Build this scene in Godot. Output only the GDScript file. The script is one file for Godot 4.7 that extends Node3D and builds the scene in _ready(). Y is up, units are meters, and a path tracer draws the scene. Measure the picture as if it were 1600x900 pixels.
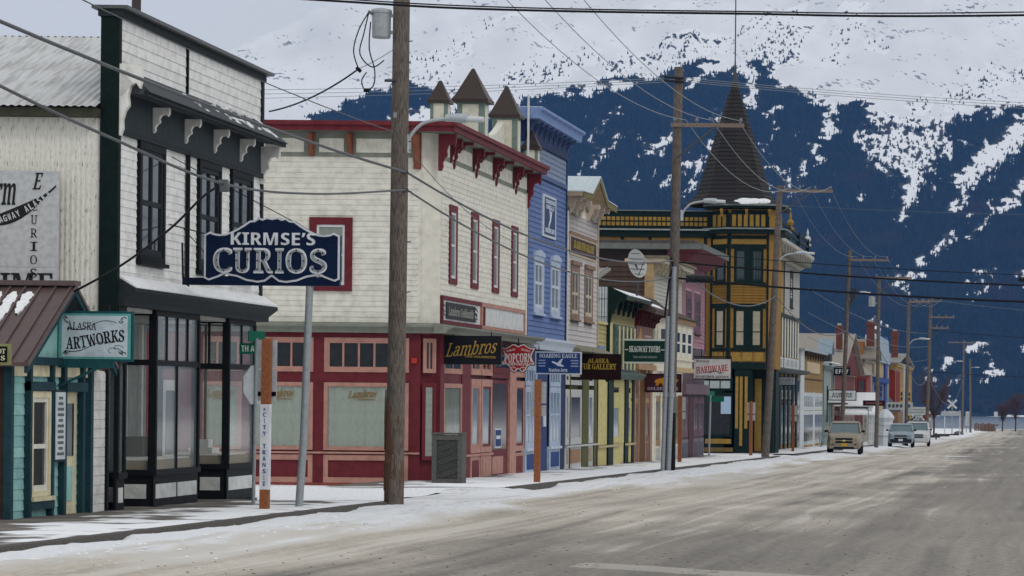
extends Node3D
# A snowy main street of false-fronted wooden shops below a forested mountain. Metres; the street runs towards -Z, the shop fronts stand at x = -15.5.

var mats := {}
var tex := {}
var shapes := {}
var rng := RandomNumberGenerator.new()

# mountain cover in plan metres: the tree line, then clearings (below nought) and stands or outcrops (above nought) as capsules x, depth, x, depth, radius, strength
const TREE_LINE := [[-810, 3071], [-761, 3156], [-735, 3209], [-713, 3241], [-683, 3273], [-662, 3297], [-609, 3232], [-562, 3192], [-530, 3247], [-508, 3256], [-487, 3276], [-463, 3295], [-449, 3308], [-436, 3320], [-402, 3317], [-383, 3330], [-365, 3350], [-346, 3368], [-323, 3340], [-295, 3355], [-275, 3285], [-252, 3285], [-234, 3252], [-209, 3237], [-190, 3254], [-174, 3238], [-145, 3195], [-93, 3212], [-55, 3237], [-15, 3246], [51, 3265]]
const COVER := [
	[-677, 3160, -604, 3206, 5.8, -1], [-659, 3189, -607, 3224, 5.2, -0.8], [-637, 3202, -612, 3180, 9.1, -0.72], [-651, 3198, -638, 3183, 6.5, -0.5], [-474, 3260, -459, 3272, 4.7, -1],
	[-447, 3277, -432, 3269, 5.3, -1], [-493, 3251, -485, 3243, 2.7, -0.8], [-515, 3226, -513, 3221, 2, -0.8], [-414, 3307, -391, 3338, 6.8, -0.9], [-369, 3271, -361, 3291, 4, -0.8],
	[-355, 3322, -303, 3385, 6.2, -1], [-323, 3340, -304, 3306, 6.8, -0.9], [-304, 3306, -300, 3231, 4.7, -1], [-300, 3231, -301, 3223, 2.6, -1], [-321, 3190, -319, 3083, 2.6, -0.8],
	[-328, 3128, -342, 3010, 3.1, -1], [-330, 3206, -327, 3190, 3.3, -0.8], [-422, 3149, -430, 3110, 1.9, -0.8], [-402, 3165, -390, 3119, 1.9, -0.6], [-436, 3110, -439, 3088, 3.2, -0.55],
	[-395, 3045, -388, 3059, 1.9, -0.7], [-375, 3104, -371, 3150, 1.9, -0.7], [-391, 3104, -365, 3150, 2.6, -0.8], [-350, 3079, -341, 3085, 5, -0.8], [-364, 3038, -357, 3060, 2.5, -0.7],
	[-453, 3072, -444, 3036, 1.9, -0.6], [-451, 3171, -439, 3110, 2.6, -0.45], [-444, 3187, -426, 3220, 2, -0.45], [-280, 3207, -269, 3232, 3.3, -0.75], [-278, 3152, -275, 3122, 2.6, -0.7],
	[-272, 3192, -265, 3184, 2.6, -0.6], [-218, 3169, -209, 3180, 6.5, -1], [-216, 3209, -212, 3169, 3.9, -0.9], [-220, 3233, -212, 3217, 3.9, -0.8], [-183, 3159, -178, 3155, 3.9, -0.8],
	[-241, 3130, -229, 3138, 2.6, -0.5], [-231, 3092, -234, 3082, 3.8, -0.9], [-221, 3127, -219, 3108, 3.2, -0.9], [-262, 3081, -248, 3070, 3.8, -0.5], [-245, 3055, -239, 3027, 5.6, -0.5],
	[-268, 3048, -260, 3026, 3.1, -0.4], [-165, 3210, -100, 3212, 15.7, -0.62], [-158, 3132, -111, 3149, 16.7, -0.66], [-146, 3094, -115, 3110, 11.4, -0.6], [-124, 3088, -124, 3015, 7.5, -0.85],
	[-125, 3015, -127, 2966, 3.7, -0.85], [-168, 3028, -166, 3021, 2.5, -0.7], [-93, 3157, -89, 3118, 3.8, -0.9], [-75, 3149, -74, 3137, 2.6, -0.8], [-42, 3296, -81, 3245, 12, -0.55],
	[-54, 3229, -41, 3226, 6.6, -0.8], [-22, 3263, -15, 3296, 9.4, -0.55], [-70, 3067, -14, 3174, 10.8, -0.8], [-76, 3074, -79, 3052, 4.4, -0.7], [-61, 3097, -14, 3182, 7.7, -0.9],
	[-86, 3002, -72, 3023, 3.7, -0.6], [-80, 2995, -75, 3013, 2.5, -0.7], [-63, 2939, -19, 3025, 2.4, -0.85], [-22, 3032, -7, 3061, 5.6, -0.7], [-53, 2996, -44, 3006, 2.4, -0.5],
	[-70, 2967, -64, 2974, 2.4, -0.8], [-98, 2900, -78, 2940, 3, -0.5], [-108, 2883, -106, 2875, 3.5, -1], [-128, 2854, -105, 2861, 4.1, -0.6], [-127, 2835, -121, 2823, 3.5, -0.45],
	[-106, 3044, -98, 3066, 1.9, -0.5], [-55, 2856, -52, 2824, 3.5, -0.6], [-44, 2869, -41, 2831, 2.3, -0.5], [-15, 2869, -12, 2844, 3.5, -0.6], [-66, 2836, -63, 2805, 2.3, -0.4],
	[-145, 2767, -138, 2744, 3.9, -0.45], [-58, 2717, -52, 2717, 3.9, -0.9], [-70, 2660, -68, 2657, 3.8, -1], [-75, 2693, -82, 2688, 2.2, -0.6], [-40, 2677, -35, 2672, 3.8, -0.9],
	[-43, 2700, -42, 2694, 2.8, -0.8], [-48, 2666, -47, 2664, 2.7, -0.5], [-16, 2717, -10, 2712, 2.8, -0.7], [-97, 2676, -92, 2671, 2.7, -0.6], [-80, 2649, -75, 2643, 2.2, -0.5],
	[-669, 3331, -619, 3359, 9.6, 0.25], [-658, 3280, -630, 3306, 10.8, 0.29], [-623, 3376, -571, 3479, 5.6, 0.22], [-641, 3231, -599, 3248, 13.2, 0.32], [-554, 3300, -510, 3318, 14.9, 0.29],
	[-506, 3335, -480, 3345, 9.5, 0.22], [-457, 3328, -421, 3364, 8.2, 0.4], [-421, 3364, -352, 3420, 8.3, 0.43], [-397, 3338, -361, 3383, 5.5, 0.36], [-351, 3411, -300, 3467, 9.8, 0.29],
	[-299, 3376, -256, 3450, 15.3, 0.3], [-289, 3341, -265, 3386, 6.9, 0.43], [-223, 3378, -207, 3451, 13.9, 0.25], [-222, 3469, -203, 3508, 10, 0.22], [-190, 3397, -167, 3370, 9.7, 0.11],
	[-295, 3412, -275, 3506, 9.9, 0.25], [-94, 3244, -43, 3304, 10.7, 0.29], [-22, 3313, -16, 3331, 8.1, 0.36], [-127, 3235, -121, 3244, 9.3, 0.25], [-444, 3482, -390, 3512, 8.6, 0.14],
	[-57, 3330, -83, 3312, 5.4, 0.14], [-557, 3479, -531, 3406, 3.5, 0.11], [-788, 3436, -754, 3474, 4.2, 0.04], [-245, 3257, -236, 3274, 4, 0.5], [-189, 3267, -185, 3259, 3.3, 0.43]]


# ------------------------------------------------------------------ textures and materials
func noise(kind: int, freq: float, oct: int, sd: int) -> FastNoiseLite:
	var n := FastNoiseLite.new()
	n.noise_type = kind
	n.frequency = freq
	n.fractal_octaves = oct
	n.seed = sd
	return n

func noise_tex(key: String, freq: float, oct: int, stops: Array, normal := 0.0, kind := FastNoiseLite.TYPE_SIMPLEX_SMOOTH) -> NoiseTexture2D:
	if tex.has(key):
		return tex[key]
	var t := NoiseTexture2D.new()
	t.width = 512
	t.height = 512
	t.seamless = true
	t.noise = noise(kind, freq, oct, key.length() * 7 + 3)
	if normal > 0.0:
		t.as_normal_map = true
		t.bump_strength = normal
	elif stops:
		var g := Gradient.new()
		g.offsets = PackedFloat32Array(stops.map(func(s): return s[0]))
		g.colors = PackedColorArray(stops.map(func(s): return Color(s[1], s[1], s[1]) if s.size() == 2 else Color(s[1], s[2], s[3])))
		t.color_ramp = g
	tex[key] = t
	return t

func wear() -> NoiseTexture2D:
	return noise_tex("wear", 0.012, 5, [[0.0, 0.88], [0.45, 0.96], [0.7, 1.0], [1.0, 0.98]])

func streaks() -> NoiseTexture2D:
	return noise_tex("streaks", 0.02, 4, [[0.0, 0.92], [0.35, 0.985], [1.0, 1.0]])

func grain() -> NoiseTexture2D:
	return noise_tex("grain", 0.03, 5, [[0.0, 0.45], [0.35, 0.75], [0.6, 1.0], [1.0, 0.85]])

func fine_bump() -> NoiseTexture2D:
	return noise_tex("fine_bump", 0.06, 4, [], 6.0)

func lumps() -> NoiseTexture2D:
	return noise_tex("lumps", 0.02, 5, [], 10.0)

# painted wood: blotchy wear and vertical grime over the paint colour (sRGB hex)
func paint(hex: String, rough := 0.62, dirt := 1.0) -> StandardMaterial3D:
	var key := "paint" + hex + str(rough) + str(dirt)
	if mats.has(key):
		return mats[key]
	var m := StandardMaterial3D.new()
	m.resource_name = "paint"
	m.albedo_color = Color(hex)
	m.roughness = rough
	m.metallic_specular = 0.16
	m.albedo_texture = wear()
	m.uv1_triplanar = true
	m.uv1_world_triplanar = true
	m.uv1_scale = Vector3(0.45, 0.45, 0.45)
	if dirt > 0.0:
		m.detail_enabled = true
		m.detail_blend_mode = BaseMaterial3D.BLEND_MODE_MUL
		m.detail_albedo = streaks()
		m.detail_uv_layer = BaseMaterial3D.DETAIL_UV_2
		m.uv2_triplanar = true
		m.uv2_world_triplanar = true
		m.uv2_scale = Vector3(1.6, 0.14, 1.6) * (0.6 + 0.4 * dirt)
	m.normal_enabled = true
	m.normal_texture = fine_bump()
	m.normal_scale = 0.25
	mats[key] = m
	return m

# bare wood, metal, snow and so on: one triplanar pattern stretched by scale
func stuff_mat(key: String, hex: String, rough: float, t: Texture2D, scale: Vector3, metal := 0.0, bump := 0.0) -> StandardMaterial3D:
	if mats.has(key):
		return mats[key]
	var m := StandardMaterial3D.new()
	m.resource_name = key
	m.albedo_color = Color(hex)
	m.roughness = rough
	m.metallic = metal
	m.albedo_texture = t
	m.uv1_triplanar = true
	m.uv1_world_triplanar = true
	m.uv1_scale = scale
	if bump > 0.0:
		m.normal_enabled = true
		m.normal_texture = lumps() if key.contains("snow") else fine_bump()
		m.normal_scale = bump
	mats[key] = m
	return m

func flat(hex: String, rough := 0.5, metal := 0.0) -> StandardMaterial3D:
	var key := "flat" + hex + str(rough) + str(metal)
	if not mats.has(key):
		var m := StandardMaterial3D.new()
		m.resource_name = "enamel"
		m.metallic_specular = 0.25
		m.albedo_color = Color(hex)
		m.roughness = rough
		m.metallic = metal
		mats[key] = m
	return mats[key]

func pole_wood() -> StandardMaterial3D:
	return stuff_mat("pole_wood", "7a7067", 0.85, noise_tex("split_grain", 0.03, 5, [[0.0, 0.28], [0.35, 0.6], [0.55, 0.95], [0.75, 1.0], [1.0, 0.7]]), Vector3(5, 0.22, 5), 0.0, 1.0)

func grey_wood() -> StandardMaterial3D:
	return stuff_mat("grey_wood", "7b7a75", 0.85, grain(), Vector3(5, 0.5, 5), 0.0, 0.6)

func galvanised() -> StandardMaterial3D:
	return stuff_mat("galvanised", "9aa0a4", 0.5, wear(), Vector3(1.5, 1.5, 1.5), 0.3, 0.0)

func snow() -> StandardMaterial3D:
	return stuff_mat("snow", "f3f5f7", 0.75, noise_tex("snow_tone", 0.02, 4, [[0.0, 0.86], [0.5, 0.97], [1.0, 1.0]]), Vector3(0.8, 0.8, 0.8), 0.0, 0.5)

func black_cable() -> StandardMaterial3D:
	return flat("1c1d1f", 0.6)

func dark_glass() -> StandardMaterial3D:
	if not mats.has("dark_glass"):
		var m := StandardMaterial3D.new()
		m.resource_name = "dark_glass"
		m.albedo_color = Color("23282b")
		m.roughness = 0.08
		m.metallic_specular = 0.42
		mats["dark_glass"] = m
	return mats["dark_glass"]

func clear_glass() -> StandardMaterial3D:
	if not mats.has("clear_glass"):
		var m := StandardMaterial3D.new()
		m.resource_name = "clear_glass"
		m.albedo_color = Color(0.8, 0.85, 0.85, 0.1)
		m.transparency = BaseMaterial3D.TRANSPARENCY_ALPHA
		m.roughness = 0.05
		m.metallic_specular = 0.3
		mats["clear_glass"] = m
	return mats["clear_glass"]

# ------------------------------------------------------------------ shapes
func start() -> SurfaceTool:
	var s := SurfaceTool.new()
	s.begin(Mesh.PRIMITIVE_TRIANGLES)
	return s

func tri(s: SurfaceTool, a: Vector3, b: Vector3, c: Vector3, n: Vector3) -> void:
	s.set_normal(n)
	s.add_vertex(a)
	if (b - a).cross(c - a).dot(n) > 0.0:
		s.add_vertex(c)
		s.add_vertex(b)
	else:
		s.add_vertex(b)
		s.add_vertex(c)

func quad(s: SurfaceTool, a: Vector3, b: Vector3, c: Vector3, d: Vector3, n: Vector3) -> void:
	tri(s, a, b, c, n)
	tri(s, a, c, d, n)

func face(s: SurfaceTool, p: Array, away: Vector3) -> void:   # a flat quad or triangle whose normal points away from a point inside
	var n: Vector3 = (p[1] - p[0]).cross(p[2] - p[0]).normalized()
	var mid := Vector3.ZERO
	for q in p:
		mid += q / p.size()
	if n.dot(mid - away) < 0.0:
		n = -n
	tri(s, p[0], p[1], p[2], n)
	if p.size() == 4:
		tri(s, p[0], p[2], p[3], n)

func hexa(s: SurfaceTool, p: Array) -> void:                   # eight corners: bottom ring 0-3, top ring 4-7
	var c := Vector3.ZERO
	for q in p:
		c += q / 8.0
	for f in [[0, 1, 2, 3], [4, 5, 6, 7], [0, 1, 5, 4], [1, 2, 6, 5], [2, 3, 7, 6], [3, 0, 4, 7]]:
		face(s, [p[f[0]], p[f[1]], p[f[2]], p[f[3]]], c)

func add_box(s: SurfaceTool, a: Vector3, b: Vector3, x := Transform3D.IDENTITY) -> void:
	var lo := a.min(b)
	var hi := a.max(b)
	hexa(s, [x * lo, x * Vector3(hi.x, lo.y, lo.z), x * Vector3(hi.x, lo.y, hi.z), x * Vector3(lo.x, lo.y, hi.z), x * Vector3(lo.x, hi.y, lo.z), x * Vector3(hi.x, hi.y, lo.z), x * hi, x * Vector3(lo.x, hi.y, hi.z)])

func add_prism(s: SurfaceTool, pts: PackedVector2Array, z0: float, z1: float, x := Transform3D.IDENTITY) -> void:
	var t := Geometry2D.triangulate_polygon(pts)
	var nz := x.basis.z.normalized()
	for i in range(0, t.size(), 3):
		var a := pts[t[i]]
		var b := pts[t[i + 1]]
		var c := pts[t[i + 2]]
		tri(s, x * Vector3(a.x, a.y, z1), x * Vector3(b.x, b.y, z1), x * Vector3(c.x, c.y, z1), nz)
		tri(s, x * Vector3(a.x, a.y, z0), x * Vector3(b.x, b.y, z0), x * Vector3(c.x, c.y, z0), -nz)
	var turn := -1.0 if Geometry2D.is_polygon_clockwise(pts) else 1.0
	for i in pts.size():
		var a := pts[i]
		var b := pts[(i + 1) % pts.size()]
		var n := (x.basis * Vector3(b.y - a.y, a.x - b.x, 0) * turn).normalized()
		quad(s, x * Vector3(a.x, a.y, z0), x * Vector3(b.x, b.y, z0), x * Vector3(b.x, b.y, z1), x * Vector3(a.x, a.y, z1), n)

func add_tube(s: SurfaceTool, pts: Array, r0: float, r1 := -1.0, sides := 8, caps := true) -> void:
	if r1 < 0.0:
		r1 = r0
	var rings := []
	var normals := []
	var dir0: Vector3 = (pts[1] - pts[0]).normalized()
	var side := dir0.cross(Vector3.UP if absf(dir0.y) < 0.9 else Vector3.RIGHT).normalized()
	for i in pts.size():
		var d: Vector3 = (pts[mini(i + 1, pts.size() - 1)] - pts[maxi(i - 1, 0)]).normalized()
		side = (side - d * side.dot(d)).normalized()
		var up := d.cross(side)
		var r := lerpf(r0, r1, float(i) / (pts.size() - 1))
		var ring := []
		var nn := []
		for k in sides:
			var w := TAU * k / sides
			var n := side * cos(w) + up * sin(w)
			nn.append(n)
			ring.append(pts[i] + n * r)
		rings.append(ring)
		normals.append(nn)
	for i in pts.size() - 1:
		for k in sides:
			var j := (k + 1) % sides
			var p := [rings[i][k], rings[i][j], rings[i + 1][j], rings[i + 1][k]]
			var n := [normals[i][k], normals[i][j], normals[i + 1][j], normals[i + 1][k]]
			smooth(s, p, n)
	if caps:
		for e in [0, pts.size() - 1]:
			var n: Vector3 = (pts[e] - pts[1 if e == 0 else e - 1]).normalized()
			for k in range(1, sides - 1):
				tri(s, rings[e][0], rings[e][k], rings[e][k + 1], n)

func smooth(s: SurfaceTool, p: Array, n: Array) -> void:      # a quad with a normal of its own at each corner
	for t in [[0, 1, 2], [0, 2, 3]]:
		var o: Array = t
		if (p[t[1]] - p[t[0]]).cross(p[t[2]] - p[t[0]]).dot(n[t[0]] + n[t[1]] + n[t[2]]) > 0.0:
			o = [t[0], t[2], t[1]]
		for k in o:
			s.set_normal(n[k])
			s.add_vertex(p[k])

func add_lathe(s: SurfaceTool, profile: Array, sides := 12, x := Transform3D.IDENTITY, turn := 0.0) -> void:   # profile of [radius, height]
	for i in profile.size() - 1:
		var a: Array = profile[i]
		var b: Array = profile[i + 1]
		var slope := Vector2(b[1] - a[1], a[0] - b[0]).normalized()
		for k in sides:
			var w := [turn + TAU * k / sides, turn + TAU * (k + 1) / sides]
			var p := []
			var n := []
			for c in [[a, 0], [a, 1], [b, 1], [b, 0]]:
				var q: float = w[c[1]]
				p.append(x * Vector3(cos(q) * c[0][0], c[0][1], sin(q) * c[0][0]))
				var qn: float = q if sides > 9 else (w[0] + w[1]) / 2.0
				n.append((x.basis * Vector3(cos(qn) * slope.x, slope.y, sin(qn) * slope.x)).normalized())
			smooth(s, p, n)

func obj(called: String, s: SurfaceTool, m: Material, parent: Node = self) -> MeshInstance3D:
	return mesh_obj(called, s.commit(), m, parent)

func mesh_obj(called: String, mesh: Mesh, m: Material, parent: Node = self) -> MeshInstance3D:
	var o := MeshInstance3D.new()
	o.name = called if parent != self else numbered(called)
	o.mesh = mesh
	o.material_override = m
	parent.add_child(o, true)
	return o

func box(called: String, parent: Node, m: Material, a: Vector3, b: Vector3) -> MeshInstance3D:
	var s := start()
	add_box(s, a, b)
	return obj(called, s, m, parent)

func prism(called: String, parent: Node, m: Material, pts: Array, z0: float, z1: float, x := Transform3D.IDENTITY) -> MeshInstance3D:
	var s := start()
	add_prism(s, PackedVector2Array(pts), z0, z1, x)
	return obj(called, s, m, parent)

func tube(called: String, parent: Node, m: Material, pts: Array, r0: float, r1 := -1.0, sides := 8) -> MeshInstance3D:
	var s := start()
	add_tube(s, pts, r0, r1, sides)
	return obj(called, s, m, parent)

var taken := {}
func numbered(called: String) -> String:
	taken[called] = taken.get(called, -1) + 1
	return called if taken[called] == 0 else "%s_%03d" % [called, taken[called]]

func tag(o: Node, label: String, category: String, group := "") -> Node:
	o.set_meta("label", label)
	o.set_meta("category", category)
	if group:
		o.set_meta("group", group)
	return o

func thing(called: String, label: String, category: String, pos := Vector3.ZERO, turn := 0.0, group := "") -> Node3D:
	var o := Node3D.new()
	o.name = numbered(called)
	add_child(o)
	o.position = pos
	o.rotation.y = turn
	tag(o, label, category, group)
	return o

func front(called: String, label: String, category: String, depth: float, x := -15.5, turn := 0.0, low := 0.0) -> Node3D:   # a building whose own x runs along the street, z out over the pavement
	return thing(called, label, category, Vector3(x, low, -depth), PI / 2 + turn)

func struct(o: Node) -> Node:
	o.set_meta("kind", "structure")
	return o

func stuff(o: Node) -> Node:
	o.set_meta("kind", "stuff")
	return o

# lettering fitted into a box w x h round the origin of x, standing on the plane z = 0
func letters(parent: Node, text: String, m: Material, w: float, h: float, x: Transform3D, font := "Droid Serif", bold := true, depth := 0.012, slant := 0.0, called := "lettering") -> MeshInstance3D:
	var t := TextMesh.new()
	var f := SystemFont.new()
	f.font_names = PackedStringArray([font])
	f.font_weight = 700 if bold else 400
	t.font = f
	t.font_size = 48
	t.pixel_size = 0.01
	t.curve_step = 2.0
	t.text = text
	t.depth = 0.3
	var bb := t.get_aabb()
	var o := MeshInstance3D.new()
	o.name = called
	o.mesh = t
	o.material_override = m
	var b := Basis(Vector3(w / bb.size.x, 0, 0), Vector3(slant * h / bb.size.y, h / bb.size.y, 0), Vector3(0, 0, depth / 0.3))
	o.transform = x * Transform3D(b, b * -bb.get_center() + Vector3(0, 0, depth / 2.0))
	parent.add_child(o, true)
	return o

# clapboards as real boards, cut where openings are; single: each board a piece of its own
func siding(wall: Node, ms: Array, x0: float, x1: float, y0: float, y1: float, bh: float, x: Transform3D, holes := [], single := true) -> void:
	if not shapes.has("board"):
		var b := start()
		hexa(b, [Vector3(0, 0, 0), Vector3(1, 0, 0), Vector3(1, 0, 1), Vector3(0, 0, 1), Vector3(0, 1.03, 0), Vector3(1, 1.03, 0), Vector3(1, 1.03, 0.25), Vector3(0, 1.03, 0.25)])
		shapes.board = b.commit()
	var all := start()
	var count := 0
	var rows := maxi(1, roundi((y1 - y0) / bh))
	bh = (y1 - y0) / rows
	for r in rows:
		var ya := y0 + r * bh
		var runs := [[x0, x1]]
		for h in holes:
			if ya + bh * 0.5 > h[2] and ya + bh * 0.5 < h[3]:
				var next := []
				for run in runs:
					if h[0] <= run[0] and h[1] >= run[1]:
						continue
					if h[1] <= run[0] or h[0] >= run[1]:
						next.append(run)
						continue
					if h[0] > run[0]:
						next.append([run[0], h[0]])
					if h[1] < run[1]:
						next.append([h[1], run[1]])
				runs = next
		for run in runs:
			if run[1] - run[0] < 0.03:
				continue
			var parts := [run]
			if single and run[1] - run[0] > 4.5:                # butt joints in long runs
				var cut: float = lerpf(run[0], run[1], rng.randf_range(0.3, 0.7))
				parts = [[run[0], cut - 0.0006], [cut + 0.0006, run[1]]]
			for p in parts:
				var at := x * Transform3D(Basis(Vector3(p[1] - p[0], 0, 0), Vector3(0, bh, 0), Vector3(0, 0, 0.017 + rng.randf() * 0.004)), Vector3(p[0], ya, 0))
				if single and count < 290:
					count += 1
					var o := MeshInstance3D.new()
					o.name = "siding_board"
					o.mesh = shapes.board
					o.material_override = ms[rng.randi() % ms.size()]
					o.transform = at
					wall.add_child(o, true)
				else:
					all.append_from(shapes.board, 0, at)
					count += 1
	if not single or count > 290:
		stuff(obj("siding", all, ms[0], wall))

# a window: casing as the part, with sash, panes and sill under it. rails and bars are fractions
func window(parent: Node, x: Transform3D, x0: float, x1: float, y0: float, y1: float, casing: Material, sash: Material, glass: Material, tw := 0.12, bars := [], rails := [0.5], out := 0.06, sill := true, called := "window", sw := 0.05) -> MeshInstance3D:
	var s := start()
	add_box(s, Vector3(x0, y0, 0), Vector3(x0 + tw, y1, out), x)
	add_box(s, Vector3(x1 - tw, y0, 0), Vector3(x1, y1, out), x)
	add_box(s, Vector3(x0 + tw, y1 - tw, 0), Vector3(x1 - tw, y1, out), x)
	add_box(s, Vector3(x0 + tw, y0, 0), Vector3(x1 - tw, y0 + tw * 0.8, out), x)
	var o := obj(called, s, casing, parent)
	var a := x0 + tw
	var b := x1 - tw
	var c := y0 + tw * 0.8
	var d := y1 - tw
	s = start()
	for e in [[a, a + sw, c, d], [b - sw, b, c, d], [a + sw, b - sw, c, c + sw * 1.3], [a + sw, b - sw, d - sw, d]]:
		add_box(s, Vector3(e[0], e[2], 0.0), Vector3(e[1], e[3], out * 0.7), x)
	for f in bars:
		add_box(s, Vector3(lerpf(a, b, f) - sw * 0.5, c + sw, 0.0), Vector3(lerpf(a, b, f) + sw * 0.5, d - sw, out * 0.64), x)
	for f in rails:
		add_box(s, Vector3(a + sw, lerpf(c, d, f) - sw * 0.5, 0.0), Vector3(b - sw, lerpf(c, d, f) + sw * 0.5, out * 0.58), x)
	obj("sash", s, sash, o)
	var xs := [a] + bars.map(func(f): return lerpf(a, b, f)) + [b]
	for i in xs.size() - 1:
		box_in("pane", o, glass, Vector3(xs[i] + sw * 0.3, c + sw * 0.3, out * 0.12), Vector3(xs[i + 1] - sw * 0.3, d - sw * 0.3, out * 0.24), x)
	if sill:
		box_in("sill", o, casing, Vector3(x0 - 0.05, y0 - 0.07, 0), Vector3(x1 + 0.05, y0 - 0.003, out + 0.06), x)
	return o

func box_in(called: String, parent: Node, m: Material, a: Vector3, b: Vector3, x: Transform3D) -> MeshInstance3D:
	var s := start()
	add_box(s, a, b, x)
	return obj(called, s, m, parent)

# hanging curtain: a wavy sheet
func curtain(parent: Node, m: Material, x0: float, x1: float, y0: float, y1: float, x: Transform3D) -> void:
	var s := start()
	var n := maxi(8, int((x1 - x0) / 0.045))
	for i in n:
		var p := []
		var q := []
		for e in [[0, y0], [1, y0], [1, y1], [0, y1]]:
			var k: int = i + e[0]
			var ph := k * 1.1 + sin(k * 0.37) * 1.6
			p.append(x * Vector3(lerpf(x0, x1, float(k) / n), e[1], sin(ph) * 0.022))
			q.append((x.basis * Vector3(-cos(ph) * 0.5, 0, 1)).normalized())
		smooth(s, p, q)
	obj("curtain", s, m, parent)

func wall_side(s := 0.0) -> Transform3D:      # plane of a side wall at own x = s, facing the near end of the street: its x runs along own z, y up, z against own x
	return Transform3D(Basis(Vector3(0, 0, 1), Vector3(0, 1, 0), Vector3(-1, 0, 0)), Vector3(s, 0, 0))

func plane(at: Vector3, along: Vector3) -> Transform3D:        # an upright plane through a point, its x running along a level direction, z to the right-hand front
	var a := along.normalized()
	return Transform3D(Basis(a, Vector3.UP, a.cross(Vector3.UP)), at)

func ground_y(d: float) -> float:
	return 0.4 - 0.0068 * minf(d, 470.0) - 0.002 * clampf(d - 470.0, 0.0, 130.0)

# ------------------------------------------------------------------ the land
func mountain_y(x: float, d: float, n: FastNoiseLite, m: FastNoiseLite) -> float:
	var rise := maxf(d - 2600.0, 0.0)
	var y := -8.6 + 0.5 * rise
	var fade := clampf(rise / 150.0, 0.0, 1.0)
	y += fade * (n.get_noise_2d(x * 1.0, d * 0.35) * 5.0 + m.get_noise_2d(x, d * 0.6) * 2.2)
	y += clampf((rise - 640.0) / 160.0, 0.0, 1.0) * (n.get_noise_2d(x * 1.6 + d * 0.6, d * 0.5 - x * 0.5) * 15.0 + m.get_noise_2d(x * 0.8 + 400.0, d * 0.5) * 4.0)
	var crest := 376.0 + 0.93 * (x + 874.0) + n.get_noise_2d(x * 2.0, 7.0) * 6.0
	crest = minf(crest, 900.0)
	if y > crest:
		y = crest - (y - crest) * 0.4
	return y

func cover_grid() -> Image:                                    # tree density from -1 (open snow) to 1 over x -1150..150, depth 2590..3610
	var im := Image.create(260, 340, false, Image.FORMAT_RF)
	var warp := noise(FastNoiseLite.TYPE_SIMPLEX_SMOOTH, 0.03, 3, 5)
	for j in 340:
		var d := 2590.0 + j * 3.0
		for i in 260:
			var x := -1150.0 + i * 5.0
			var wx := x + warp.get_noise_2d(x, d) * 9.0
			var wd := d + warp.get_noise_2d(x + 500.0, d) * 22.0
			var line := 3000.0
			for k in TREE_LINE.size() - 1:
				if wx >= TREE_LINE[k][0] and wx < TREE_LINE[k + 1][0]:
					line = lerpf(TREE_LINE[k][1], TREE_LINE[k + 1][1], (wx - TREE_LINE[k][0]) / (TREE_LINE[k + 1][0] - TREE_LINE[k][0]))
			if wx > 51.0:
				line = 3265.0
			var v := clampf((line - wd) / 14.0, 0.0, 1.0)
			var p := Vector2(wx, wd * 0.41)
			for c in COVER:
				var a := Vector2(c[0], c[1] * 0.41)
				var b := Vector2(c[2], c[3] * 0.41)
				if absf(p.x - (a.x + b.x) / 2.0) > absf(a.x - b.x) / 2.0 + 40.0:
					continue
				var ab := b - a
				var t := clampf((p - a).dot(ab) / maxf(ab.length_squared(), 0.01), 0.0, 1.0)
				var f := clampf(1.35 - p.distance_to(a + ab * t) / (c[4] * (1.15 if c[5] < 0.0 else 1.0)), 0.0, 1.0)
				if f > 0.0:
					v = minf(v, 1.0 + c[5] * f) if c[5] < 0.0 else maxf(v, c[5] * f)
			im.set_pixel(i, j, Color(v, 0, 0))
	return im

func grid_at(im: Image, x: float, d: float) -> float:
	var u := clampf((x + 1150.0) / 5.0, 0.0, 258.99)
	var v := clampf((d - 2590.0) / 3.0, 0.0, 338.99)
	var i := int(u)
	var j := int(v)
	var a := lerpf(im.get_pixel(i, j).r, im.get_pixel(i + 1, j).r, u - i)
	var b := lerpf(im.get_pixel(i, j + 1).r, im.get_pixel(i + 1, j + 1).r, u - i)
	return lerpf(a, b, v - j)

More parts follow.
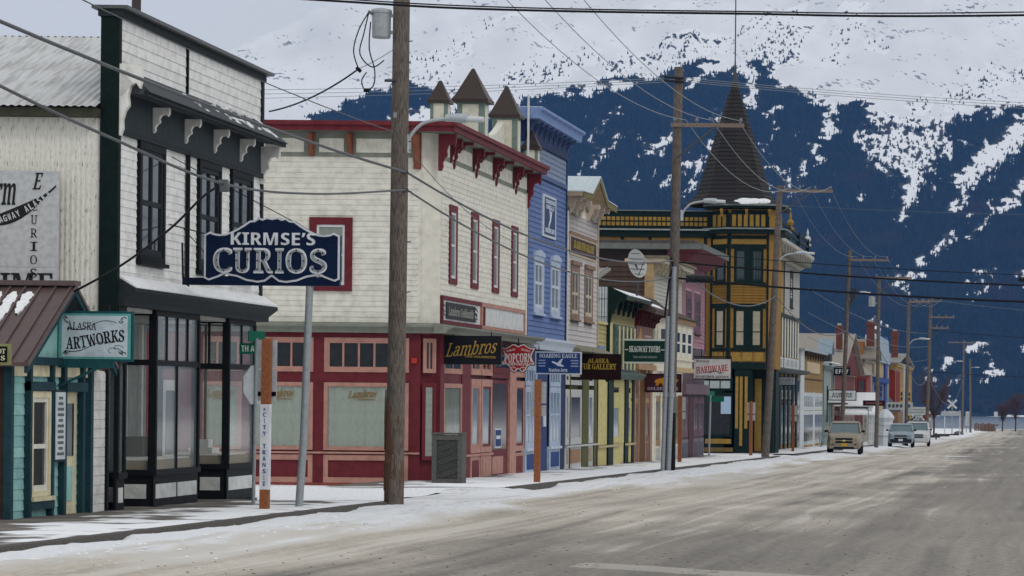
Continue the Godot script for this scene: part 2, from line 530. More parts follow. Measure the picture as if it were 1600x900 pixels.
func build_mountain() -> void:
	var n := noise(FastNoiseLite.TYPE_SIMPLEX_SMOOTH, 0.006, 4, 11)
	var m := noise(FastNoiseLite.TYPE_SIMPLEX_SMOOTH, 0.03, 4, 12)
	var cover := cover_grid()
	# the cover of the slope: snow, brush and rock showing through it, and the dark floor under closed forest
	var big: Image = cover.duplicate()
	big.resize(1040, 1020, Image.INTERPOLATE_BILINEAR)
	var ragged := noise(FastNoiseLite.TYPE_SIMPLEX_SMOOTH, 0.11, 3, 33)
	var speck := noise(FastNoiseLite.TYPE_SIMPLEX_SMOOTH, 0.16, 3, 21)
	var rockn := noise(FastNoiseLite.TYPE_SIMPLEX_SMOOTH, 0.02, 4, 22)
	var data := PackedByteArray()
	data.resize(1040 * 1020 * 3)
	var raw := big.get_data().to_float32_array()
	for j in 1020:
		for i in 1040:
			var v := raw[j * 1040 + i]
			if v > 0.04:
				var wx := -1150.0 + i * 1.25
				var wd := 2590.0 + j
				v += ragged.get_noise_2d(wx, wd * 0.45) * 0.6 * smoothstep(0.1, 0.6, v) * (1.0 - 0.88 * smoothstep(0.9, 1.0, v)) - clampf(ragged.get_noise_2d(wx * 0.8 + 700.0, wd * 0.1) - 0.46, 0.0, 1.0) * 3.0 * clampf(1.4 - absf(wd - 3110.0) / 130.0, 0.0, 1.0)
			var s := speck.get_noise_2d(i, j * 0.35)
			var snow_c := Vector3(249, 250, 251)
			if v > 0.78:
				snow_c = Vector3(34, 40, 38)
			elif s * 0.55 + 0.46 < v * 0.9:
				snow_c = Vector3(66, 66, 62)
			elif v < 0.08:
				var rr := rockn.get_noise_2d(i * 0.7 + j * 0.5, j * 0.8 - i * 0.35)      # ledges run down to the left
				var fl := speck.get_noise_2d(i * 1.1 + j * 0.4, j * 0.5)
				if fl + rr * 0.95 > 0.78:
					snow_c = Vector3(140, 144, 150)
				elif fl + rr * 0.8 > 0.62:
					snow_c = Vector3(205, 208, 212)
				else:
					snow_c *= 0.97 + 0.05 * rockn.get_noise_2d(i * 0.6 + 900, j * 0.3)
			var o := (j * 1040 + i) * 3
			data[o] = int(clampf(snow_c.x, 0, 255))
			data[o + 1] = int(clampf(snow_c.y, 0, 255))
			data[o + 2] = int(clampf(snow_c.z, 0, 255))
	var im := Image.create_from_data(1040, 1020, false, Image.FORMAT_RGB8, data)
	var mat := StandardMaterial3D.new()
	mat.resource_name = "mountain_cover"
	mat.albedo_texture = ImageTexture.create_from_image(im)
	mat.texture_repeat = false
	mat.roughness = 0.9
	mat.metallic_specular = 0.2
	var s := SurfaceTool.new()
	s.begin(Mesh.PRIMITIVE_TRIANGLES)
	var nx := 190
	var nd := 130
	for j in nd + 1:
		var d := 2560.0 + 9.0 * j + (0.0 if j < 110 else (j - 110) * 30.0)
		for i in nx + 1:
			var x := -1500.0 + i * 11.0
			s.set_uv(Vector2((x + 1150.0) / 1300.0, (d - 2590.0) / 1020.0))
			s.add_vertex(Vector3(x, mountain_y(x, d, n, m), -d))
	for j in nd:
		for i in nx:
			var a := j * (nx + 1) + i
			var b := a + nx + 1
			for k in [a, b, a + 1, a + 1, b, b + 1]:
				s.add_index(k)
	s.generate_normals()
	struct(obj("mountain", s, mat))
	# conifers
	var cone := start()
	add_lathe(cone, [[1.0, 0.05], [0.55, 0.42], [0.62, 0.36], [0.0, 1.0]], 5)
	var mm := MultiMesh.new()
	mm.transform_format = MultiMesh.TRANSFORM_3D
	mm.use_colors = true
	mm.mesh = cone.commit()
	var where := []
	var stand := noise(FastNoiseLite.TYPE_SIMPLEX_SMOOTH, 0.02, 3, 31)
	var d := 2606.0
	while d < 3440.0:
		var x := -1000.0
		while x < 120.0:
			var px := x + rng.randf_range(-1.7, 1.7)
			var pd := d + rng.randf_range(-2.2, 2.2)
			var v := grid_at(cover, px, pd)
			if v > 0.04:
				v += ragged.get_noise_2d(px, pd * 0.45) * 0.6 * smoothstep(0.1, 0.6, v) * (1.0 - 0.88 * smoothstep(0.9, 1.0, v)) - clampf(ragged.get_noise_2d(px * 0.8 + 700.0, pd * 0.1) - 0.46, 0.0, 1.0) * 3.0 * clampf(1.4 - absf(pd - 3110.0) / 130.0, 0.0, 1.0)
			if rng.randf() < v * (0.55 if v < 0.75 else 1.1):
				where.append(Vector3(px, pd, (4.9 + stand.get_noise_2d(px, pd) * 2.2 + rng.randf_range(-1.4, 2.0)) * (0.62 if v < 0.75 else 1.0)))
			x += 3.0
		d += 3.8
	mm.instance_count = where.size()
	for i in where.size():
		var w: Vector3 = where[i]
		var r := w.z * rng.randf_range(0.21, 0.29)
		mm.set_instance_transform(i, Transform3D(Basis(Vector3.UP, rng.randf() * TAU).scaled(Vector3(r, w.z, r)), Vector3(w.x, mountain_y(w.x, w.y, n, m) - 0.5, -w.y)))
		var t := rng.randf_range(0.75, 1.25)
		var leafless := clampf(stand.get_noise_2d(w.x * 0.5 + 300.0, w.y * 0.5) * 2.4 - 0.5 + (2900.0 - w.y) * 0.0012, 0.0, 0.8)
		mm.set_instance_color(i, Color(0.02 * t, 0.03 * t, 0.03 * t).lerp(Color(0.05, 0.036, 0.04), leafless))
	var leaf := StandardMaterial3D.new()
	leaf.resource_name = "conifer_needles"
	leaf.vertex_color_use_as_albedo = true
	leaf.roughness = 0.9
	leaf.metallic_specular = 0.1
	var o := MultiMeshInstance3D.new()
	o.name = "forest"
	o.multimesh = mm
	o.material_override = leaf
	add_child(o)
	stuff(o)
	tag(o, "dark conifer forest covering the lower slopes of the snowy mountain", "forest")
	print("trees ", where.size())

func build_ground() -> void:
	# open snowy ground out to the shore
	var s := SurfaceTool.new()
	s.begin(Mesh.PRIMITIVE_TRIANGLES)
	var bumps := noise(FastNoiseLite.TYPE_SIMPLEX_SMOOTH, 0.05, 3, 3)
	var xs := [-420.0, -200.0, -100.0, -60.0, -40.0, -30.0, -24.0, -20.0, -17.0, -14.0, -11.0, -8.0, 8.0, 12.0, 16.0, 24.0, 40.0, 80.0, 160.0, 420.0]
	var ds := [-60.0, 0.0, 20.0]
	for k in 64:
		ds.append(30.0 + k * 10.0)
	for d in ds:
		for x in xs:
			var y := ground_y(maxf(d, 0.0)) - 0.12
			if d > 655.0:
				y -= 7.0
			s.add_vertex(Vector3(x, y + bumps.get_noise_2d(x, d) * 0.05, -d))
	for j in ds.size() - 1:
		for i in xs.size() - 1:
			var a: int = j * xs.size() + i
			var b: int = a + xs.size()
			for k in [a, b, a + 1, a + 1, b, b + 1]:
				s.add_index(k)
	s.generate_normals()
	struct(obj("ground", s, snow()))
	for k in [[60.1, 73.6], [150.4, 162.1]]:
		var cs := SurfaceTool.new()
		cs.begin(Mesh.PRIMITIVE_TRIANGLES)
		for j in 15:
			var d: float = lerpf(k[0], k[1], j / 14.0)
			for i in 25:
				var x := lerpf(-70.0, -13.5, pow(i / 24.0, 0.5))
				cs.add_vertex(Vector3(x, ground_y(d) - 0.075 + 0.05 * bumps.get_noise_2d(x * 6.0, d * 14.0) + (0.08 if j == 0 or j == 14 else 0.0), -d))
		for j in 14:
			for i in 24:
				var a := j * 25 + i
				for q in [a, a + 25, a + 1, a + 1, a + 25, a + 26]:
					cs.add_index(q)
		cs.generate_normals()
		struct(obj("side_street", cs, snow()))
	road(24.0, 64.0, 0.2, 0.25, 1200, 1300, "road")
	road(64.0, 152.0, 0.25, 0.5, 760, 900, "road")
	road(152.0, 640.0, 0.5, 4.0, 380, 700, "road")
	road_grit()
	# salt water of the inlet beyond the end of the road
	s = start()
	quad(s, Vector3(-1600, -8.4, -655), Vector3(900, -8.4, -655), Vector3(900, -8.4, -2640), Vector3(-1600, -8.4, -2640), Vector3.UP)
	var w := stuff_mat("sea_water", "4d5f70", 0.3, noise_tex("ripples", 0.02, 4, [[0.0, 0.8], [1.0, 1.0]]), Vector3(0.01, 0.01, 0.05), 0.0, 0.35)
	struct(obj("sea", s, w))

# the road sheet: packed snow by the kerb, sand and slush in the wheel tracks, bare wet asphalt in the middle
func road(d0: float, d1: float, dx: float, dd: float, w: int, h: int, called: String) -> void:
	var x0 := -13.6
	var x1 := 9.0
	var fine := noise(FastNoiseLite.TYPE_SIMPLEX_SMOOTH, 0.9, 3, 41)
	var mid := noise(FastNoiseLite.TYPE_SIMPLEX_SMOOTH, 0.25, 4, 42)
	var long := noise(FastNoiseLite.TYPE_SIMPLEX_SMOOTH, 0.5, 4, 43)
	var wide := noise(FastNoiseLite.TYPE_SIMPLEX_SMOOTH, 0.06, 3, 44)
	var data := PackedByteArray()
	data.resize(w * h * 3)
	for j in h:
		var d := lerpf(d0, d1, (j + 0.5) / h)
		for i in w:
			var x := lerpf(x0, x1, (i + 0.5) / w)
			var c := road_color(x, d, fine, mid, long, wide)
			var o := (j * w + i) * 3
			data[o] = int(clampf(c.x, 0, 255))
			data[o + 1] = int(clampf(c.y, 0, 255))
			data[o + 2] = int(clampf(c.z, 0, 255))
	var im := Image.create_from_data(w, h, false, Image.FORMAT_RGB8, data)
	var m := StandardMaterial3D.new()
	m.resource_name = "road_surface"
	m.albedo_texture = ImageTexture.create_from_image(im)
	m.texture_repeat = false
	m.roughness = 0.72
	m.metallic_specular = 0.3
	m.detail_enabled = true
	m.detail_blend_mode = BaseMaterial3D.BLEND_MODE_MUL
	m.detail_albedo = noise_tex("grit", 0.12, 4, [[0.0, 0.45], [0.4, 0.93], [1.0, 1.0]])
	m.detail_uv_layer = BaseMaterial3D.DETAIL_UV_2
	m.uv2_triplanar = true
	m.uv2_world_triplanar = true
	m.uv2_scale = Vector3(0.5, 0.5, 0.28)
	var s := SurfaceTool.new()
	s.begin(Mesh.PRIMITIVE_TRIANGLES)
	var nx := int((x1 - x0) / dx)
	var nd := int((d1 - d0) / dd)
	for j in nd + 1:
		var d := lerpf(d0, d1, float(j) / nd)
		for i in nx + 1:
			var x := lerpf(x0, x1, float(i) / nx)
			s.set_uv(Vector2(float(i) / nx, float(j) / nd))
			s.add_vertex(Vector3(x, ground_y(d) - 0.09 + road_relief(x, d, mid, fine), -d))
	for j in nd:
		for i in nx:
			var a := j * (nx + 1) + i
			var b := a + nx + 1
			for k in [a, b, a + 1, a + 1, b, b + 1]:
				s.add_index(k)
	s.generate_normals()
	struct(obj(called, s, m))

# loose gravel on the carriageway and lumps of snow along its edge
func road_grit() -> void:
	var mid := noise(FastNoiseLite.TYPE_SIMPLEX_SMOOTH, 0.25, 4, 42)
	var fine := noise(FastNoiseLite.TYPE_SIMPLEX_SMOOTH, 0.9, 3, 41)
	for kind in 2:
		var lump := start()
		add_lathe(lump, [[0.7, 0.0], [0.95, 0.3], [0.6, 0.8], [0.0, 1.0]], 5)
		var mm := MultiMesh.new()
		mm.transform_format = MultiMesh.TRANSFORM_3D
		mm.use_colors = true
		mm.mesh = lump.commit()
		mm.instance_count = 1700 if kind == 0 else 450
		for i in mm.instance_count:
			var d := 34.0 + 70.0 * pow(rng.randf(), 1.6)
			var x := rng.randf_range(-10.4, 0.5) if kind == 0 else -10.9 + rng.randfn() * 0.5
			var r := (0.006 + 0.014 * pow(rng.randf(), 3.0)) if kind == 0 else (0.008 + 0.03 * pow(rng.randf(), 3.0))
			mm.set_instance_transform(i, Transform3D(Basis(Vector3.UP, rng.randf() * TAU).scaled(Vector3(r * rng.randf_range(0.8, 1.6), r * 0.8, r)), Vector3(x, ground_y(d) - 0.095 + road_relief(x, d, mid, fine), -d)))
			var t := rng.randf_range(0.7, 1.2)
			mm.set_instance_color(i, Color(0.11, 0.095, 0.08) * t if kind == 0 else Color(0.8, 0.81, 0.83))
		var m := StandardMaterial3D.new()
		m.resource_name = "loose_lumps"
		m.vertex_color_use_as_albedo = true
		m.roughness = 0.9
		var o := MultiMeshInstance3D.new()
		o.name = "road_gravel" if kind == 0 else "snow_lumps"
		o.multimesh = mm
		o.material_override = m
		add_child(o)
		stuff(o)
		tag(o, "dark loose gravel scattered over the sanded road" if kind == 0 else "lumps of ploughed snow along the edge of the road", "gravel" if kind == 0 else "snow")

func crossing(d: float) -> float:                               # 1 inside the side streets that meet the road
	return maxf(clampf(4.0 - absf(d - 70.5) / 2.6, 0.0, 1.0), clampf(3.5 - absf(d - 156.0) / 2.0, 0.0, 1.0))

func snow_share(x: float, d: float, mid: FastNoiseLite, long: FastNoiseLite, wide: FastNoiseLite) -> float:
	var edge := -9.8 + 0.5 * smoothstep(58.0, 90.0, d) + wide.get_noise_2d(d * 0.5, 3.0) * 0.9 - crossing(d) * 0.9
	if d < 62.0:
		edge -= clampf((54.0 - d) / 20.0, 0.0, 1.0) * 0.8
	return (edge - x) * 0.55 + mid.get_noise_2d(x * 1.3, d * 0.35) * 0.5 + long.get_noise_2d(x * 1.6, d * 0.06) * 0.55

func road_relief(x: float, d: float, mid: FastNoiseLite, fine: FastNoiseLite) -> float:
	var bank := clampf((-9.4 - x) / 1.5, 0.0, 1.0) * (1.0 - 0.8 * crossing(d))
	var y := bank * (0.085 + 0.06 * clampf(mid.get_noise_2d(x * 1.4, d * 0.8) + 0.45, 0.0, 1.0) + 0.03 * fine.get_noise_2d(x, d))
	y -= 0.075 * (1.0 - smoothstep(-12.2, -11.85, x)) * clampf(1.2 + 2.0 * mid.get_noise_2d(d * 1.5, 20.0), 0.2, 1.0)
	var rid := (x + 10.35 - 0.5 * mid.get_noise_2d(d * 0.3, 5.0)) / 0.3
	y += 0.055 * exp(-rid * rid) * clampf(0.45 + 1.6 * fine.get_noise_2d(x * 1.2, d * 0.9), 0.0, 1.0) * (1.0 - 0.8 * crossing(d))
	# snow ploughed up level with the boardwalk ends at the corners
	for e in [60.2, 73.5, 150.5, 162.0]:
		y = maxf(y, 0.115 * clampf(1.6 - absf(d - e) / 1.5, 0.0, 1.0) * clampf((-11.6 - x) / 0.8, 0.0, 1.0))
	return y + 0.008 * mid.get_noise_2d(x * 2.0, d * 0.2)

func road_color(x: float, d: float, fine: FastNoiseLite, mid: FastNoiseLite, long: FastNoiseLite, wide: FastNoiseLite) -> Vector3:
	var bend := x + 0.5 * wide.get_noise_2d(d * 0.35, 8.0)
	var streak := long.get_noise_2d(bend * 1.7, d * 0.035)
	var streak2 := long.get_noise_2d(bend * 5.0 + 40.0, d * 0.07)
	var f := fine.get_noise_2d(x * 6.0, d * 3.0)
	var f2 := fine.get_noise_2d(x * 15.0 + 7.0, d * 6.0)
	var patch := wide.get_noise_2d(x * 1.5, d * 0.45)
	var blot := mid.get_noise_2d(x * 1.4 + 90.0, d * 0.5)
	var asphalt := Vector3(139, 133, 124) * (1.0 + 0.1 * streak2 + 0.12 * f + 0.1 * f2 + 0.08 * patch + 0.05 * blot)
	var sand := Vector3(193, 184, 170) * (1.0 + 0.09 * streak2 + 0.09 * f + 0.08 * f2 + 0.06 * blot)
	var slush := Vector3(214, 210, 203)
	var s := snow_share(x, d, mid, long, wide)
	# sandy slush from the snow edge towards the crown of the road
	var reach := (-4.4 - x) * 0.28 + patch * 0.8 + streak * 0.5 + blot * 0.35 + clampf((d - 48.0) / 50.0, -0.35, 0.45)
	var c := asphalt.lerp(sand, smoothstep(-0.3, 0.9, reach))
	c = c.lerp(slush, 0.55 * smoothstep(0.22, 0.6, streak2 * 0.55 + streak * 0.5 + blot * 0.25 + reach * 0.2))
	c *= 1.0 - 0.12 * smoothstep(0.18, 0.5, -streak * 0.8 - blot * 0.2)
	# worn crossing bars at the near corner
	for lane in [-8.3, -6.7, -4.3, -2.7]:                         # wheel tracks wander a little
		var off: float = x - lane - 0.35 * wide.get_noise_2d(d * 0.22, lane * 9.0)
		c *= 1.0 - 0.13 * exp(-off * off / 0.075) * clampf(0.55 + 0.9 * mid.get_noise_2d(lane * 7.0, d * 0.25), 0.0, 1.0)
	var bar := d + 0.9 * x
	if (x > -5.4 and x < -2.2 and absf(bar - 32.1) < 0.6) or (x > -3.6 and absf(d - 33.7) < 0.45):
		if blot > -0.3 and f + blot * 0.8 > -0.5:
			c = c.lerp(Vector3(190, 184, 174), 0.65)
	var white := Vector3(240, 242, 245).lerp(Vector3(204, 205, 208), 0.8 * smoothstep(0.12, 0.55, streak2 * 0.6 + f * 0.35 + blot * 0.3)) * (0.98 + 0.02 * f2)
	var dirty := Vector3(210, 205, 197)
	c = c.lerp(dirty, smoothstep(-0.25, 0.12, s))
	c = c.lerp(white, smoothstep(0.05, 0.5, s))
	# tracks turning into the side street
	var k := crossing(d)
	if k > 0.0 and x < -8.0:
		var cx := long.get_noise_2d(d * 2.4, x * 0.12)
		c = c.lerp(Vector3(176, 168, 156), k * 0.65 * smoothstep(0.05, 0.4, cx + 0.12 * f) * clampf(1.0 - (absf(d - 69.5) - 2.5) / 4.0, 0.25, 1.0))
	return c

func pavement(called: String, d0: float, d1: float, snowy: float) -> void:
	# raised boardwalk with a timber kerb; planks run across, snow lies thinner by the shop fronts
	var top := 0.03
	var w := 256
	var h := int(clampf((d1 - d0) * 22.0, 128.0, 1400.0))
	var mid := noise(FastNoiseLite.TYPE_SIMPLEX_SMOOTH, 0.5, 4, 51)
	var fine := noise(FastNoiseLite.TYPE_SIMPLEX_SMOOTH, 1.6, 3, 52)
	var data := PackedByteArray()
	data.resize(w * h * 3)
	for j in h:
		var d := lerpf(d0, d1, (j + 0.5) / h)
		var tone := 0.85 + 0.3 * fposmod(sin(floorf(d / 0.14) * 12.9898) * 43758.5, 1.0)
		var gap := 0.6 if fposmod(d, 0.14) < 0.02 else 1.0
		for i in w:
			var x := lerpf(-16.6, -12.4, (i + 0.5) / w)
			var c := Vector3(112, 107, 101) * tone * gap * (1.0 + 0.15 * fine.get_noise_2d(x * 0.5, d * 4.0))
			var s := snowy + (x + 14.7) * 0.34 - clampf((47.0 - d) * 0.04, 0.0, 0.35) + mid.get_noise_2d(x * 1.2, d * 0.7) * 0.75 + mid.get_noise_2d(x * 0.4 + 60.0, d * 2.6) * 0.35 - (0.15 if gap < 1.0 else 0.0)
			s -= smoothstep(-12.62, -12.45, x) * 0.4
			c = c.lerp(Vector3(240, 242, 245), smoothstep(-0.08, 0.22, s))
			var o := (j * w + i) * 3
			data[o] = int(clampf(c.x, 0, 255))
			data[o + 1] = int(clampf(c.y, 0, 255))
			data[o + 2] = int(clampf(c.z, 0, 255))
	var m := StandardMaterial3D.new()
	m.resource_name = "boardwalk"
	m.albedo_texture = ImageTexture.create_from_image(Image.create_from_data(w, h, false, Image.FORMAT_RGB8, data))
	m.texture_repeat = false
	m.roughness = 0.8
	m.metallic_specular = 0.25
	var s := SurfaceTool.new()
	s.begin(Mesh.PRIMITIVE_TRIANGLES)
	var nd := int((d1 - d0) / 0.5)
	for j in nd + 1:
		var d := lerpf(d0, d1, float(j) / nd)
		for i in 13:
			var x := lerpf(-16.6, -12.4, i / 12.0)
			s.set_uv(Vector2(i / 12.0, float(j) / nd))
			s.add_vertex(Vector3(x, ground_y(d) + top + 0.02 * mid.get_noise_2d(x * 2.0, d * 2.0), -d))
	for j in nd:
		for i in 12:
			var a := j * 13 + i
			var b := a + 13
			for k in [a, b, a + 1, a + 1, b, b + 1]:
				s.add_index(k)
	s.generate_normals()
	struct(obj(called, s, m))
	var kb := start()
	var step := 3.0
	var d := d0
	while d < d1 - 0.01:
		var e := minf(d + step, d1)
		hexa(kb, [Vector3(-12.42, ground_y(d) - 0.3, -d), Vector3(-12.42, ground_y(e) - 0.3, -e), Vector3(-12.22, ground_y(e) - 0.3, -e), Vector3(-12.22, ground_y(d) - 0.3, -d),
			Vector3(-12.42, ground_y(d) + top + 0.012, -d), Vector3(-12.42, ground_y(e) + top + 0.012, -e), Vector3(-12.22, ground_y(e) + top + 0.012, -e), Vector3(-12.22, ground_y(d) + top + 0.012, -d)])
		d = e
	struct(obj("kerb", kb, stuff_mat("kerb_timber", "5d5852", 0.9, grain(), Vector3(2, 4, 0.6), 0.0, 0.6)))

# ------------------------------------------------------------------ first block: the curio store and the little art shop
func settle(o: Node3D, y: float) -> Node3D:                     # puts the root of a thing at its base
	o.position.y += y
	for c in o.get_children():
		c.position.y -= y
	return o

# a glazed shop bay on the plane x: kick board with inset panels, sill, posts, transom lights; all divisions as fractions
func showcase(parent: Node, x: Transform3D, x0: float, x1: float, y0: float, ys: float, yt: float, y1: float, low: Array, up: Array, frame: Material, inset: Material, glass: Material, kicks := 1, post := 0.09, called := "show_window") -> MeshInstance3D:
	var s := start()
	add_box(s, Vector3(x0, y0, -0.05), Vector3(x1, ys, 0), x)
	add_box(s, Vector3(x0 - 0.03, y0, 0.0), Vector3(x1 + 0.03, y0 + 0.09, 0.06), x)
	add_box(s, Vector3(x0 - 0.02, ys, -0.05), Vector3(x1 + 0.02, ys + 0.1, 0.05), x)
	add_box(s, Vector3(x0, y1 - 0.1, -0.05), Vector3(x1, y1, 0.02), x)
	add_box(s, Vector3(x0 + post, yt - 0.05, -0.05), Vector3(x1 - post, yt + 0.05, 0.02), x)
	add_box(s, Vector3(x0, ys + 0.1, -0.05), Vector3(x0 + post, y1 - 0.1, 0.03), x)
	add_box(s, Vector3(x1 - post, ys + 0.1, -0.05), Vector3(x1, y1 - 0.1, 0.03), x)
	var a := x0 + post
	var b := x1 - post
	for f in low:
		add_box(s, Vector3(lerpf(a, b, f) - 0.025, ys + 0.1, -0.04), Vector3(lerpf(a, b, f) + 0.025, yt - 0.05, 0.012), x)
	for f in up:
		add_box(s, Vector3(lerpf(a, b, f) - 0.02, yt + 0.05, -0.04), Vector3(lerpf(a, b, f) + 0.02, y1 - 0.1, 0.012), x)
	var o := obj(called, s, frame, parent)
	for set in [[low, ys + 0.1, yt - 0.05], [up, yt + 0.05, y1 - 0.1]]:
		var xs: Array = [0.0] + set[0] + [1.0]
		for i in xs.size() - 1:
			box_in("pane", o, glass, Vector3(lerpf(a, b, xs[i]) + 0.018, set[1], -0.02), Vector3(lerpf(a, b, xs[i + 1]) - 0.018, set[2], -0.012), x)
	for k in kicks:
		var p := lerpf(x0 + 0.06, x1 - 0.06, float(k) / kicks) + 0.06
		var q := lerpf(x0 + 0.06, x1 - 0.06, float(k + 1) / kicks) - 0.06
		if inset and ys - y0 > 0.3:
			box_in("kick_panel", o, inset, Vector3(p, y0 + (ys - y0) * 0.42, 0.0), Vector3(q, ys - (ys - y0) * 0.22, 0.014), x)
	return o

func corrugated(called: String, parent: Node, m: Material, x: Transform3D, w: float, h: float, pitch := 0.09, depth := 0.016) -> MeshInstance3D:
	var s := start()
	var n := int(w / pitch * 6.0)
	for i in n:
		var p := []
		var q := []
		for e in [[0, 0.0], [1, 0.0], [1, h], [0, h]]:
			var u: float = w * (i + e[0]) / n
			p.append(x * Vector3(u, e[1], sin(u / pitch * TAU) * depth))
			q.append((x.basis * Vector3(-cos(u / pitch * TAU) * depth / pitch * TAU, 0, 1)).normalized())
		smooth(s, p, q)
	return obj(called, s, m, parent)

func scroll_bracket(parent: Node, m: Material, s: float, top: float, h: float, out: float, thick: float, called := "bracket") -> MeshInstance3D:
	var pts := []
	for p in [[0, 0], [0, -1], [0.16, -1], [0.26, -0.9], [0.24, -0.78], [0.34, -0.66], [0.5, -0.58], [0.46, -0.44], [0.56, -0.3], [0.78, -0.26], [0.92, -0.34], [1, -0.22], [1, 0]]:
		pts.append(Vector2(p[0] * out, top + p[1] * h))
	return prism(called, parent, m, pts, -thick / 2, thick / 2, Transform3D(Basis(Vector3(0, 0, 1), Vector3.UP, Vector3(-1, 0, 0)), Vector3(s, 0, 0)))

func make_curio_store() -> void:
	var o := front("curio_store", "white clapboard two-storey store with dark trim, pent roof and glazed bays at the left", "store", 52.0, -15.42, 0.0186)
	var slate := paint("2f3538", 0.6)
	var green := paint("182522", 0.6)
	var dark := paint("1f2224", 0.55)
	var ws := [paint("eeeeec", 0.62, 0.0), paint("f0f0ee", 0.62, 0.0), paint("ecece9", 0.62, 0.0)]
	var white := paint("e8e7e1")
	# upper wall and false front
	var w := box("wall", o, paint("8f8f8a"), Vector3(0.47, 3.5, -0.2), Vector3(11.08, 8.4, 0.0))
	var holes := []
	for k in [[1.75, 3.5], [5.86, 7.6], [8.4, 10.2]]:
		holes.append([k[0], k[1], 4.2, 6.45])
	siding(w, ws, 0.62, 5.0, 3.95, 6.42, 0.135, Transform3D.IDENTITY, holes)
	siding(w, ws, 5.1, 10.95, 3.95, 6.42, 0.135, Transform3D.IDENTITY, holes)
	siding(w, ws, 0.62, 5.0, 7.45, 8.33, 0.165, Transform3D.IDENTITY)
	siding(w, ws, 5.1, 10.95, 7.45, 8.33, 0.165, Transform3D.IDENTITY)
	box("corner_board", o, green, Vector3(0.44, 3.3, -0.26), Vector3(0.6, 8.42, 0.05))
	box("corner_board", o, slate, Vector3(10.96, 3.5, -0.26), Vector3(11.12, 8.42, 0.05))
	box("batten", o, green, Vector3(5.02, 7.5, 0.0), Vector3(5.08, 8.36, 0.05))
	tube("downpipe", o, dark, [Vector3(5.05, 3.7, 0.06), Vector3(5.05, 6.45, 0.06)], 0.04)
	box("cap_board", o, slate, Vector3(0.4, 8.34, -0.3), Vector3(11.16, 8.46, 0.08))
	box("coping", o, stuff_mat("dark_metal_sheet", "55585a", 0.5, wear(), Vector3(1, 1, 1), 0.4), Vector3(0.36, 8.463, -0.4), Vector3(11.3, 8.52, 0.2))
	# windows
	for k in [[1.78, 3.47], [5.89, 7.57], [8.43, 10.17]]:
		window(o, Transform3D.IDENTITY, k[0], k[1], 4.32, 6.38, dark, slate, dark_glass(), 0.13, [0.5], [0.5], 0.07, true, "window", 0.09)
	# frieze, pent roof and brackets
	box("frieze", o, paint("3b4347", 0.6), Vector3(0.6, 6.42, 0.0), Vector3(11.0, 7.1, 0.035))
	box("frieze_moulding", o, slate, Vector3(0.6, 6.38, 0.0), Vector3(11.05, 6.47, 0.09))
	var s := start()
	hexa(s, [Vector3(0.6, 7.05, 0.44), Vector3(11.08, 7.05, 0.44), Vector3(11.08, 7.1, 0.036), Vector3(0.6, 7.1, 0.036), Vector3(0.6, 7.13, 0.46), Vector3(11.1, 7.13, 0.46), Vector3(11.1, 7.52, 0.0), Vector3(0.6, 7.52, 0.0)])
	var pr := obj("pent_roof", s, stuff_mat("tar_shingle", "4a4e52", 0.85, grain(), Vector3(1.5, 3, 3), 0.0, 0.6), o)
	box("fascia", pr, slate, Vector3(0.6, 7.02, 0.42), Vector3(11.12, 7.12, 0.49))
	for r in 6:                                                   # overlapping courses, snow lodged on the far half
		var f := r / 6.0
		var c := start()
		add_box(c, Vector3(0.62, 0, -0.005), Vector3(11.09, 0.018, 0.11), Transform3D(Basis(Vector3.RIGHT, 0.702), Vector3(0, lerpf(7.14, 7.48, f) + 0.012, lerpf(0.44, 0.03, f))))
		obj("shingle_course", c, stuff_mat("tar_shingle", "4a4e52", 0.85, grain(), Vector3(1.5, 3, 3), 0.0, 0.6), pr)
	for k in 80:
		var f := rng.randf()
		var a := 3.2 + 8.0 * sqrt(rng.randf())
		var c := start()
		add_box(c, Vector3(0, 0, -0.028), Vector3(rng.randf_range(0.08, 0.34), 0.01, 0.028), Transform3D(Basis(Vector3.RIGHT, 0.702), Vector3(minf(a, 10.35), lerpf(7.17, 7.53, f) + 0.008, lerpf(0.43, 0.02, f))))
		obj("snow_patch", c, snow(), pr)
	for k in [2.71, 4.91, 7.06, 9.16]:
		scroll_bracket(o, white, k, 7.02, 0.44, 0.32, 0.1)
	scroll_bracket(o, white, 10.98, 7.02, 0.75, 0.4, 0.14, "end_bracket")
	var big := scroll_bracket(o, white, 0.53, 7.55, 1.2, 0.42, 0.14, "end_bracket")
	prism("bracket_panel", big, paint("c8c8c2"), [Vector2(0.08, 7.0), Vector2(0.28, 7.22), Vector2(0.08, 7.44)], -0.076, 0.076, Transform3D(Basis(Vector3(0, 0, 1), Vector3.UP, Vector3(-1, 0, 0)), Vector3(0.53, 0, 0)))
	# cornice over the shop windows, with snow lying on it
	s = start()
	add_prism(s, PackedVector2Array([Vector2(0, 3.5), Vector2(0.16, 3.5), Vector2(0.16, 3.6), Vector2(0.26, 3.68), Vector2(0.34, 3.74), Vector2(0.34, 3.8), Vector2(0.0, 3.98)]), -11.2, -0.5, Transform3D(Basis(Vector3(0, 0, 1), Vector3.UP, Vector3(-1, 0, 0)), Vector3.ZERO))
	var cn := obj("cornice", s, slate, o)
	s = start()
	hexa(s, [Vector3(0.6, 3.805, 0.33), Vector3(11.2, 3.805, 0.33), Vector3(11.2, 3.985, 0.02), Vector3(0.6, 3.985, 0.02), Vector3(0.6, 3.82, 0.34), Vector3(11.2, 3.84, 0.34), Vector3(11.2, 4.03, 0.035), Vector3(0.6, 4.02, 0.035)])
	obj("snow_layer", s, snow(), cn)
	# glazed bays with recessed doorways between them
	var gl := clear_glass()
	var pale := paint("cfd2d0", 0.6, 0.0)
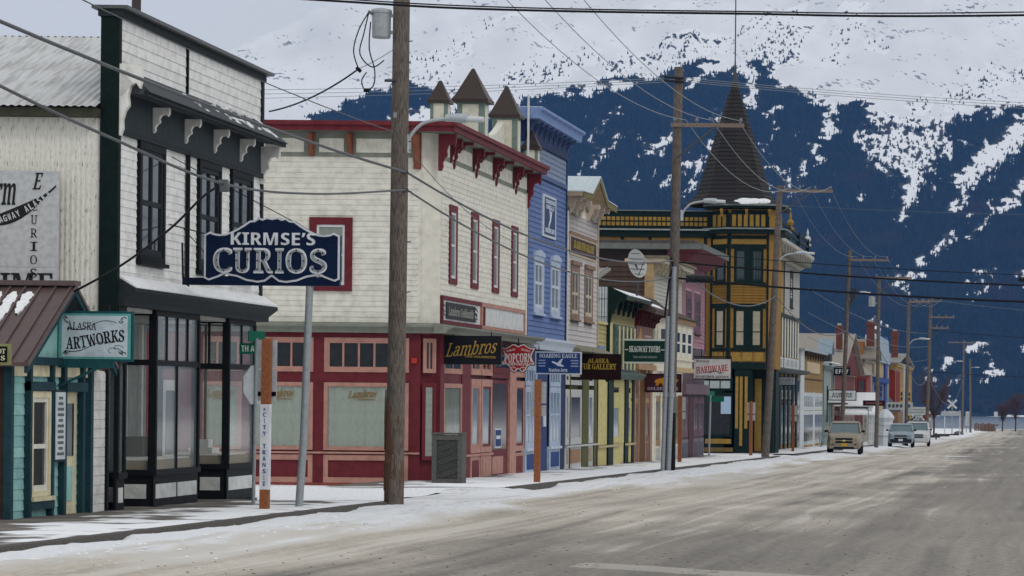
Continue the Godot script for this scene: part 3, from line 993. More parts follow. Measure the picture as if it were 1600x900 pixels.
	var f := Transform3D(Basis.IDENTITY, Vector3(0, 0, 0.05))
	showcase(o, f, 0.5, 1.0, -0.1, 0.6, 2.58, 3.5, [], [], dark, pale, gl)
	showcase(o, f, 2.9, 6.0, -0.1, 0.6, 2.58, 3.5, [0.5], [0.25, 0.5, 0.75], dark, pale, gl, 2)
	showcase(o, f, 8.25, 10.5, -0.1, 0.6, 2.58, 3.5, [], [0.5], dark, pale, gl)
	showcase(o, wall_side(2.9), -0.72, 0.04, -0.1, 0.6, 2.58, 3.5, [], [], dark, pale, gl)
	showcase(o, wall_side(8.25), -0.58, 0.04, -0.1, 0.6, 2.58, 3.5, [], [0.4], dark, pale, gl)
	showcase(o, wall_side(1.0), -0.62, 0.04, -0.1, 0.6, 2.58, 3.5, [], [], dark, pale, gl)
	showcase(o, wall_side(10.5), -1.9, 0.04, -0.1, 0.6, 2.58, 3.5, [0.5], [0.5], dark, pale, gl)
	showcase(o, wall_side(6.05), -0.72, 0.0, -0.1, 0.6, 2.58, 3.5, [], [], dark, pale, gl)
	# display decks and what shows through the glass
	var gold := stuff_mat("straw_matting", "8a7550", 0.9, noise_tex("grit", 0.12, 4, [[0.0, 0.55], [0.4, 0.95], [1.0, 1.0]]), Vector3(5, 5, 5))
	for k in [[2.98, 5.95], [8.32, 10.45]]:
		var dk := box("display_deck", o, gold, Vector3(k[0], 0.5, -1.5), Vector3(k[1], 0.86, -0.06))
		box("deck_cloth", dk, white, Vector3(k[0], 0.863, -1.5), Vector3(k[1], 0.885, -0.1))
	box("display_box", o, white, Vector3(8.7, 0.89, -0.8), Vector3(9.3, 1.0, -0.35))
	box("display_box", o, white, Vector3(8.8, 1.003, -0.75), Vector3(9.15, 1.16, -0.45))
	box("display_chest", o, paint("3a322c"), Vector3(5.0, 0.89, -1.0), Vector3(5.5, 1.25, -0.72))
	var iw := box("back_partition", o, paint("8d8f8c"), Vector3(0.5, -0.1, -2.2), Vector3(10.5, 3.45, -2.1))
	for k in 9:
		box("partition_post", iw, white, Vector3(0.7 + k * 1.15, 0.0, -2.1), Vector3(0.82 + k * 1.15, 3.4, -2.03))
	for k in [1.95, 7.1]:
		var dr := box("door", o, white, Vector3(k - 0.5, 0.0, -0.8), Vector3(k + 0.5, 2.3, -0.75))
		box("door_pane", dr, dark_glass(), Vector3(k - 0.34, 0.9, -0.748), Vector3(k + 0.34, 2.1, -0.74))
	box("shop_floor", o, paint("6a655e"), Vector3(0.5, -0.3, -2.2), Vector3(10.5, 0.02, 0.02))
	box("shop_ceiling", o, paint("b5b4ae"), Vector3(0.5, 3.43, -2.2), Vector3(10.5, 3.499, 0.0))
	# corrugated side wall with flaking white paint, and the roof behind the false front
	var flaking := stuff_mat("flaking_whitewash", "ebe9e2", 0.7, noise_tex("flakes", 0.022, 5, [[0.0, 0.22, 0.2, 0.17], [0.15, 0.3, 0.26, 0.22], [0.19, 0.88, 0.87, 0.85], [0.6, 0.97, 0.97, 0.96], [1.0, 1.0, 1.0, 1.0]]), Vector3(2.4, 0.45, 2.4))
	corrugated("corrugated_wall", o, flaking, wall_side(0.5) * Transform3D(Basis.IDENTITY, Vector3(-9.0, -0.3, 0)), 8.75, 6.98, 0.085, 0.006)
	box("eave_board", o, paint("4a4a3e"), Vector3(0.2, 6.64, -9.0), Vector3(0.5, 6.78, -0.25))
	box("rear_body", o, paint("6d6c68"), Vector3(0.56, -0.3, -9.0), Vector3(11.05, 6.7, -2.25))
	box("upper_body", o, paint("6d6c68"), Vector3(0.56, 3.5, -2.25), Vector3(11.05, 6.7, -0.21))
	var frosted := stuff_mat("frosted_iron", "c9cbcb", 0.55, noise_tex("frost", 0.014, 5, [[0.0, 0.74, 0.73, 0.72], [0.4, 0.84, 0.83, 0.82], [0.55, 1.1, 1.11, 1.13], [1.0, 1.16, 1.18, 1.2]]), Vector3(1.3, 0.1, 0.1), 0.1)
	var rise := Vector3(5.3, 1.75, 0).normalized()
	corrugated("corrugated_roof", o, frosted, Transform3D(Basis(Vector3(0, 0, 1), rise, Vector3(0, 0, 1).cross(rise)), Vector3(0.1, 6.8, -9.2)), 8.95, 5.58, 0.13, 0.012)
	corrugated("corrugated_roof", o, frosted, Transform3D(Basis(Vector3(0, 0, 1), Vector3(-rise.x, rise.y, 0), Vector3(0, 0, 1).cross(Vector3(-rise.x, rise.y, 0))), Vector3(10.7, 6.8, -9.2)), 8.95, 5.58, 0.13, 0.012)
	tube("stove_pipe", o, stuff_mat("rusty_pipe", "3d3632", 0.7, wear(), Vector3(2, 2, 2)), [Vector3(5.2, 7.0, -0.95), Vector3(5.2, 9.0, -0.95)], 0.06)
	tube("stove_pipe", o, stuff_mat("rusty_pipe", "3d3632", 0.7, wear(), Vector3(2, 2, 2)), [Vector3(5.2, 9.0, -0.95), Vector3(5.2, 10.3, -0.95)], 0.085)
	box("corner_boarding", o, stuff_mat("mossy_whitewash", "d9d8d2", 0.8, noise_tex("flakes", 0.022, 5, []), Vector3(2, 1, 2)), Vector3(-0.62, -0.2, -0.5), Vector3(0.12, 2.4, -0.05))
	for k in 16:
		box("painted_course", o, paint("d6d5d0"), Vector3(-0.6, -0.1 + k * 0.155, -0.06), Vector3(0.11, 0.045 + k * 0.155, -0.035))
	box("meter_pipe", o, dark, Vector3(0.14, -0.1, -0.1), Vector3(0.24, 3.5, 0.0))

func make_wall_signboard() -> void:
	var o := thing("wall_signboard", "weathered pale board with faded black lettering on the corrugated side wall", "sign", Vector3(-17.05, 3.4, -52.2))
	var ink := flat("26282a", 0.8)
	var b := stuff_mat("weathered_panel", "c3c5c6", 0.75, wear(), Vector3(1.2, 1.2, 1.2))
	box("board", o, b, Vector3(-0.9, 0.72, 0), Vector3(0.77, 2.32, 0.03))
	box("board", o, b, Vector3(-0.9, -0.4, 0), Vector3(0.77, 0.715, 0.03))
	var x := Transform3D(Basis.IDENTITY, Vector3(0, 0, 0.032))
	for k in 6:
		letters(o, "CURIOS"[k], ink, 0.11 if k != 3 else 0.12, 0.15, x.translated(Vector3(0.36, 1.73 - k * 0.222, 0)), "Droid Serif", false, 0.006)
	letters(o, "IME", ink, 0.88, 0.36, x.translated(Vector3(0.25, 0.44, 0)), "Droid Serif", true, 0.006)
	letters(o, "rm", ink, 0.36, 0.36, x.translated(Vector3(-0.12, 1.93, 0)), "Droid Serif", true, 0.006, 0.1)
	letters(o, "E", ink, 0.13, 0.28, x.translated(Vector3(0.42, 2.15, 0)), "Droid Serif", true, 0.006, 0.2)
	var top := []
	var low := []
	for k in 13:
		var f := k / 12.0
		var y := 1.47 + 0.5 * f * f + 0.1 * f
		var hh: float = 0.1 * sin(PI * minf(f + 0.12, 1.0)) + 0.02
		top.append(Vector2(-0.4 + 1.12 * f, y + hh))
		low.push_front(Vector2(-0.4 + 1.12 * f, y - hh))
	prism("ribbon", o, ink, top + low, 0.03, 0.036)
	var word := "SKAGWAY ALASKA"
	for k in word.length():
		if word[k] == " ":
			continue
		var f := 0.06 + 0.82 * k / 13.0
		letters(o, word[k], flat("c9cbcc", 0.8), 0.055, 0.11, Transform3D(Basis(Vector3.BACK, 0.25 + 0.5 * f), Vector3(-0.4 + 1.12 * f, 1.47 + 0.5 * f * f + 0.1 * f, 0.037)), "Droid Sans", true, 0.004)

func make_art_shop() -> void:
	var o := front("art_shop", "small teal gabled shop with brown metal roof and cream door at the left edge", "shop", 47.2, -15.5)
	var teal := [paint("8fbfbb"), paint("98c7c2"), paint("88b6b3")]
	var deep := paint("27434b", 0.55)
	var cream := paint("d8cfae")
	var brown := stuff_mat("brown_roof_steel", "5c4a48", 0.45, wear(), Vector3(0.8, 0.8, 0.8), 0.25)
	var w := box("wall", o, paint("79a5a2"), Vector3(0.05, -0.2, -4.0), Vector3(4.08, 2.45, -0.02))
	siding(w, teal, 0.1, 4.05, -0.1, 2.5, 0.16, Transform3D(Basis.IDENTITY, Vector3(0, 0, -0.02)), [[0.98, 2.0, 0.35, 2.15], [2.72, 3.55, -0.2, 2.12], [0.0, 4.2, 2.28, 2.46]])
	var plank := paint("3a302a", 0.8)
	for k in 14:
		var b := start()
		add_box(b, Vector3(-0.005 - rng.randf() * 0.01, -0.2, -4.0 + k * 0.285), Vector3(0.05, 2.5, -3.723 + k * 0.285))
		obj("side_board", b, plank, w)
	for k in [[-0.02, 0.12], [0.9, 1.0], [2.0, 2.1], [2.58, 2.72], [3.56, 3.68], [3.98, 4.12]]:
		box("post", o, deep, Vector3(k[0], -0.2, -0.02), Vector3(k[1], 2.52, 0.09))
	box("lintel_beam", o, deep, Vector3(-0.05, 2.46, -0.02), Vector3(4.15, 2.58, 0.12))
	box("window_head", o, deep, Vector3(0.9, 2.06, -0.02), Vector3(2.1, 2.2, 0.1))
	box("window_base", o, deep, Vector3(0.95, 0.22, -0.02), Vector3(2.1, 0.36, 0.1))
	box("door_head", o, deep, Vector3(2.6, 2.05, 0.0), Vector3(3.68, 2.2, 0.13))
	for k in [[0.14, 0.88], [1.02, 1.98], [2.12, 2.56], [2.74, 3.54], [3.7, 3.96]]:
		box("cream_panel", o, cream, Vector3(k[0], 2.28, -0.01), Vector3(k[1], 2.455, 0.035))
	window(o, Transform3D.IDENTITY, 1.02, 1.98, 0.42, 2.05, cream, paint("e2dfd2"), dark_glass(), 0.1, [], [0.48], 0.07, true, "window", 0.07)
	var d := box("door", o, cream, Vector3(2.74, 0.0, -0.06), Vector3(3.54, 2.04, -0.01))
	box("door_pane", d, dark_glass(), Vector3(2.92, 1.02, -0.01), Vector3(3.36, 1.86, 0.0))
	box("door_panel", d, paint("98c7c2"), Vector3(2.98, 0.3, -0.01), Vector3(3.3, 0.85, 0.004))
	# vertical name board between window and door
	# gable and roof
	prism("gable", o, paint("98c7c2"), [Vector2(0.0, 2.56), Vector2(4.15, 2.56), Vector2(2.07, 3.66)], -0.08, 0.02)
	var s := start()
	for k in [-1.0, 1.0]:
		var e := Vector3(2.07 + k * 2.3, 2.42, 0)
		var r := Vector3(2.07, 3.68, 0)
		hexa(s, [e + Vector3(0, 0, -4.2), e + Vector3(0, 0, 0.42), r + Vector3(0, 0, 0.42), r + Vector3(0, 0, -4.2), e + Vector3(0, 0.06, -4.2), e + Vector3(0, 0.06, 0.42), r + Vector3(0, 0.06, 0.42), r + Vector3(0, 0.06, -4.2)])
	var rf := obj("roof", s, brown, o)
	for k in [-1.0, 1.0]:
		for i in 20:
			var z := 0.38 - i * 0.235
			s = start()
			var e := Vector3(2.07 + k * 2.3, 2.48, z)
			var r := Vector3(2.07, 3.74, z)
			hexa(s, [e, e + Vector3(0, 0, -0.03), r + Vector3(0, 0, -0.03), r, e + Vector3(0, 0.035, 0), e + Vector3(0, 0.035, -0.03), r + Vector3(0, 0.035, -0.03), r + Vector3(0, 0.035, 0)])
			obj("standing_seam", s, brown, rf)
	box("ridge_cap", rf, brown, Vector3(1.92, 3.71, -4.22), Vector3(2.22, 3.79, 0.44))
	for k in [-1.0, 1.0]:                                        # rake boards under the roof edge
		s = start()
		var e := Vector3(2.07 + k * 2.28, 2.32, 0.34)
		var r := Vector3(2.07, 3.58, 0.34)
		hexa(s, [e, e + Vector3(0, 0, 0.06), r + Vector3(0, 0, 0.06), r, e + Vector3(0, 0.1, 0), e + Vector3(0, 0.1, 0.06), r + Vector3(0, 0.1, 0.06), r + Vector3(0, 0.1, 0)])
		obj("rake_board", s, deep, o)
	for i in 8:                                                   # snow left between the seams on the near slope
		var z := 0.38 - (i + 2) * 0.235
		var f1 := 0.86 + rng.randf_range(-0.04, 0.04)
		var f0 := clampf(0.55 - i * 0.12 + rng.randf_range(-0.08, 0.08), 0.08, 0.6)
		var n := 9
		s = start()
		for q in n:
			var p := []
			for e in [[0, -1.0], [1, -1.0], [1, 1.0], [0, 1.0]]:
				var f := lerpf(f0, f1, float(q + e[0]) / n)
				var taper: float = clampf(minf((f - f0) / 0.14 + 0.25, (f1 - f) / 0.05 + 0.4), 0.0, 1.0)
				var wd: float = 0.095 * taper * (0.85 + 0.15 * sin(q * 2.1 + i))
				p.append(Vector3(lerpf(-0.23, 2.07, f), lerpf(2.48, 3.74, f) + 0.03, z - 0.13 + e[1] * wd))
			face(s, p, p[0] - Vector3(0.2, -1, 0) * 0 - Vector3(-0.5, 1, 0))
			for sd in [0, 2]:
				face(s, [p[sd], p[sd + 1], p[sd + 1] - Vector3(0, 0.03, 0), p[sd] - Vector3(0, 0.03, 0)], (p[0] + p[2]) / 2.0)
		obj("snow_patch", s, snow(), rf)

func make_art_shop_signs() -> void:
	var deep := paint("27555a", 0.5)
	var o := thing("hanging_sign", "pale blue sign with black lettering and teal border hung beside the brown roof", "sign", Vector3(-14.89, 2.53, -49.6))
	box("frame", o, deep, Vector3(-0.61, 0.0, -0.05), Vector3(0.61, 0.8, 0.0))
	box("border", o, paint("63a8a4", 0.5, 0.0), Vector3(-0.57, 0.04, 0.0), Vector3(0.57, 0.76, 0.006))
	box("panel", o, paint("c6d3dc", 0.5, 0.0), Vector3(-0.52, 0.075, 0.0), Vector3(0.52, 0.725, 0.012))
	var ink := flat("17191c", 0.6)
	var x := Transform3D(Basis.IDENTITY, Vector3(0, 0, 0.012))
	letters(o, "ALASKA", ink, 0.46, 0.12, x.translated(Vector3(-0.2, 0.56, 0)), "Droid Serif", false, 0.006, 0.05)
	var word := "ARTWORKS"
	var ww := [0.12, 0.12, 0.1, 0.17, 0.12, 0.13, 0.13, 0.1]
	var at := -0.45
	for k in 8:
		var f := k / 7.0
		letters(o, word[k], ink, ww[k] * 0.9, 0.19, Transform3D(Basis(Vector3.BACK, 0.22 * sin(PI * f)), Vector3(at + ww[k] / 2, 0.29 + 0.12 * smoothstep(0.0, 1.0, f), 0.012)), "Droid Serif", true, 0.006)
		at += ww[k] * 0.93
	for cv in [[-0.44, 0.53, 0.34, 0.62, 0.05], [-0.46, 0.17, 0.3, 0.3, 0.04]]:
		var pts := []
		for k in 15:
			var f := k / 14.0
			pts.append(Vector3(lerpf(cv[0], cv[2], f), lerpf(cv[1], cv[3], f) - sin(f * TAU) * cv[4], 0.014))
		tube("flourish", o, ink, pts, 0.007, 0.004, 5)
	for cc in [[-0.38, 0.5, 0.06], [0.3, 0.17, 0.09], [0.37, 0.22, 0.07]]:
		var pts := []
		for k in 13:
			var w := k / 12.0 * 4.0
			pts.append(Vector3(cc[0] + cos(w) * cc[2] * (1.3 - k * 0.05), cc[1] + sin(w) * cc[2] * 0.55, 0.014))
		tube("flourish", o, ink, pts, 0.004, -1.0, 5)
	for cx in [-1.0, 1.0]:
		for cy in [-1.0, 1.0]:
			var c := Vector3(cx * 0.47, 0.4 + cy * 0.28, 0.014)
			for k in 3:
				var pts := []
				for q in 7:
					var w := q / 6.0 * 3.6 + k * 1.5
					pts.append(c + Vector3(cos(w) * 0.03 - cx * k * 0.025, sin(w) * 0.03 - cy * k * 0.02, 0))
				tube("corner_scroll", o, ink, pts, 0.008, 0.004, 5)
	box("support_arm", o, deep, Vector3(-0.62, -0.1, -0.05), Vector3(0.3, 0.0, 0.0))
	prism("support_brace", o, deep, [Vector2(-0.62, -0.4), Vector2(-0.55, -0.4), Vector2(0.1, -0.1), Vector2(0.0, -0.1)], -0.05, 0.0)
	o = thing("name_board", "narrow white upright board with small print between the teal shop's window and door", "sign", Vector3(-15.4, 0.98, -49.52), PI / 2)
	box("frame", o, paint("24383c", 0.5), Vector3(-0.27, -0.04, -0.03), Vector3(0.27, 1.1, 0.0))
	box("board", o, paint("c9d1d4", 0.5, 0.0), Vector3(-0.24, 0.0, 0.0), Vector3(0.24, 1.06, 0.012))
	for k in 11:
		var hw := rng.randf_range(0.1, 0.18)
		box("print_line", o, flat("5d6467", 0.7), Vector3(-hw, 0.945 - k * 0.088, 0.012), Vector3(hw, 0.99 - k * 0.088, 0.015))
	o = thing("small_sign", "small black sign with pale letters under the brown roof's eave at the photo's edge", "sign", Vector3(-15.2, 2.43, -46.0))
	box("frame", o, paint("8c8c5e", 0.5), Vector3(-0.5, 0.0, -0.04), Vector3(0.16, 0.31, 0.0))
	box("panel", o, paint("17181a", 0.5, 0.0), Vector3(-0.46, 0.04, 0.0), Vector3(0.11, 0.27, 0.01))
	letters(o, "OT", flat("d8d0b0", 0.6), 0.11, 0.07, Transform3D(Basis.IDENTITY, Vector3(0.03, 0.2, 0.01)), "Droid Serif", true, 0.005)
	letters(o, "S", flat("d8d0b0", 0.6), 0.06, 0.07, Transform3D(Basis.IDENTITY, Vector3(0.05, 0.1, 0.01)), "Droid Serif", true, 0.005)
	tube("hanger", o, black_cable(), [Vector3(-0.1, 0.31, -0.02), Vector3(-0.1, 0.5, -0.02)], 0.012)

func make_curios_sign() -> void:
	var o := thing("projecting_sign", "large navy shaped sign reading CURIOS with white edge on a grey pole", "sign", Vector3(-13.61, -0.02, -55.8))
	var navy := paint("15233f", 0.4, 0.0)
	var white := paint("dfe3e8", 0.45, 0.3)
	# half outline, right of the middle, in metres above the foot of the board
	var half := [[0.0, 1.18], [0.1, 1.2], [0.17, 1.165], [0.24, 1.19], [0.31, 1.14], [0.4, 1.13], [0.5, 1.06], [0.62, 0.985], [0.73, 0.93], [0.83, 0.895], [0.93, 0.885], [1.03, 0.9], [1.1, 0.93], [1.16, 0.9], [1.205, 0.88], [1.205, 0.1], [1.12, 0.06], [0.95, 0.12], [0.85, 0.17], [0.62, 0.13], [0.45, 0.06], [0.25, 0.03], [0.12, 0.05], [0.0, 0.14]]
	var pts := []
	for p in half:
		pts.append(Vector2(p[0], p[1] + 4.02))
	for k in range(half.size() - 2, 0, -1):
		pts.append(Vector2(-half[k][0], half[k][1] + 4.02))
	var outer := PackedVector2Array(pts)
	var back := pts.duplicate()
	prism("board", o, navy, back, -0.14, 0.0)
	prism("edge_band", o, white, back, 0.0, 0.012)
	var inner := Geometry2D.offset_polygon(outer, -0.035)
	prism("face", o, navy, Array(inner[0]), 0.0, 0.024)
	box("foot_board", o, navy, Vector3(-1.2, 4.0, -0.13), Vector3(1.2, 4.16, -0.005))
	box("beam", o, paint("1a2233", 0.5), Vector3(-1.6, 4.0, -0.12), Vector3(-1.2, 4.13, -0.02))
	var x := Transform3D(Basis.IDENTITY, Vector3(0, 0, 0.024))
	letters(o, "KIRMSE’S", white, 1.5, 0.22, x.translated(Vector3(0.02, 4.83, 0)), "Droid Sans", true, 0.01)
	var word := "CURIOS"
	var cx := [-0.87, -0.52, -0.15, 0.14, 0.44, 0.83]
	var cw := [0.34, 0.33, 0.34, 0.15, 0.38, 0.31]
	for k in 6:
		letters(o, word[k], white, cw[k], 0.45, x.translated(Vector3(cx[k], 4.44, 0)), "Droid Serif", true, 0.012, 0.0, "letter_edge")
		letters(o, word[k], paint("9aa0a4", 0.5, 0.0), cw[k] * 0.86, 0.38, x.translated(Vector3(cx[k], 4.44, 0.01)), "Droid Serif", false, 0.012, 0.0, "letter_face")
	var bulbs := {0: [[-0.1, 0], [-0.08, 0.12], [0.02, 0.18], [0.1, 0.12], [-0.08, -0.12], [0.02, -0.18], [0.1, -0.12]], 1: [[-0.1, 0.14], [-0.1, 0], [-0.08, -0.13], [0.0, -0.19], [0.08, -0.12], [0.1, 0.02], [0.1, 0.15]], 2: [[-0.1, 0.15], [-0.1, 0], [-0.1, -0.15], [0, 0.17], [0.07, 0.1], [0, 0.01], [0.1, -0.16]], 3: [[0, 0.15], [0, 0], [0, -0.15]], 4: [[-0.13, 0], [-0.1, 0.13], [0, 0.19], [0.1, 0.13], [0.13, 0], [0.1, -0.13], [0, -0.19], [-0.1, -0.13]], 5: [[0.08, 0.14], [0, 0.19], [-0.08, 0.12], [0, 0.02], [0.09, -0.09], [0, -0.19], [-0.09, -0.14]]}
	var sk := start()
	add_lathe(sk, [[0.016, 0.0], [0.016, 0.012], [0.0, 0.016]], 6, Transform3D(Basis(Vector3.RIGHT, PI / 2), Vector3.ZERO))
	var dot := sk.commit()
	for k in 6:
		for b in bulbs[k]:
			var q := mesh_obj("bulb_socket", dot, flat("3a3a3c", 0.5), o)
			q.position = Vector3(cx[k] + b[0], 4.44 + b[1], 0.044)
	tube("pole", o, galvanised(), [Vector3(0.49, -0.1, -0.1), Vector3(0.57, 1.2, -0.09), Vector3(0.66, 4.02, -0.07)], 0.07, 0.065, 10)
	tube("guy_rod", o, black_cable(), [Vector3(0.35, 5.15, -0.07), Vector3(-1.9, 6.3, -0.3)], 0.008)
	tube("guy_rod", o, black_cable(), [Vector3(-1.15, 4.9, -0.07), Vector3(-1.95, 5.1, -0.1)], 0.01)
	tube("guy_rod", o, black_cable(), [Vector3(-1.6, 4.1, -0.07), Vector3(-1.62, 4.75, -0.07)], 0.018)
	tube("wire", o, black_cable(), [Vector3(-1.15, 4.5, -0.07), Vector3(-1.6, 5.0, -0.07)], 0.008)

func make_posts_on_corner() -> void:
	var o := thing("transit_post", "white CITY TRANSIT marker post with orange ends and sign plates behind it", "sign post", Vector3(-13.38, ground_y(54.5), -54.5))
	var orange := stuff_mat("orange_brown_wood", "9a5a30", 0.8, grain(), Vector3(5, 0.6, 5), 0.0, 0.4)
	var lean := Transform3D(Basis(Vector3.BACK, -0.005), Vector3.ZERO)
	box_in("post", o, orange, Vector3(-0.075, -0.2, -0.075), Vector3(0.075, 0.36, 0.075), lean)
	box_in("white_panel", o, paint("d9dbe0", 0.5, 0.3), Vector3(-0.078, 0.36, -0.078), Vector3(0.078, 1.84, 0.078), lean)
	box_in("post", o, orange, Vector3(-0.075, 1.84, -0.075), Vector3(0.075, 2.98, 0.075), lean)
	var word := "CITY TRANSIT"
	for k in word.length():
		if word[k] != " ":
			letters(o, word[k], flat("2f4a86", 0.5), 0.055 if word[k] != "I" else 0.018, 0.075, Transform3D(Basis.IDENTITY, Vector3(0.004, 1.66 - k * 0.109, 0.08)), "Droid Sans", true, 0.004)
	for k in [0.45, 1.76]:
		prism("arrow_mark", o, flat("2f4a86", 0.5), [Vector2(-0.02, k - 0.02), Vector2(0.02, k - 0.02), Vector2(0.0, k + 0.02)], 0.079, 0.083)
	var plate := stuff_mat("sign_back", "b4b9bd", 0.45, wear(), Vector3(1, 1, 1), 0.4)
	for k in [[2.46, 2.96, 0.17], [1.98, 2.44, 0.17], [1.9, 2.06, 0.16]]:
		box("sign_plate", o, plate, Vector3(-k[2], k[0], -0.1), Vector3(k[2], k[1], -0.085))
	o = thing("street_sign_post", "thin metal post with green street name plates and the back of a stop sign", "sign post", Vector3(-14.2, ground_y(57.0), -57.0))
	tube("post", o, galvanised(), [Vector3(0, -0.2, 0), Vector3(0.03, 3.05, 0)], 0.033)
	box("name_plate", o, paint("1d6a52", 0.4, 0.0), Vector3(-0.28, 2.76, -0.01), Vector3(0.14, 2.96, 0.012))
	letters(o, "TH AVE", flat("d5e2dc", 0.5), 0.36, 0.11, Transform3D(Basis.IDENTITY, Vector3(-0.06, 2.86, 0.012)), "Droid Sans", true, 0.004)
	box_in("name_plate", o, paint("1d6a52", 0.4, 0.0), Vector3(-0.25, 2.99, -0.01), Vector3(0.25, 3.18, 0.01), Transform3D(Basis(Vector3.UP, 1.2), Vector3(0.03, 0, 0)))
	var oct := []
	for k in 8:
		oct.append(Vector2(cos(PI / 8 + k * PI / 4), sin(PI / 8 + k * PI / 4)) * 0.38 + Vector2(0, 2.2))
	prism("stop_sign_back", o, plate, oct, -0.01, 0.01, Transform3D(Basis(Vector3.UP, 1.1), Vector3(0.02, 0, -0.045)))
# ------------------------------------------------------------------ second block, near half: jeweller's corner, blue shop, white shop
func turret(o: Node3D, s: float, t: float, half: float, base: float, eave: float, apex: float, eh: float) -> void:
	var green := paint("7d8d85", 0.6)
	var cream := paint("dedac9")
	var w := box("turret", o, green, Vector3(s - half, base, t - half), Vector3(s + half, eave, t + half))
	var inset := half * 0.6
	for k in 4:
		var x := Transform3D(Basis(Vector3.UP, k * PI / 2), Vector3(s, 0, t))
		box_in("turret_panel", w, cream, Vector3(-inset, base + (eave - base) * 0.16, half), Vector3(inset, eave - (eave - base) * 0.1, half + 0.012), x)
	var st := start()
	add_lathe(st, [[eh * 1.414, eave], [eh * 1.42, eave + 0.03], [eh * 1.16, eave + (apex - eave) * 0.17], [0.05, apex - 0.02], [0.0, apex]], 4, Transform3D(Basis.IDENTITY, Vector3(s, 0, t)), PI / 4)
	add_box(st, Vector3(s - eh, eave - 0.05, t - eh), Vector3(s + eh, eave, t + eh))
	obj("turret_roof", st, stuff_mat("weathered_copper", "3b2f29", 0.5, wear(), Vector3(1.4, 0.8, 1.4), 0.35), w)

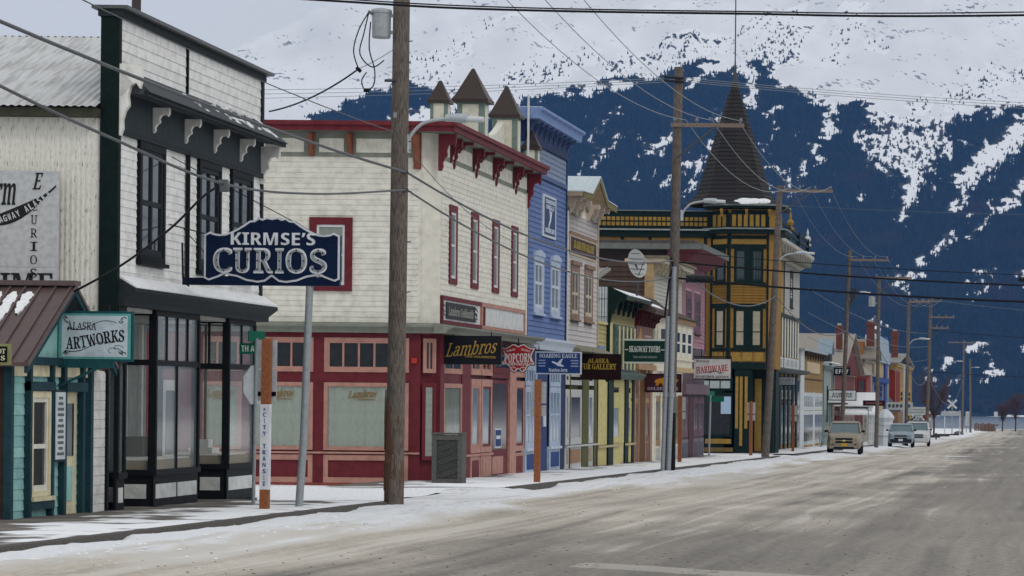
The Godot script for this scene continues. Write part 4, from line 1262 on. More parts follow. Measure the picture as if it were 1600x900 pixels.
func make_jewellers() -> void:
	var o := front("corner_shop", "cream two-storey corner building with dark red shop front and small pointed turrets", "building", 81.0)
	var ws := [paint("e2dfd4", 0.62, 0.0), paint("e4e1d6", 0.62, 0.0), paint("e0ddd2", 0.62, 0.0)]
	var cream := paint("e3e0d3")
	var red := paint("6e3036", 0.5)
	var maroon := paint("703237", 0.5)
	var pink := paint("ba8c7f", 0.55)
	var grey := paint("878b80", 0.6)
	var copper := paint("8a5644", 0.55)
	var white := paint("d8dadb", 0.5)
	var side := wall_side(0.0)
	var flat_front := Transform3D.IDENTITY
	# body with the corner cut off
	var plan := [Vector2(0.0, -0.42), Vector2(0.45, 0.0), Vector2(14.1, 0.0), Vector2(14.1, -9.0), Vector2(0.0, -9.0)]
	var lift := Transform3D(Basis(Vector3.RIGHT, Vector3(0, 0, 1), Vector3(0, -1, 0)), Vector3.ZERO)   # polygon (s, t) raised: its z is -y, so heights are negative
	var w := prism("wall", o, cream, plan, -8.9, -3.9, Transform3D(Basis(Vector3.RIGHT, Vector3.BACK, Vector3.DOWN), Vector3.ZERO))
	siding(w, ws, -6.0, -0.47, 3.95, 8.22, 0.14, side, [[-3.29, -2.18, 4.7, 6.7]])
	siding(w, ws, 0.52, 13.96, 4.7, 8.22, 0.14, flat_front, [[1.55, 2.65, 5.0, 7.15], [4.75, 5.85, 5.0, 7.15], [8.1, 9.2, 5.0, 7.15], [11.35, 12.45, 5.0, 7.15]])
	box("corner_board", o, cream, Vector3(13.96, 3.95, 0.0), Vector3(14.12, 8.25, 0.05))
	var facet := Transform3D(Basis(Vector3(0.73, 0, 0.683), Vector3.UP, Vector3(-0.683, 0, 0.73)), Vector3(0.0, 0, -0.42))
	box_in("corner_panel", o, cream, Vector3(0.02, 3.95, 0), Vector3(0.6, 8.25, 0.02), facet)
	# upper windows
	var glass := stuff_mat("curtained_glass", "8d938c", 0.1, wear(), Vector3(1, 1, 1))
	window(o, side, -3.29, -2.18, 4.75, 6.65, red, white, glass, 0.19, [], [0.5], 0.07, false, "window", 0.06)
	for k in [1.55, 4.75, 8.1, 11.35]:
		window(o, flat_front, k, k + 1.1, 5.03, 7.12, red, white, glass, 0.19, [], [0.5], 0.05, false, "window", 0.06)
	# frieze with cream panels
	for f in [[side, -6.0, -0.43], [flat_front, 0.47, 14.1]]:
		var x: Transform3D = f[0]
		box_in("frieze", o, grey, Vector3(f[1], 8.22, 0.0), Vector3(f[2], 8.86, 0.03), x)
	for k in [[-5.6, -4.45], [-4.05, -3.45], [-3.06, -2.42], [-2.1, -0.68]]:
		box_in("frieze_panel", o, cream, Vector3(k[0], 8.33, 0.03), Vector3(k[1], 8.69, 0.045), side)
	for k in [[0.6, 1.4], [1.85, 4.65], [5.2, 7.85], [8.45, 11.2], [11.8, 13.9]]:
		box("frieze_panel", o, cream, Vector3(k[0], 8.33, 0.03), Vector3(k[1], 8.69, 0.045))
	# brackets: copper scrolls on the side wall, dark red fretwork along the front
	for k in [-3.25, -2.25]:
		var s := start()
		add_tube(s, [side * Vector3(k, 8.8, 0.26), side * Vector3(k, 8.62, 0.28), side * Vector3(k, 8.5, 0.14), side * Vector3(k, 8.38, 0.16), side * Vector3(k, 8.25, 0.05)], 0.075, 0.06, 8)
		add_box(s, Vector3(k - 0.07, 8.24, 0.0), Vector3(k + 0.07, 8.84, 0.07), side)
		obj("scroll_bracket", s, copper, o)
	var s := start()
	add_tube(s, [side * Vector3(-0.52, 8.8, 0.3), side * Vector3(-0.52, 8.6, 0.3), side * Vector3(-0.52, 8.4, 0.14), side * Vector3(-0.52, 8.15, 0.2), side * Vector3(-0.52, 7.95, 0.08)], 0.11, 0.08, 8)
	add_box(s, Vector3(-0.62, 7.92, 0.0), Vector3(-0.42, 8.84, 0.06), side)
	obj("scroll_bracket", s, copper, o)
	scroll_bracket(o, red, 0.12, 8.84, 0.95, 0.46, 0.14, "fret_bracket")
	for k in [1.6, 4.9, 8.1, 11.5]:
		scroll_bracket(o, red, k, 8.84, 0.62, 0.34, 0.12, "fret_bracket")
		scroll_bracket(o, red, k + 0.5, 8.8, 0.72, 0.26, 0.12, "fret_bracket")
		scroll_bracket(o, red, k + 1.0, 8.84, 0.3, 0.46, 0.12, "fret_bracket")
	scroll_bracket(o, red, 14.05, 8.84, 1.05, 0.46, 0.14, "fret_bracket")
	# roof edge
	var rp := [Vector2(-0.5, 0.52), Vector2(14.72, 0.52), Vector2(14.72, -9.2), Vector2(-0.5, -9.2)]
	var up := Transform3D(Basis(Vector3.RIGHT, Vector3.BACK, Vector3.DOWN), Vector3.ZERO)
	var rf := prism("roof", o, stuff_mat("roof_felt", "8b8d8c", 0.85, wear(), Vector3(1, 1, 1)), rp, -9.08, -9.0, up)
	box("fascia", rf, red, Vector3(-0.5, 8.86, 0.44), Vector3(14.72, 9.0, 0.53))
	box("fascia", rf, red, Vector3(-0.51, 8.86, -9.2), Vector3(-0.42, 9.0, 0.435))
	box("soffit", rf, grey, Vector3(-0.415, 8.865, -9.0), Vector3(14.7, 8.89, 0.435))
	box("roof_lip", rf, maroon, Vector3(-0.56, 9.0, 0.5), Vector3(14.78, 9.11, 0.6))
	box("roof_lip", rf, maroon, Vector3(-0.57, 9.0, -9.2), Vector3(-0.48, 9.11, 0.495))
	turret(o, 0.0, 0.05, 0.22, 9.08, 9.66, 10.22, 0.29)
	turret(o, 5.5, -0.1, 0.37, 9.08, 10.2, 11.12, 0.5)
	turret(o, 11.0, -0.1, 0.36, 9.08, 10.28, 11.2, 0.46)
	turret(o, 14.25, 0.12, 0.21, 9.08, 9.62, 10.18, 0.29)
	var ped := []
	for k in 13:
		var f := k / 12.0
		ped.append(Vector2(5.87 + 4.77 * f, 9.5 + 0.62 * pow(absf(2.0 * f - 1.0), 1.6)))
	ped.append(Vector2(10.64, 9.08))
	ped.append(Vector2(5.87, 9.08))
	prism("curved_parapet", o, cream, ped, -0.3, -0.1)
	tube("flagpole", o, white, [Vector3(13.7, 9.08, 0.1), Vector3(13.7, 11.2, 0.1)], 0.035)
	# band of name boards over the shop
	s = start()
	for k in [[-0.0, 6.3, 4.58, 4.68], [0.0, 6.3, 3.95, 4.05], [0.0, 0.1, 4.05, 4.58], [6.2, 6.3, 4.05, 4.58]]:
		add_box(s, Vector3(k[0] + 0.5, k[2], 0.0), Vector3(maxf(k[1], k[0] + 0.65), k[3], 0.07))
	obj("board_frame", s, red, o)
	box("name_board", o, white, Vector3(0.6, 4.05, 0.0), Vector3(6.2, 4.58, 0.03))
	box("dark_plaque", o, flat("2d2f31", 0.6), Vector3(1.1, 4.1, 0.03), Vector3(5.3, 4.53, 0.06))
	letters(o, "Lambros Goldsmith", flat("8e8d88", 0.6), 3.6, 0.24, Transform3D(Basis.IDENTITY, Vector3(3.2, 4.31, 0.061)), "Droid Serif", true, 0.006, 0.2)
	for k in [0.82, 5.6]:
		for q in 3:
			var pts := []
			for j in 7:
				pts.append(Vector3(k + cos(j * 0.8 + q) * 0.16, 4.31 + (q - 1) * 0.14 + sin(j * 0.8) * 0.05, 0.035))
			tube("scroll_ornament", o, flat("2d2f31", 0.6), pts, 0.014, -1.0, 5)
	s = start()
	for k in [[6.35, 13.7, 4.58, 4.68], [6.35, 13.7, 3.95, 4.05], [13.6, 13.7, 4.05, 4.58], [6.35, 6.45, 4.05, 4.58]]:
		add_box(s, Vector3(k[0], k[2], 0.0), Vector3(k[1], k[3], 0.07))
	obj("board_frame", s, pink, o)
	box("blank_board", o, white, Vector3(6.45, 4.05, 0.0), Vector3(13.6, 4.58, 0.03))
	# cornice over the shop front
	var prof := [Vector2(0, 3.68), Vector2(0.3, 3.68), Vector2(0.32, 3.74), Vector2(0.5, 3.84), Vector2(0.5, 3.88), Vector2(0, 3.95)]
	prism("cornice", o, grey, prof, -14.9, 0.3, Transform3D(Basis(Vector3(0, 0, 1), Vector3.UP, Vector3(-1, 0, 0)), Vector3.ZERO))
	prism("cornice", o, grey, prof.map(func(p): return Vector2(p.x * 0.66, p.y - 0.002)), -6.0, -0.001, Transform3D(Basis(Vector3(-1, 0, 0), Vector3.UP, Vector3(0, 0, -1)), Vector3.ZERO) * Transform3D(Basis.from_scale(Vector3(1, 1, -1)), Vector3.ZERO))
	# shop walls: dark red framing, glass and curtains set back in it
	prism("shop_wall", o, red, [Vector2(0.12, -0.5), Vector2(0.5, -0.12), Vector2(14.0, -0.12), Vector2(14.0, -9.0), Vector2(0.12, -9.0)], -3.68, 0.5, up)
	var ct := stuff_mat("pale_green_curtain", "9aa393", 0.9, wear(), Vector3(3, 0.6, 3))
	var gold := flat("8c6a22", 0.4, 0.5)
	var gl := clear_glass()
	var bays := [[-6.0, -5.0], [-4.75, -3.16], [-2.88, -0.69]]
	for b in bays:
		var p := box_in("pilaster", o, red, Vector3(b[1], -0.35, 0.0), Vector3(b[1] + 0.28 if b[1] < -1.0 else -0.4, 3.68, -0.1), side)
		p.name = "pilaster"
		window(o, side, b[0], b[1], 2.66, 3.55, pink, pink, stuff_mat("dusky_glass", "33373a", 0.07, wear(), Vector3(0.6, 0.6, 0.6)), 0.09, [0.2, 0.4, 0.6, 0.8] if b[1] - b[0] > 2.0 else [0.33, 0.66], [], 0.03, false, "transom_window", 0.05)
		box_in("spandrel", o, red, Vector3(b[0], 2.4, -0.1), Vector3(b[1], 2.655, 0.0), side)
		var wn := window(o, side, b[0], b[1], 0.64, 2.39, pink, pink, gl, 0.09, [], [], 0.03, false, "show_window", 0.02)
		curtain(wn, ct, b[0] + 0.09, b[1] - 0.09, 0.7, 2.3, side * Transform3D(Basis.IDENTITY, Vector3(0, 0, -0.04)))
		letters(wn, "Lambros", gold, 0.72, 0.2, side * Transform3D(Basis(Vector3.BACK, 0.06), Vector3(b[0] + (b[1] - b[0]) * 0.46, 2.1, 0.016)), "Droid Serif", true, 0.004, 0.35)
		box_in("gilt_line", wn, gold, Vector3(b[0] + (b[1] - b[0]) * 0.5 - 0.22, 1.935, 0.013), Vector3(b[0] + (b[1] - b[0]) * 0.5 + 0.22, 1.96, 0.016), side)
		var fr := start()
		for e in [[b[0], b[1], 0.38, 0.52], [b[0], b[1], -0.2, -0.06], [b[0], b[0] + 0.12, -0.06, 0.38], [b[1] - 0.12, b[1], -0.06, 0.38]]:
			add_box(fr, Vector3(e[0], e[2], -0.1), Vector3(e[1], e[3], 0.01), side)
		obj("kick_frame", fr, pink, o)
		box_in("kick_panel", o, maroon, Vector3(b[0] + 0.12, -0.06, -0.1), Vector3(b[1] - 0.12, 0.38, -0.03), side)
	box_in("sill_rail", o, pink, Vector3(-6.0, 0.55, 0.0), Vector3(-0.4, 0.6, 0.05), side)
	box_in("fascia_board", o, red, Vector3(-6.0, 3.56, -0.1), Vector3(-0.4, 3.68, 0.012), side)
	box_in("plinth", o, paint("8a4a44", 0.6), Vector3(-6.0, -0.35, -0.1), Vector3(-0.4, -0.2, 0.02), side)
	box_in("alarm_box", o, flat("b03a34", 0.45), Vector3(-0.62, 2.9, 0.0), Vector3(-0.48, 3.04, 0.06), side)
	# cut corner
	window(o, facet, 0.1, 0.5, 2.66, 3.55, pink, pink, dark_glass(), 0.07, [0.5], [], 0.03, false, "transom_window", 0.04)
	window(o, facet, 0.08, 0.52, 0.4, 2.4, red, red, stuff_mat("curtained_glass", "8d938c", 0.1, wear(), Vector3(1, 1, 1)), 0.08, [], [], 0.03, false, "show_window", 0.03)
	# street front
	var dusk := stuff_mat("dusky_glass", "33373a", 0.07, wear(), Vector3(0.6, 0.6, 0.6))
	var green_ct := stuff_mat("moss_green_curtain", "6d7352", 0.9, wear(), Vector3(3, 0.6, 3))
	for k in [[0.5, 1.05], [3.62, 4.85]]:
		box("pilaster", o, red, Vector3(k[0], -0.4, -0.12), Vector3(k[1], 3.68, 0.03))
	window(o, flat_front, 1.05, 3.62, 2.66, 3.55, pink, pink, dusk, 0.09, [0.5], [], 0.03, false, "transom_window", 0.05)
	var fw := window(o, flat_front, 1.05, 3.62, 0.5, 2.4, pink, pink, gl, 0.1, [], [], 0.03, false, "show_window", 0.02)
	curtain(fw, green_ct, 1.15, 3.52, 0.55, 2.3, Transform3D(Basis.IDENTITY, Vector3(0, 0, -0.05)))
	box("kick_wall", o, maroon, Vector3(1.05, -0.4, -0.1), Vector3(3.62, 0.42, 0.02))
	box("spandrel", o, red, Vector3(1.05, 2.4, -0.1), Vector3(3.62, 2.655, 0.0))
	box("sill_rail", o, pink, Vector3(0.5, 0.42, 0.0), Vector3(8.3, 0.48, 0.08))
	for k in [[4.9, 6.4, red, pink], [6.5, 8.2, pink, maroon]]:
		window(o, flat_front, k[0], k[1], 2.66, 3.55, pink, pink, dusk, 0.12, [0.5], [], 0.05, false, "transom_window", 0.06)
		window(o, flat_front, k[0], k[1], 0.5, 2.55, pink, k[3], stuff_mat("reflecting_glass", "7c8b96", 0.08, wear(), Vector3(0.7, 0.3, 0.7)), 0.2, [], [], 0.05, false, "show_window", 0.06)
		box("kick_frame", o, pink, Vector3(k[0], -0.45, -0.1), Vector3(k[1], 0.42, 0.04))
		box("kick_panel", o, maroon if k[3] == pink else pink, Vector3(k[0] + 0.25, -0.25, 0.04), Vector3(k[1] - 0.25, 0.3, 0.055))
	# recessed doorway of the popcorn shop: its far cheek with the door faces the near end of the street
	box("door_head", o, red, Vector3(8.2, 2.6, -0.12), Vector3(11.3, 3.5, 0.02))
	window(o, Transform3D(Basis.IDENTITY, Vector3(0, 0, 0.02)), 8.4, 11.2, 2.75, 3.45, maroon, maroon, dusk, 0.12, [], [], 0.03, false, "transom_window", 0.05)
	var dr := box("door", o, maroon, Vector3(8.35, -0.3, -0.12), Vector3(11.25, 2.55, -0.02))
	box("door_pane", dr, stuff_mat("amber_dusk_glass", "4d3a2c", 0.1, wear(), Vector3(0.5, 0.5, 0.5)), Vector3(8.6, 0.55, -0.02), Vector3(10.9, 2.45, -0.005))
	box("door_panel", dr, pink, Vector3(8.6, -0.15, -0.02), Vector3(10.4, 0.35, 0.0))
	var bill := box("bill", o, flat("c9ccd4", 0.6), Vector3(8.9, 0.6, 0.0), Vector3(10.0, 1.15, 0.012))
	box("bill_face", bill, flat("223a6b", 0.6), Vector3(8.98, 0.64, 0.012), Vector3(9.92, 1.11, 0.018))
	box("bill_stripe", bill, flat("c9ccd4", 0.6), Vector3(9.1, 0.85, 0.018), Vector3(9.8, 0.95, 0.022))
	box("pilaster", o, pink, Vector3(11.3, -0.45, -0.12), Vector3(12.35, 3.6, 0.04))
	window(o, flat_front, 12.35, 13.95, 2.66, 3.5, pink, pink, dusk, 0.12, [0.5], [], 0.03, false, "transom_window", 0.05)
	window(o, flat_front, 12.35, 13.95, 0.45, 2.55, pink, maroon, dusk, 0.2, [], [], 0.03, false, "show_window", 0.06)
	box("kick_frame", o, pink, Vector3(12.35, -0.5, -0.1), Vector3(13.95, 0.4, 0.02))
	box("kick_panel", o, maroon, Vector3(12.6, -0.3, 0.02), Vector3(13.7, 0.3, 0.035))

func make_jewellers_signs() -> void:
	var o := thing("hanging_sign", "black sign with gold script lettering above the red corner shop front", "sign", Vector3(-14.74, 2.9, -82.0))
	box("board", o, flat("16171b", 0.5), Vector3(-0.76, 0.0, -0.04), Vector3(0.76, 0.75, 0.04))
	var gold := flat("b08d46", 0.4, 0.4)
	letters(o, "Lambros", gold, 1.3, 0.36, Transform3D(Basis(Vector3.BACK, 0.09), Vector3(0.0, 0.43, 0.04)), "Droid Serif", false, 0.01, 0.4)
	letters(o, "FINE GOLDSMITHS", gold, 0.8, 0.055, Transform3D(Basis(Vector3.BACK, -0.03), Vector3(0.22, 0.2, 0.04)), "Droid Serif", true, 0.006)
	for k in [-0.5, 0.5]:
		tube("hanger", o, black_cable(), [Vector3(k, 0.75, 0), Vector3(k, 0.86, 0)], 0.014)
	o = thing("hanging_sign", "red scalloped popcorn sign with white edge hanging beside the black sign", "sign", Vector3(-15.02, 2.72, -91.0))
	var half := [[0.0, 0.8], [0.08, 0.85], [0.18, 0.86], [0.27, 0.79], [0.38, 0.74], [0.48, 0.77], [0.5, 0.7], [0.44, 0.6], [0.4, 0.5], [0.43, 0.38], [0.5, 0.28], [0.46, 0.22], [0.36, 0.24], [0.28, 0.18], [0.22, 0.06], [0.14, 0.0], [0.06, 0.03], [0.0, 0.1]]
	var pts := []
	for p in half:
		pts.append(Vector2(p[0] * 1.0, p[1] + 0.04))
	for k in range(half.size() - 2, 0, -1):
		pts.append(Vector2(-half[k][0], half[k][1] + 0.04))
	prism("board", o, flat("202023", 0.5), pts, -0.05, 0.0)
	prism("edge_band", o, flat("d8d4d2", 0.5), Array(Geometry2D.offset_polygon(PackedVector2Array(pts), -0.02)[0]), 0.0, 0.01)
	prism("face", o, paint("a52a30", 0.4, 0.0), Array(Geometry2D.offset_polygon(PackedVector2Array(pts), -0.05)[0]), 0.0, 0.018)
	var wh := flat("dedada", 0.5)
	letters(o, "POPCORN", wh, 0.8, 0.26, Transform3D(Basis(Vector3.BACK, 0.02), Vector3(0.0, 0.48, 0.018)), "Droid Serif", true, 0.008)
	letters(o, "EMPORIUM", wh, 0.58, 0.075, Transform3D(Basis.IDENTITY, Vector3(0.0, 0.3, 0.018)), "Droid Serif", true, 0.006)
	letters(o, "YUKON", wh, 0.27, 0.055, Transform3D(Basis(Vector3.BACK, 0.25), Vector3(-0.22, 0.7, 0.018)), "Droid Serif", true, 0.006)
	letters(o, "HEATH’S", wh, 0.27, 0.055, Transform3D(Basis(Vector3.BACK, -0.25), Vector3(0.22, 0.7, 0.018)), "Droid Serif", true, 0.006)
	for k in [-1.0, 1.0]:
		var sp := []
		for j in 16:
			var w := j / 15.0 * 7.5
			sp.append(Vector3(k * (0.13 + cos(w) * (0.1 - j * 0.005)), 0.14 + sin(w) * (0.09 - j * 0.0045), 0.02))
		tube("spiral", o, wh, sp, 0.012, 0.008, 6)
	tube("hanger", o, black_cable(), [Vector3(0, 0.88, -0.02), Vector3(0, 1.05, -0.02)], 0.014)
	# wooden cabinet standing before the cut corner
	o = thing("wooden_cabinet", "weathered grey wooden cabinet standing against the red corner shop", "cabinet", Vector3(-14.62, ground_y(78.0), -78.0))
	var gw := stuff_mat("cabinet_wood", "605f5b", 0.9, grain(), Vector3(5, 0.6, 5), 0.0, 0.6)
	var dw := stuff_mat("dark_grey_wood", "41423f", 0.9, grain(), Vector3(5, 0.7, 5), 0.0, 0.6)
	box("body", o, dw, Vector3(-0.34, -0.1, -0.5), Vector3(0.34, 1.2, -0.02))
	for k in [-0.38, 0.26]:
		box("stile", o, gw, Vector3(k, -0.1, -0.52), Vector3(k + 0.12, 1.24, 0.02))
	for k in [0.0, 1.1]:
		box("rail", o, gw, Vector3(-0.26, k, -0.03), Vector3(0.26, k + 0.13, 0.015))
	for k in 9:                                                   # diagonal boarding of the door
		var b := start()
		var c := Geometry2D.intersect_polygons(PackedVector2Array([Vector2(-0.26, 0.13), Vector2(0.26, 0.13), Vector2(0.26, 1.1), Vector2(-0.26, 1.1)]), PackedVector2Array([Vector2(-0.5, k * 0.17 - 0.16), Vector2(-0.5, k * 0.17), Vector2(0.5, k * 0.17 + 0.36), Vector2(0.5, k * 0.17 + 0.205)]))
		if c.size():
			add_prism(b, c[0], -0.02, -0.006)
			obj("door_board", b, [dw, stuff_mat("mid_grey_wood", "454643", 0.9, grain(), Vector3(5, 0.7, 5), 0.0, 0.6)][k % 2], o)
	box("lid", o, gw, Vector3(-0.4, 1.24, -0.54), Vector3(0.4, 1.28, 0.04))

func eagle_shape() -> Array:
	var p := []
	for q in [[-0.5, 0.14], [-0.36, 0.16], [-0.22, 0.1], [-0.12, 0.04], [-0.02, 0.08], [0.08, 0.2], [0.22, 0.32], [0.36, 0.36], [0.26, 0.2], [0.24, 0.08], [0.16, -0.04], [0.3, -0.1], [0.44, -0.22], [0.28, -0.24], [0.1, -0.2], [-0.06, -0.18], [-0.16, -0.08], [-0.28, -0.02], [-0.4, 0.04]]:
		p.append(Vector2(q[0], q[1]))
	return p

func make_blue_shop() -> void:
	var o := front("blue_shop", "tall blue false-fronted shop with pale blue windows and an eagle panel", "shop", 95.0)
	var blue := paint("7890c6")
	var pale := paint("b3c1d6")
	var navy := paint("26375f", 0.55)
	var mid := paint("56688f")
	var white := paint("c9d3de")
	var w := box("wall", o, blue, Vector3(0.15, 3.5, -0.9), Vector3(8.1, 10.3, 0.0))
	siding(w, [blue], 0.25, 8.0, 3.95, 8.9, 0.16, Transform3D.IDENTITY, [[1.5, 3.4, 4.6, 6.7], [4.85, 6.8, 4.6, 6.7], [3.0, 5.75, 7.1, 8.5]], false)
	siding(w, [paint("9fb0cd")], 0.25, 8.0, 9.05, 9.85, 0.16, Transform3D.IDENTITY, [], false)
	siding(w, [blue], -0.9, 0.0, 8.9, 9.86, 0.16, wall_side(0.15), [], false)
	box("rear_body", o, blue, Vector3(0.2, 3.5, -9.0), Vector3(8.05, 8.2, -0.9))
	box("corner_board", o, navy, Vector3(0.12, 3.9, -0.05), Vector3(0.27, 10.2, 0.045))
	box("corner_board", o, navy, Vector3(7.98, 3.9, -0.05), Vector3(8.14, 10.2, 0.045))
	box("belt_board", o, mid, Vector3(0.27, 8.9, 0.0), Vector3(7.98, 9.04, 0.05))
	box("frieze", o, navy, Vector3(0.12, 9.86, -0.92), Vector3(8.14, 10.5, 0.052))
	for k in 9:
		scroll_bracket(o, mid, 0.3 + k * 0.95, 10.5, 0.42, 0.34, 0.1)
	var c := prism("cornice", o, paint("8097c6"), [Vector2(-0.3, 10.5), Vector2(0.42, 10.5), Vector2(0.45, 10.72), Vector2(0.55, 10.76), Vector2(0.55, 10.84), Vector2(-0.3, 10.84)], -8.6, 0.25, Transform3D(Basis(Vector3(0, 0, 1), Vector3.UP, Vector3(-1, 0, 0)), Vector3.ZERO))
	box("snow_layer", c, snow(), Vector3(-0.2, 10.84, -0.25), Vector3(8.5, 10.86, 0.5))
	for k in [[1.5, 3.42], [4.84, 6.78]]:
		var wn := window(o, Transform3D.IDENTITY, k[0], k[1], 4.68, 6.45, pale, white, stuff_mat("pale_window_glass", "8d98a6", 0.1, wear(), Vector3(0.8, 0.8, 0.8)), 0.2, [0.5], [0.55], 0.045, true, "window", 0.09)
		var arc := []
		for q in 9:
			var a := PI * q / 8.0
			arc.append(Vector2((k[0] + k[1]) / 2.0 + cos(a) * 0.96, 6.452 + sin(a) * 0.2))
		prism("arched_head", wn, pale, arc, 0.0, 0.09)
	var pn := box("eagle_panel", o, white, Vector3(3.05, 7.12, 0.0), Vector3(5.7, 8.45, 0.05))
	box("panel_face", pn, paint("31466f", 0.5, 0.3), Vector3(3.3, 7.2, 0.05), Vector3(5.45, 8.37, 0.06))
	var wh := flat("c5d0dd", 0.6)
	letters(pn, "SOARING", wh, 1.9, 0.13, Transform3D(Basis.IDENTITY, Vector3(4.37, 8.25, 0.06)), "Droid Sans", true, 0.01)
	letters(pn, "EAGLE", wh, 1.6, 0.13, Transform3D(Basis.IDENTITY, Vector3(4.37, 8.08, 0.06)), "Droid Sans", true, 0.01)
	letters(pn, "NATIVE ART", wh, 1.8, 0.15, Transform3D(Basis.IDENTITY, Vector3(4.37, 7.34, 0.06)), "Droid Sans", true, 0.01)
	prism("eagle_mark", pn, wh, eagle_shape().map(func(p): return p * 0.9), 0.06, 0.072, Transform3D(Basis(Vector3.BACK, 1.1), Vector3(4.37, 7.75, 0)))
	# ground floor
	prism("cornice", o, white, [Vector2(0, 3.55), Vector2(0.25, 3.55), Vector2(0.3, 3.7), Vector2(0.42, 3.82), Vector2(0, 3.95)], -8.1, -0.15, Transform3D(Basis(Vector3(0, 0, 1), Vector3.UP, Vector3(-1, 0, 0)), Vector3.ZERO))
	box("shop_wall", o, navy, Vector3(0.15, -0.6, -9.0), Vector3(8.1, 3.5, -0.1))
	box("head_board", o, navy, Vector3(0.15, 3.05, -0.1), Vector3(8.1, 3.55, 0.04))
	var sky_glass := stuff_mat("sky_lit_glass", "90a2b5", 0.1, wear(), Vector3(0.8, 0.4, 0.8))
	for k in [[0.2, 2.35], [4.95, 7.2]]:
		window(o, Transform3D.IDENTITY, k[0], k[1], 2.42, 3.04, pale, pale, sky_glass, 0.1, [0.25, 0.5, 0.75], [], 0.03, false, "transom_window", 0.05)
		window(o, Transform3D.IDENTITY, k[0], k[1], 0.5, 2.4, pale, pale, sky_glass, 0.12, [0.33, 0.66], [0.55], 0.03, false, "show_window", 0.06)
		box("kick_frame", o, pale, Vector3(k[0], -0.5, -0.1), Vector3(k[1], 0.42, 0.02))
		box("kick_panel", o, paint("3b5288"), Vector3(k[0] + 0.3, -0.15, 0.02), Vector3(k[1] - 0.25, 0.32, 0.035))
		box("sill_rail", o, white, Vector3(k[0], 0.42, -0.1), Vector3(k[1], 0.5, 0.09))
	var d := box("door", o, paint("2b3f70", 0.5), Vector3(2.7, -0.35, -0.1), Vector3(4.7, 3.0, -0.02))
	box("mail_slot", d, white, Vector3(3.8, 1.15, -0.02), Vector3(4.3, 1.5, 0.01))
	box("pilaster", o, navy, Vector3(7.25, -0.5, -0.1), Vector3(8.05, 3.05, 0.03))
	o = thing("hanging_sign", "navy and white SOARING EAGLE sign with an eagle emblem", "sign", Vector3(-14.62, 2.78, -96.0))
	box("frame", o, flat("ccd3dc", 0.5), Vector3(-0.71, 0.0, -0.05), Vector3(0.71, 0.69, 0.0))
	box("panel", o, paint("2a437c", 0.45, 0.0), Vector3(-0.67, 0.035, 0.0), Vector3(0.67, 0.655, 0.012))
	letters(o, "SOARING EAGLE", wh, 1.16, 0.12, Transform3D(Basis.IDENTITY, Vector3(0, 0.565, 0.012)), "Droid Serif", true, 0.006)
	letters(o, "Native Arts", wh, 0.56, 0.11, Transform3D(Basis.IDENTITY, Vector3(0, 0.13, 0.012)), "Droid Sans", true, 0.006)
	prism("eagle_mark", o, wh, eagle_shape().map(func(p): return p * 0.42), 0.012, 0.02, Transform3D(Basis.IDENTITY, Vector3(0, 0.33, 0)))
	for k in 6:
		var pc := Vector3(-0.5 if k < 3 else 0.5, 0.42 - (k % 3) * 0.085, 0.012)
		box("print_line", o, flat("8f9dbb", 0.5), pc - Vector3(0.1 + 0.02 * (k % 2), 0.018, 0.0), pc + Vector3(0.1 + 0.02 * (k % 2), 0.018, 0.004))
	tube("hanger", o, black_cable(), [Vector3(-0.6, 0.69, -0.02), Vector3(-0.6, 0.85, -0.02)], 0.014)

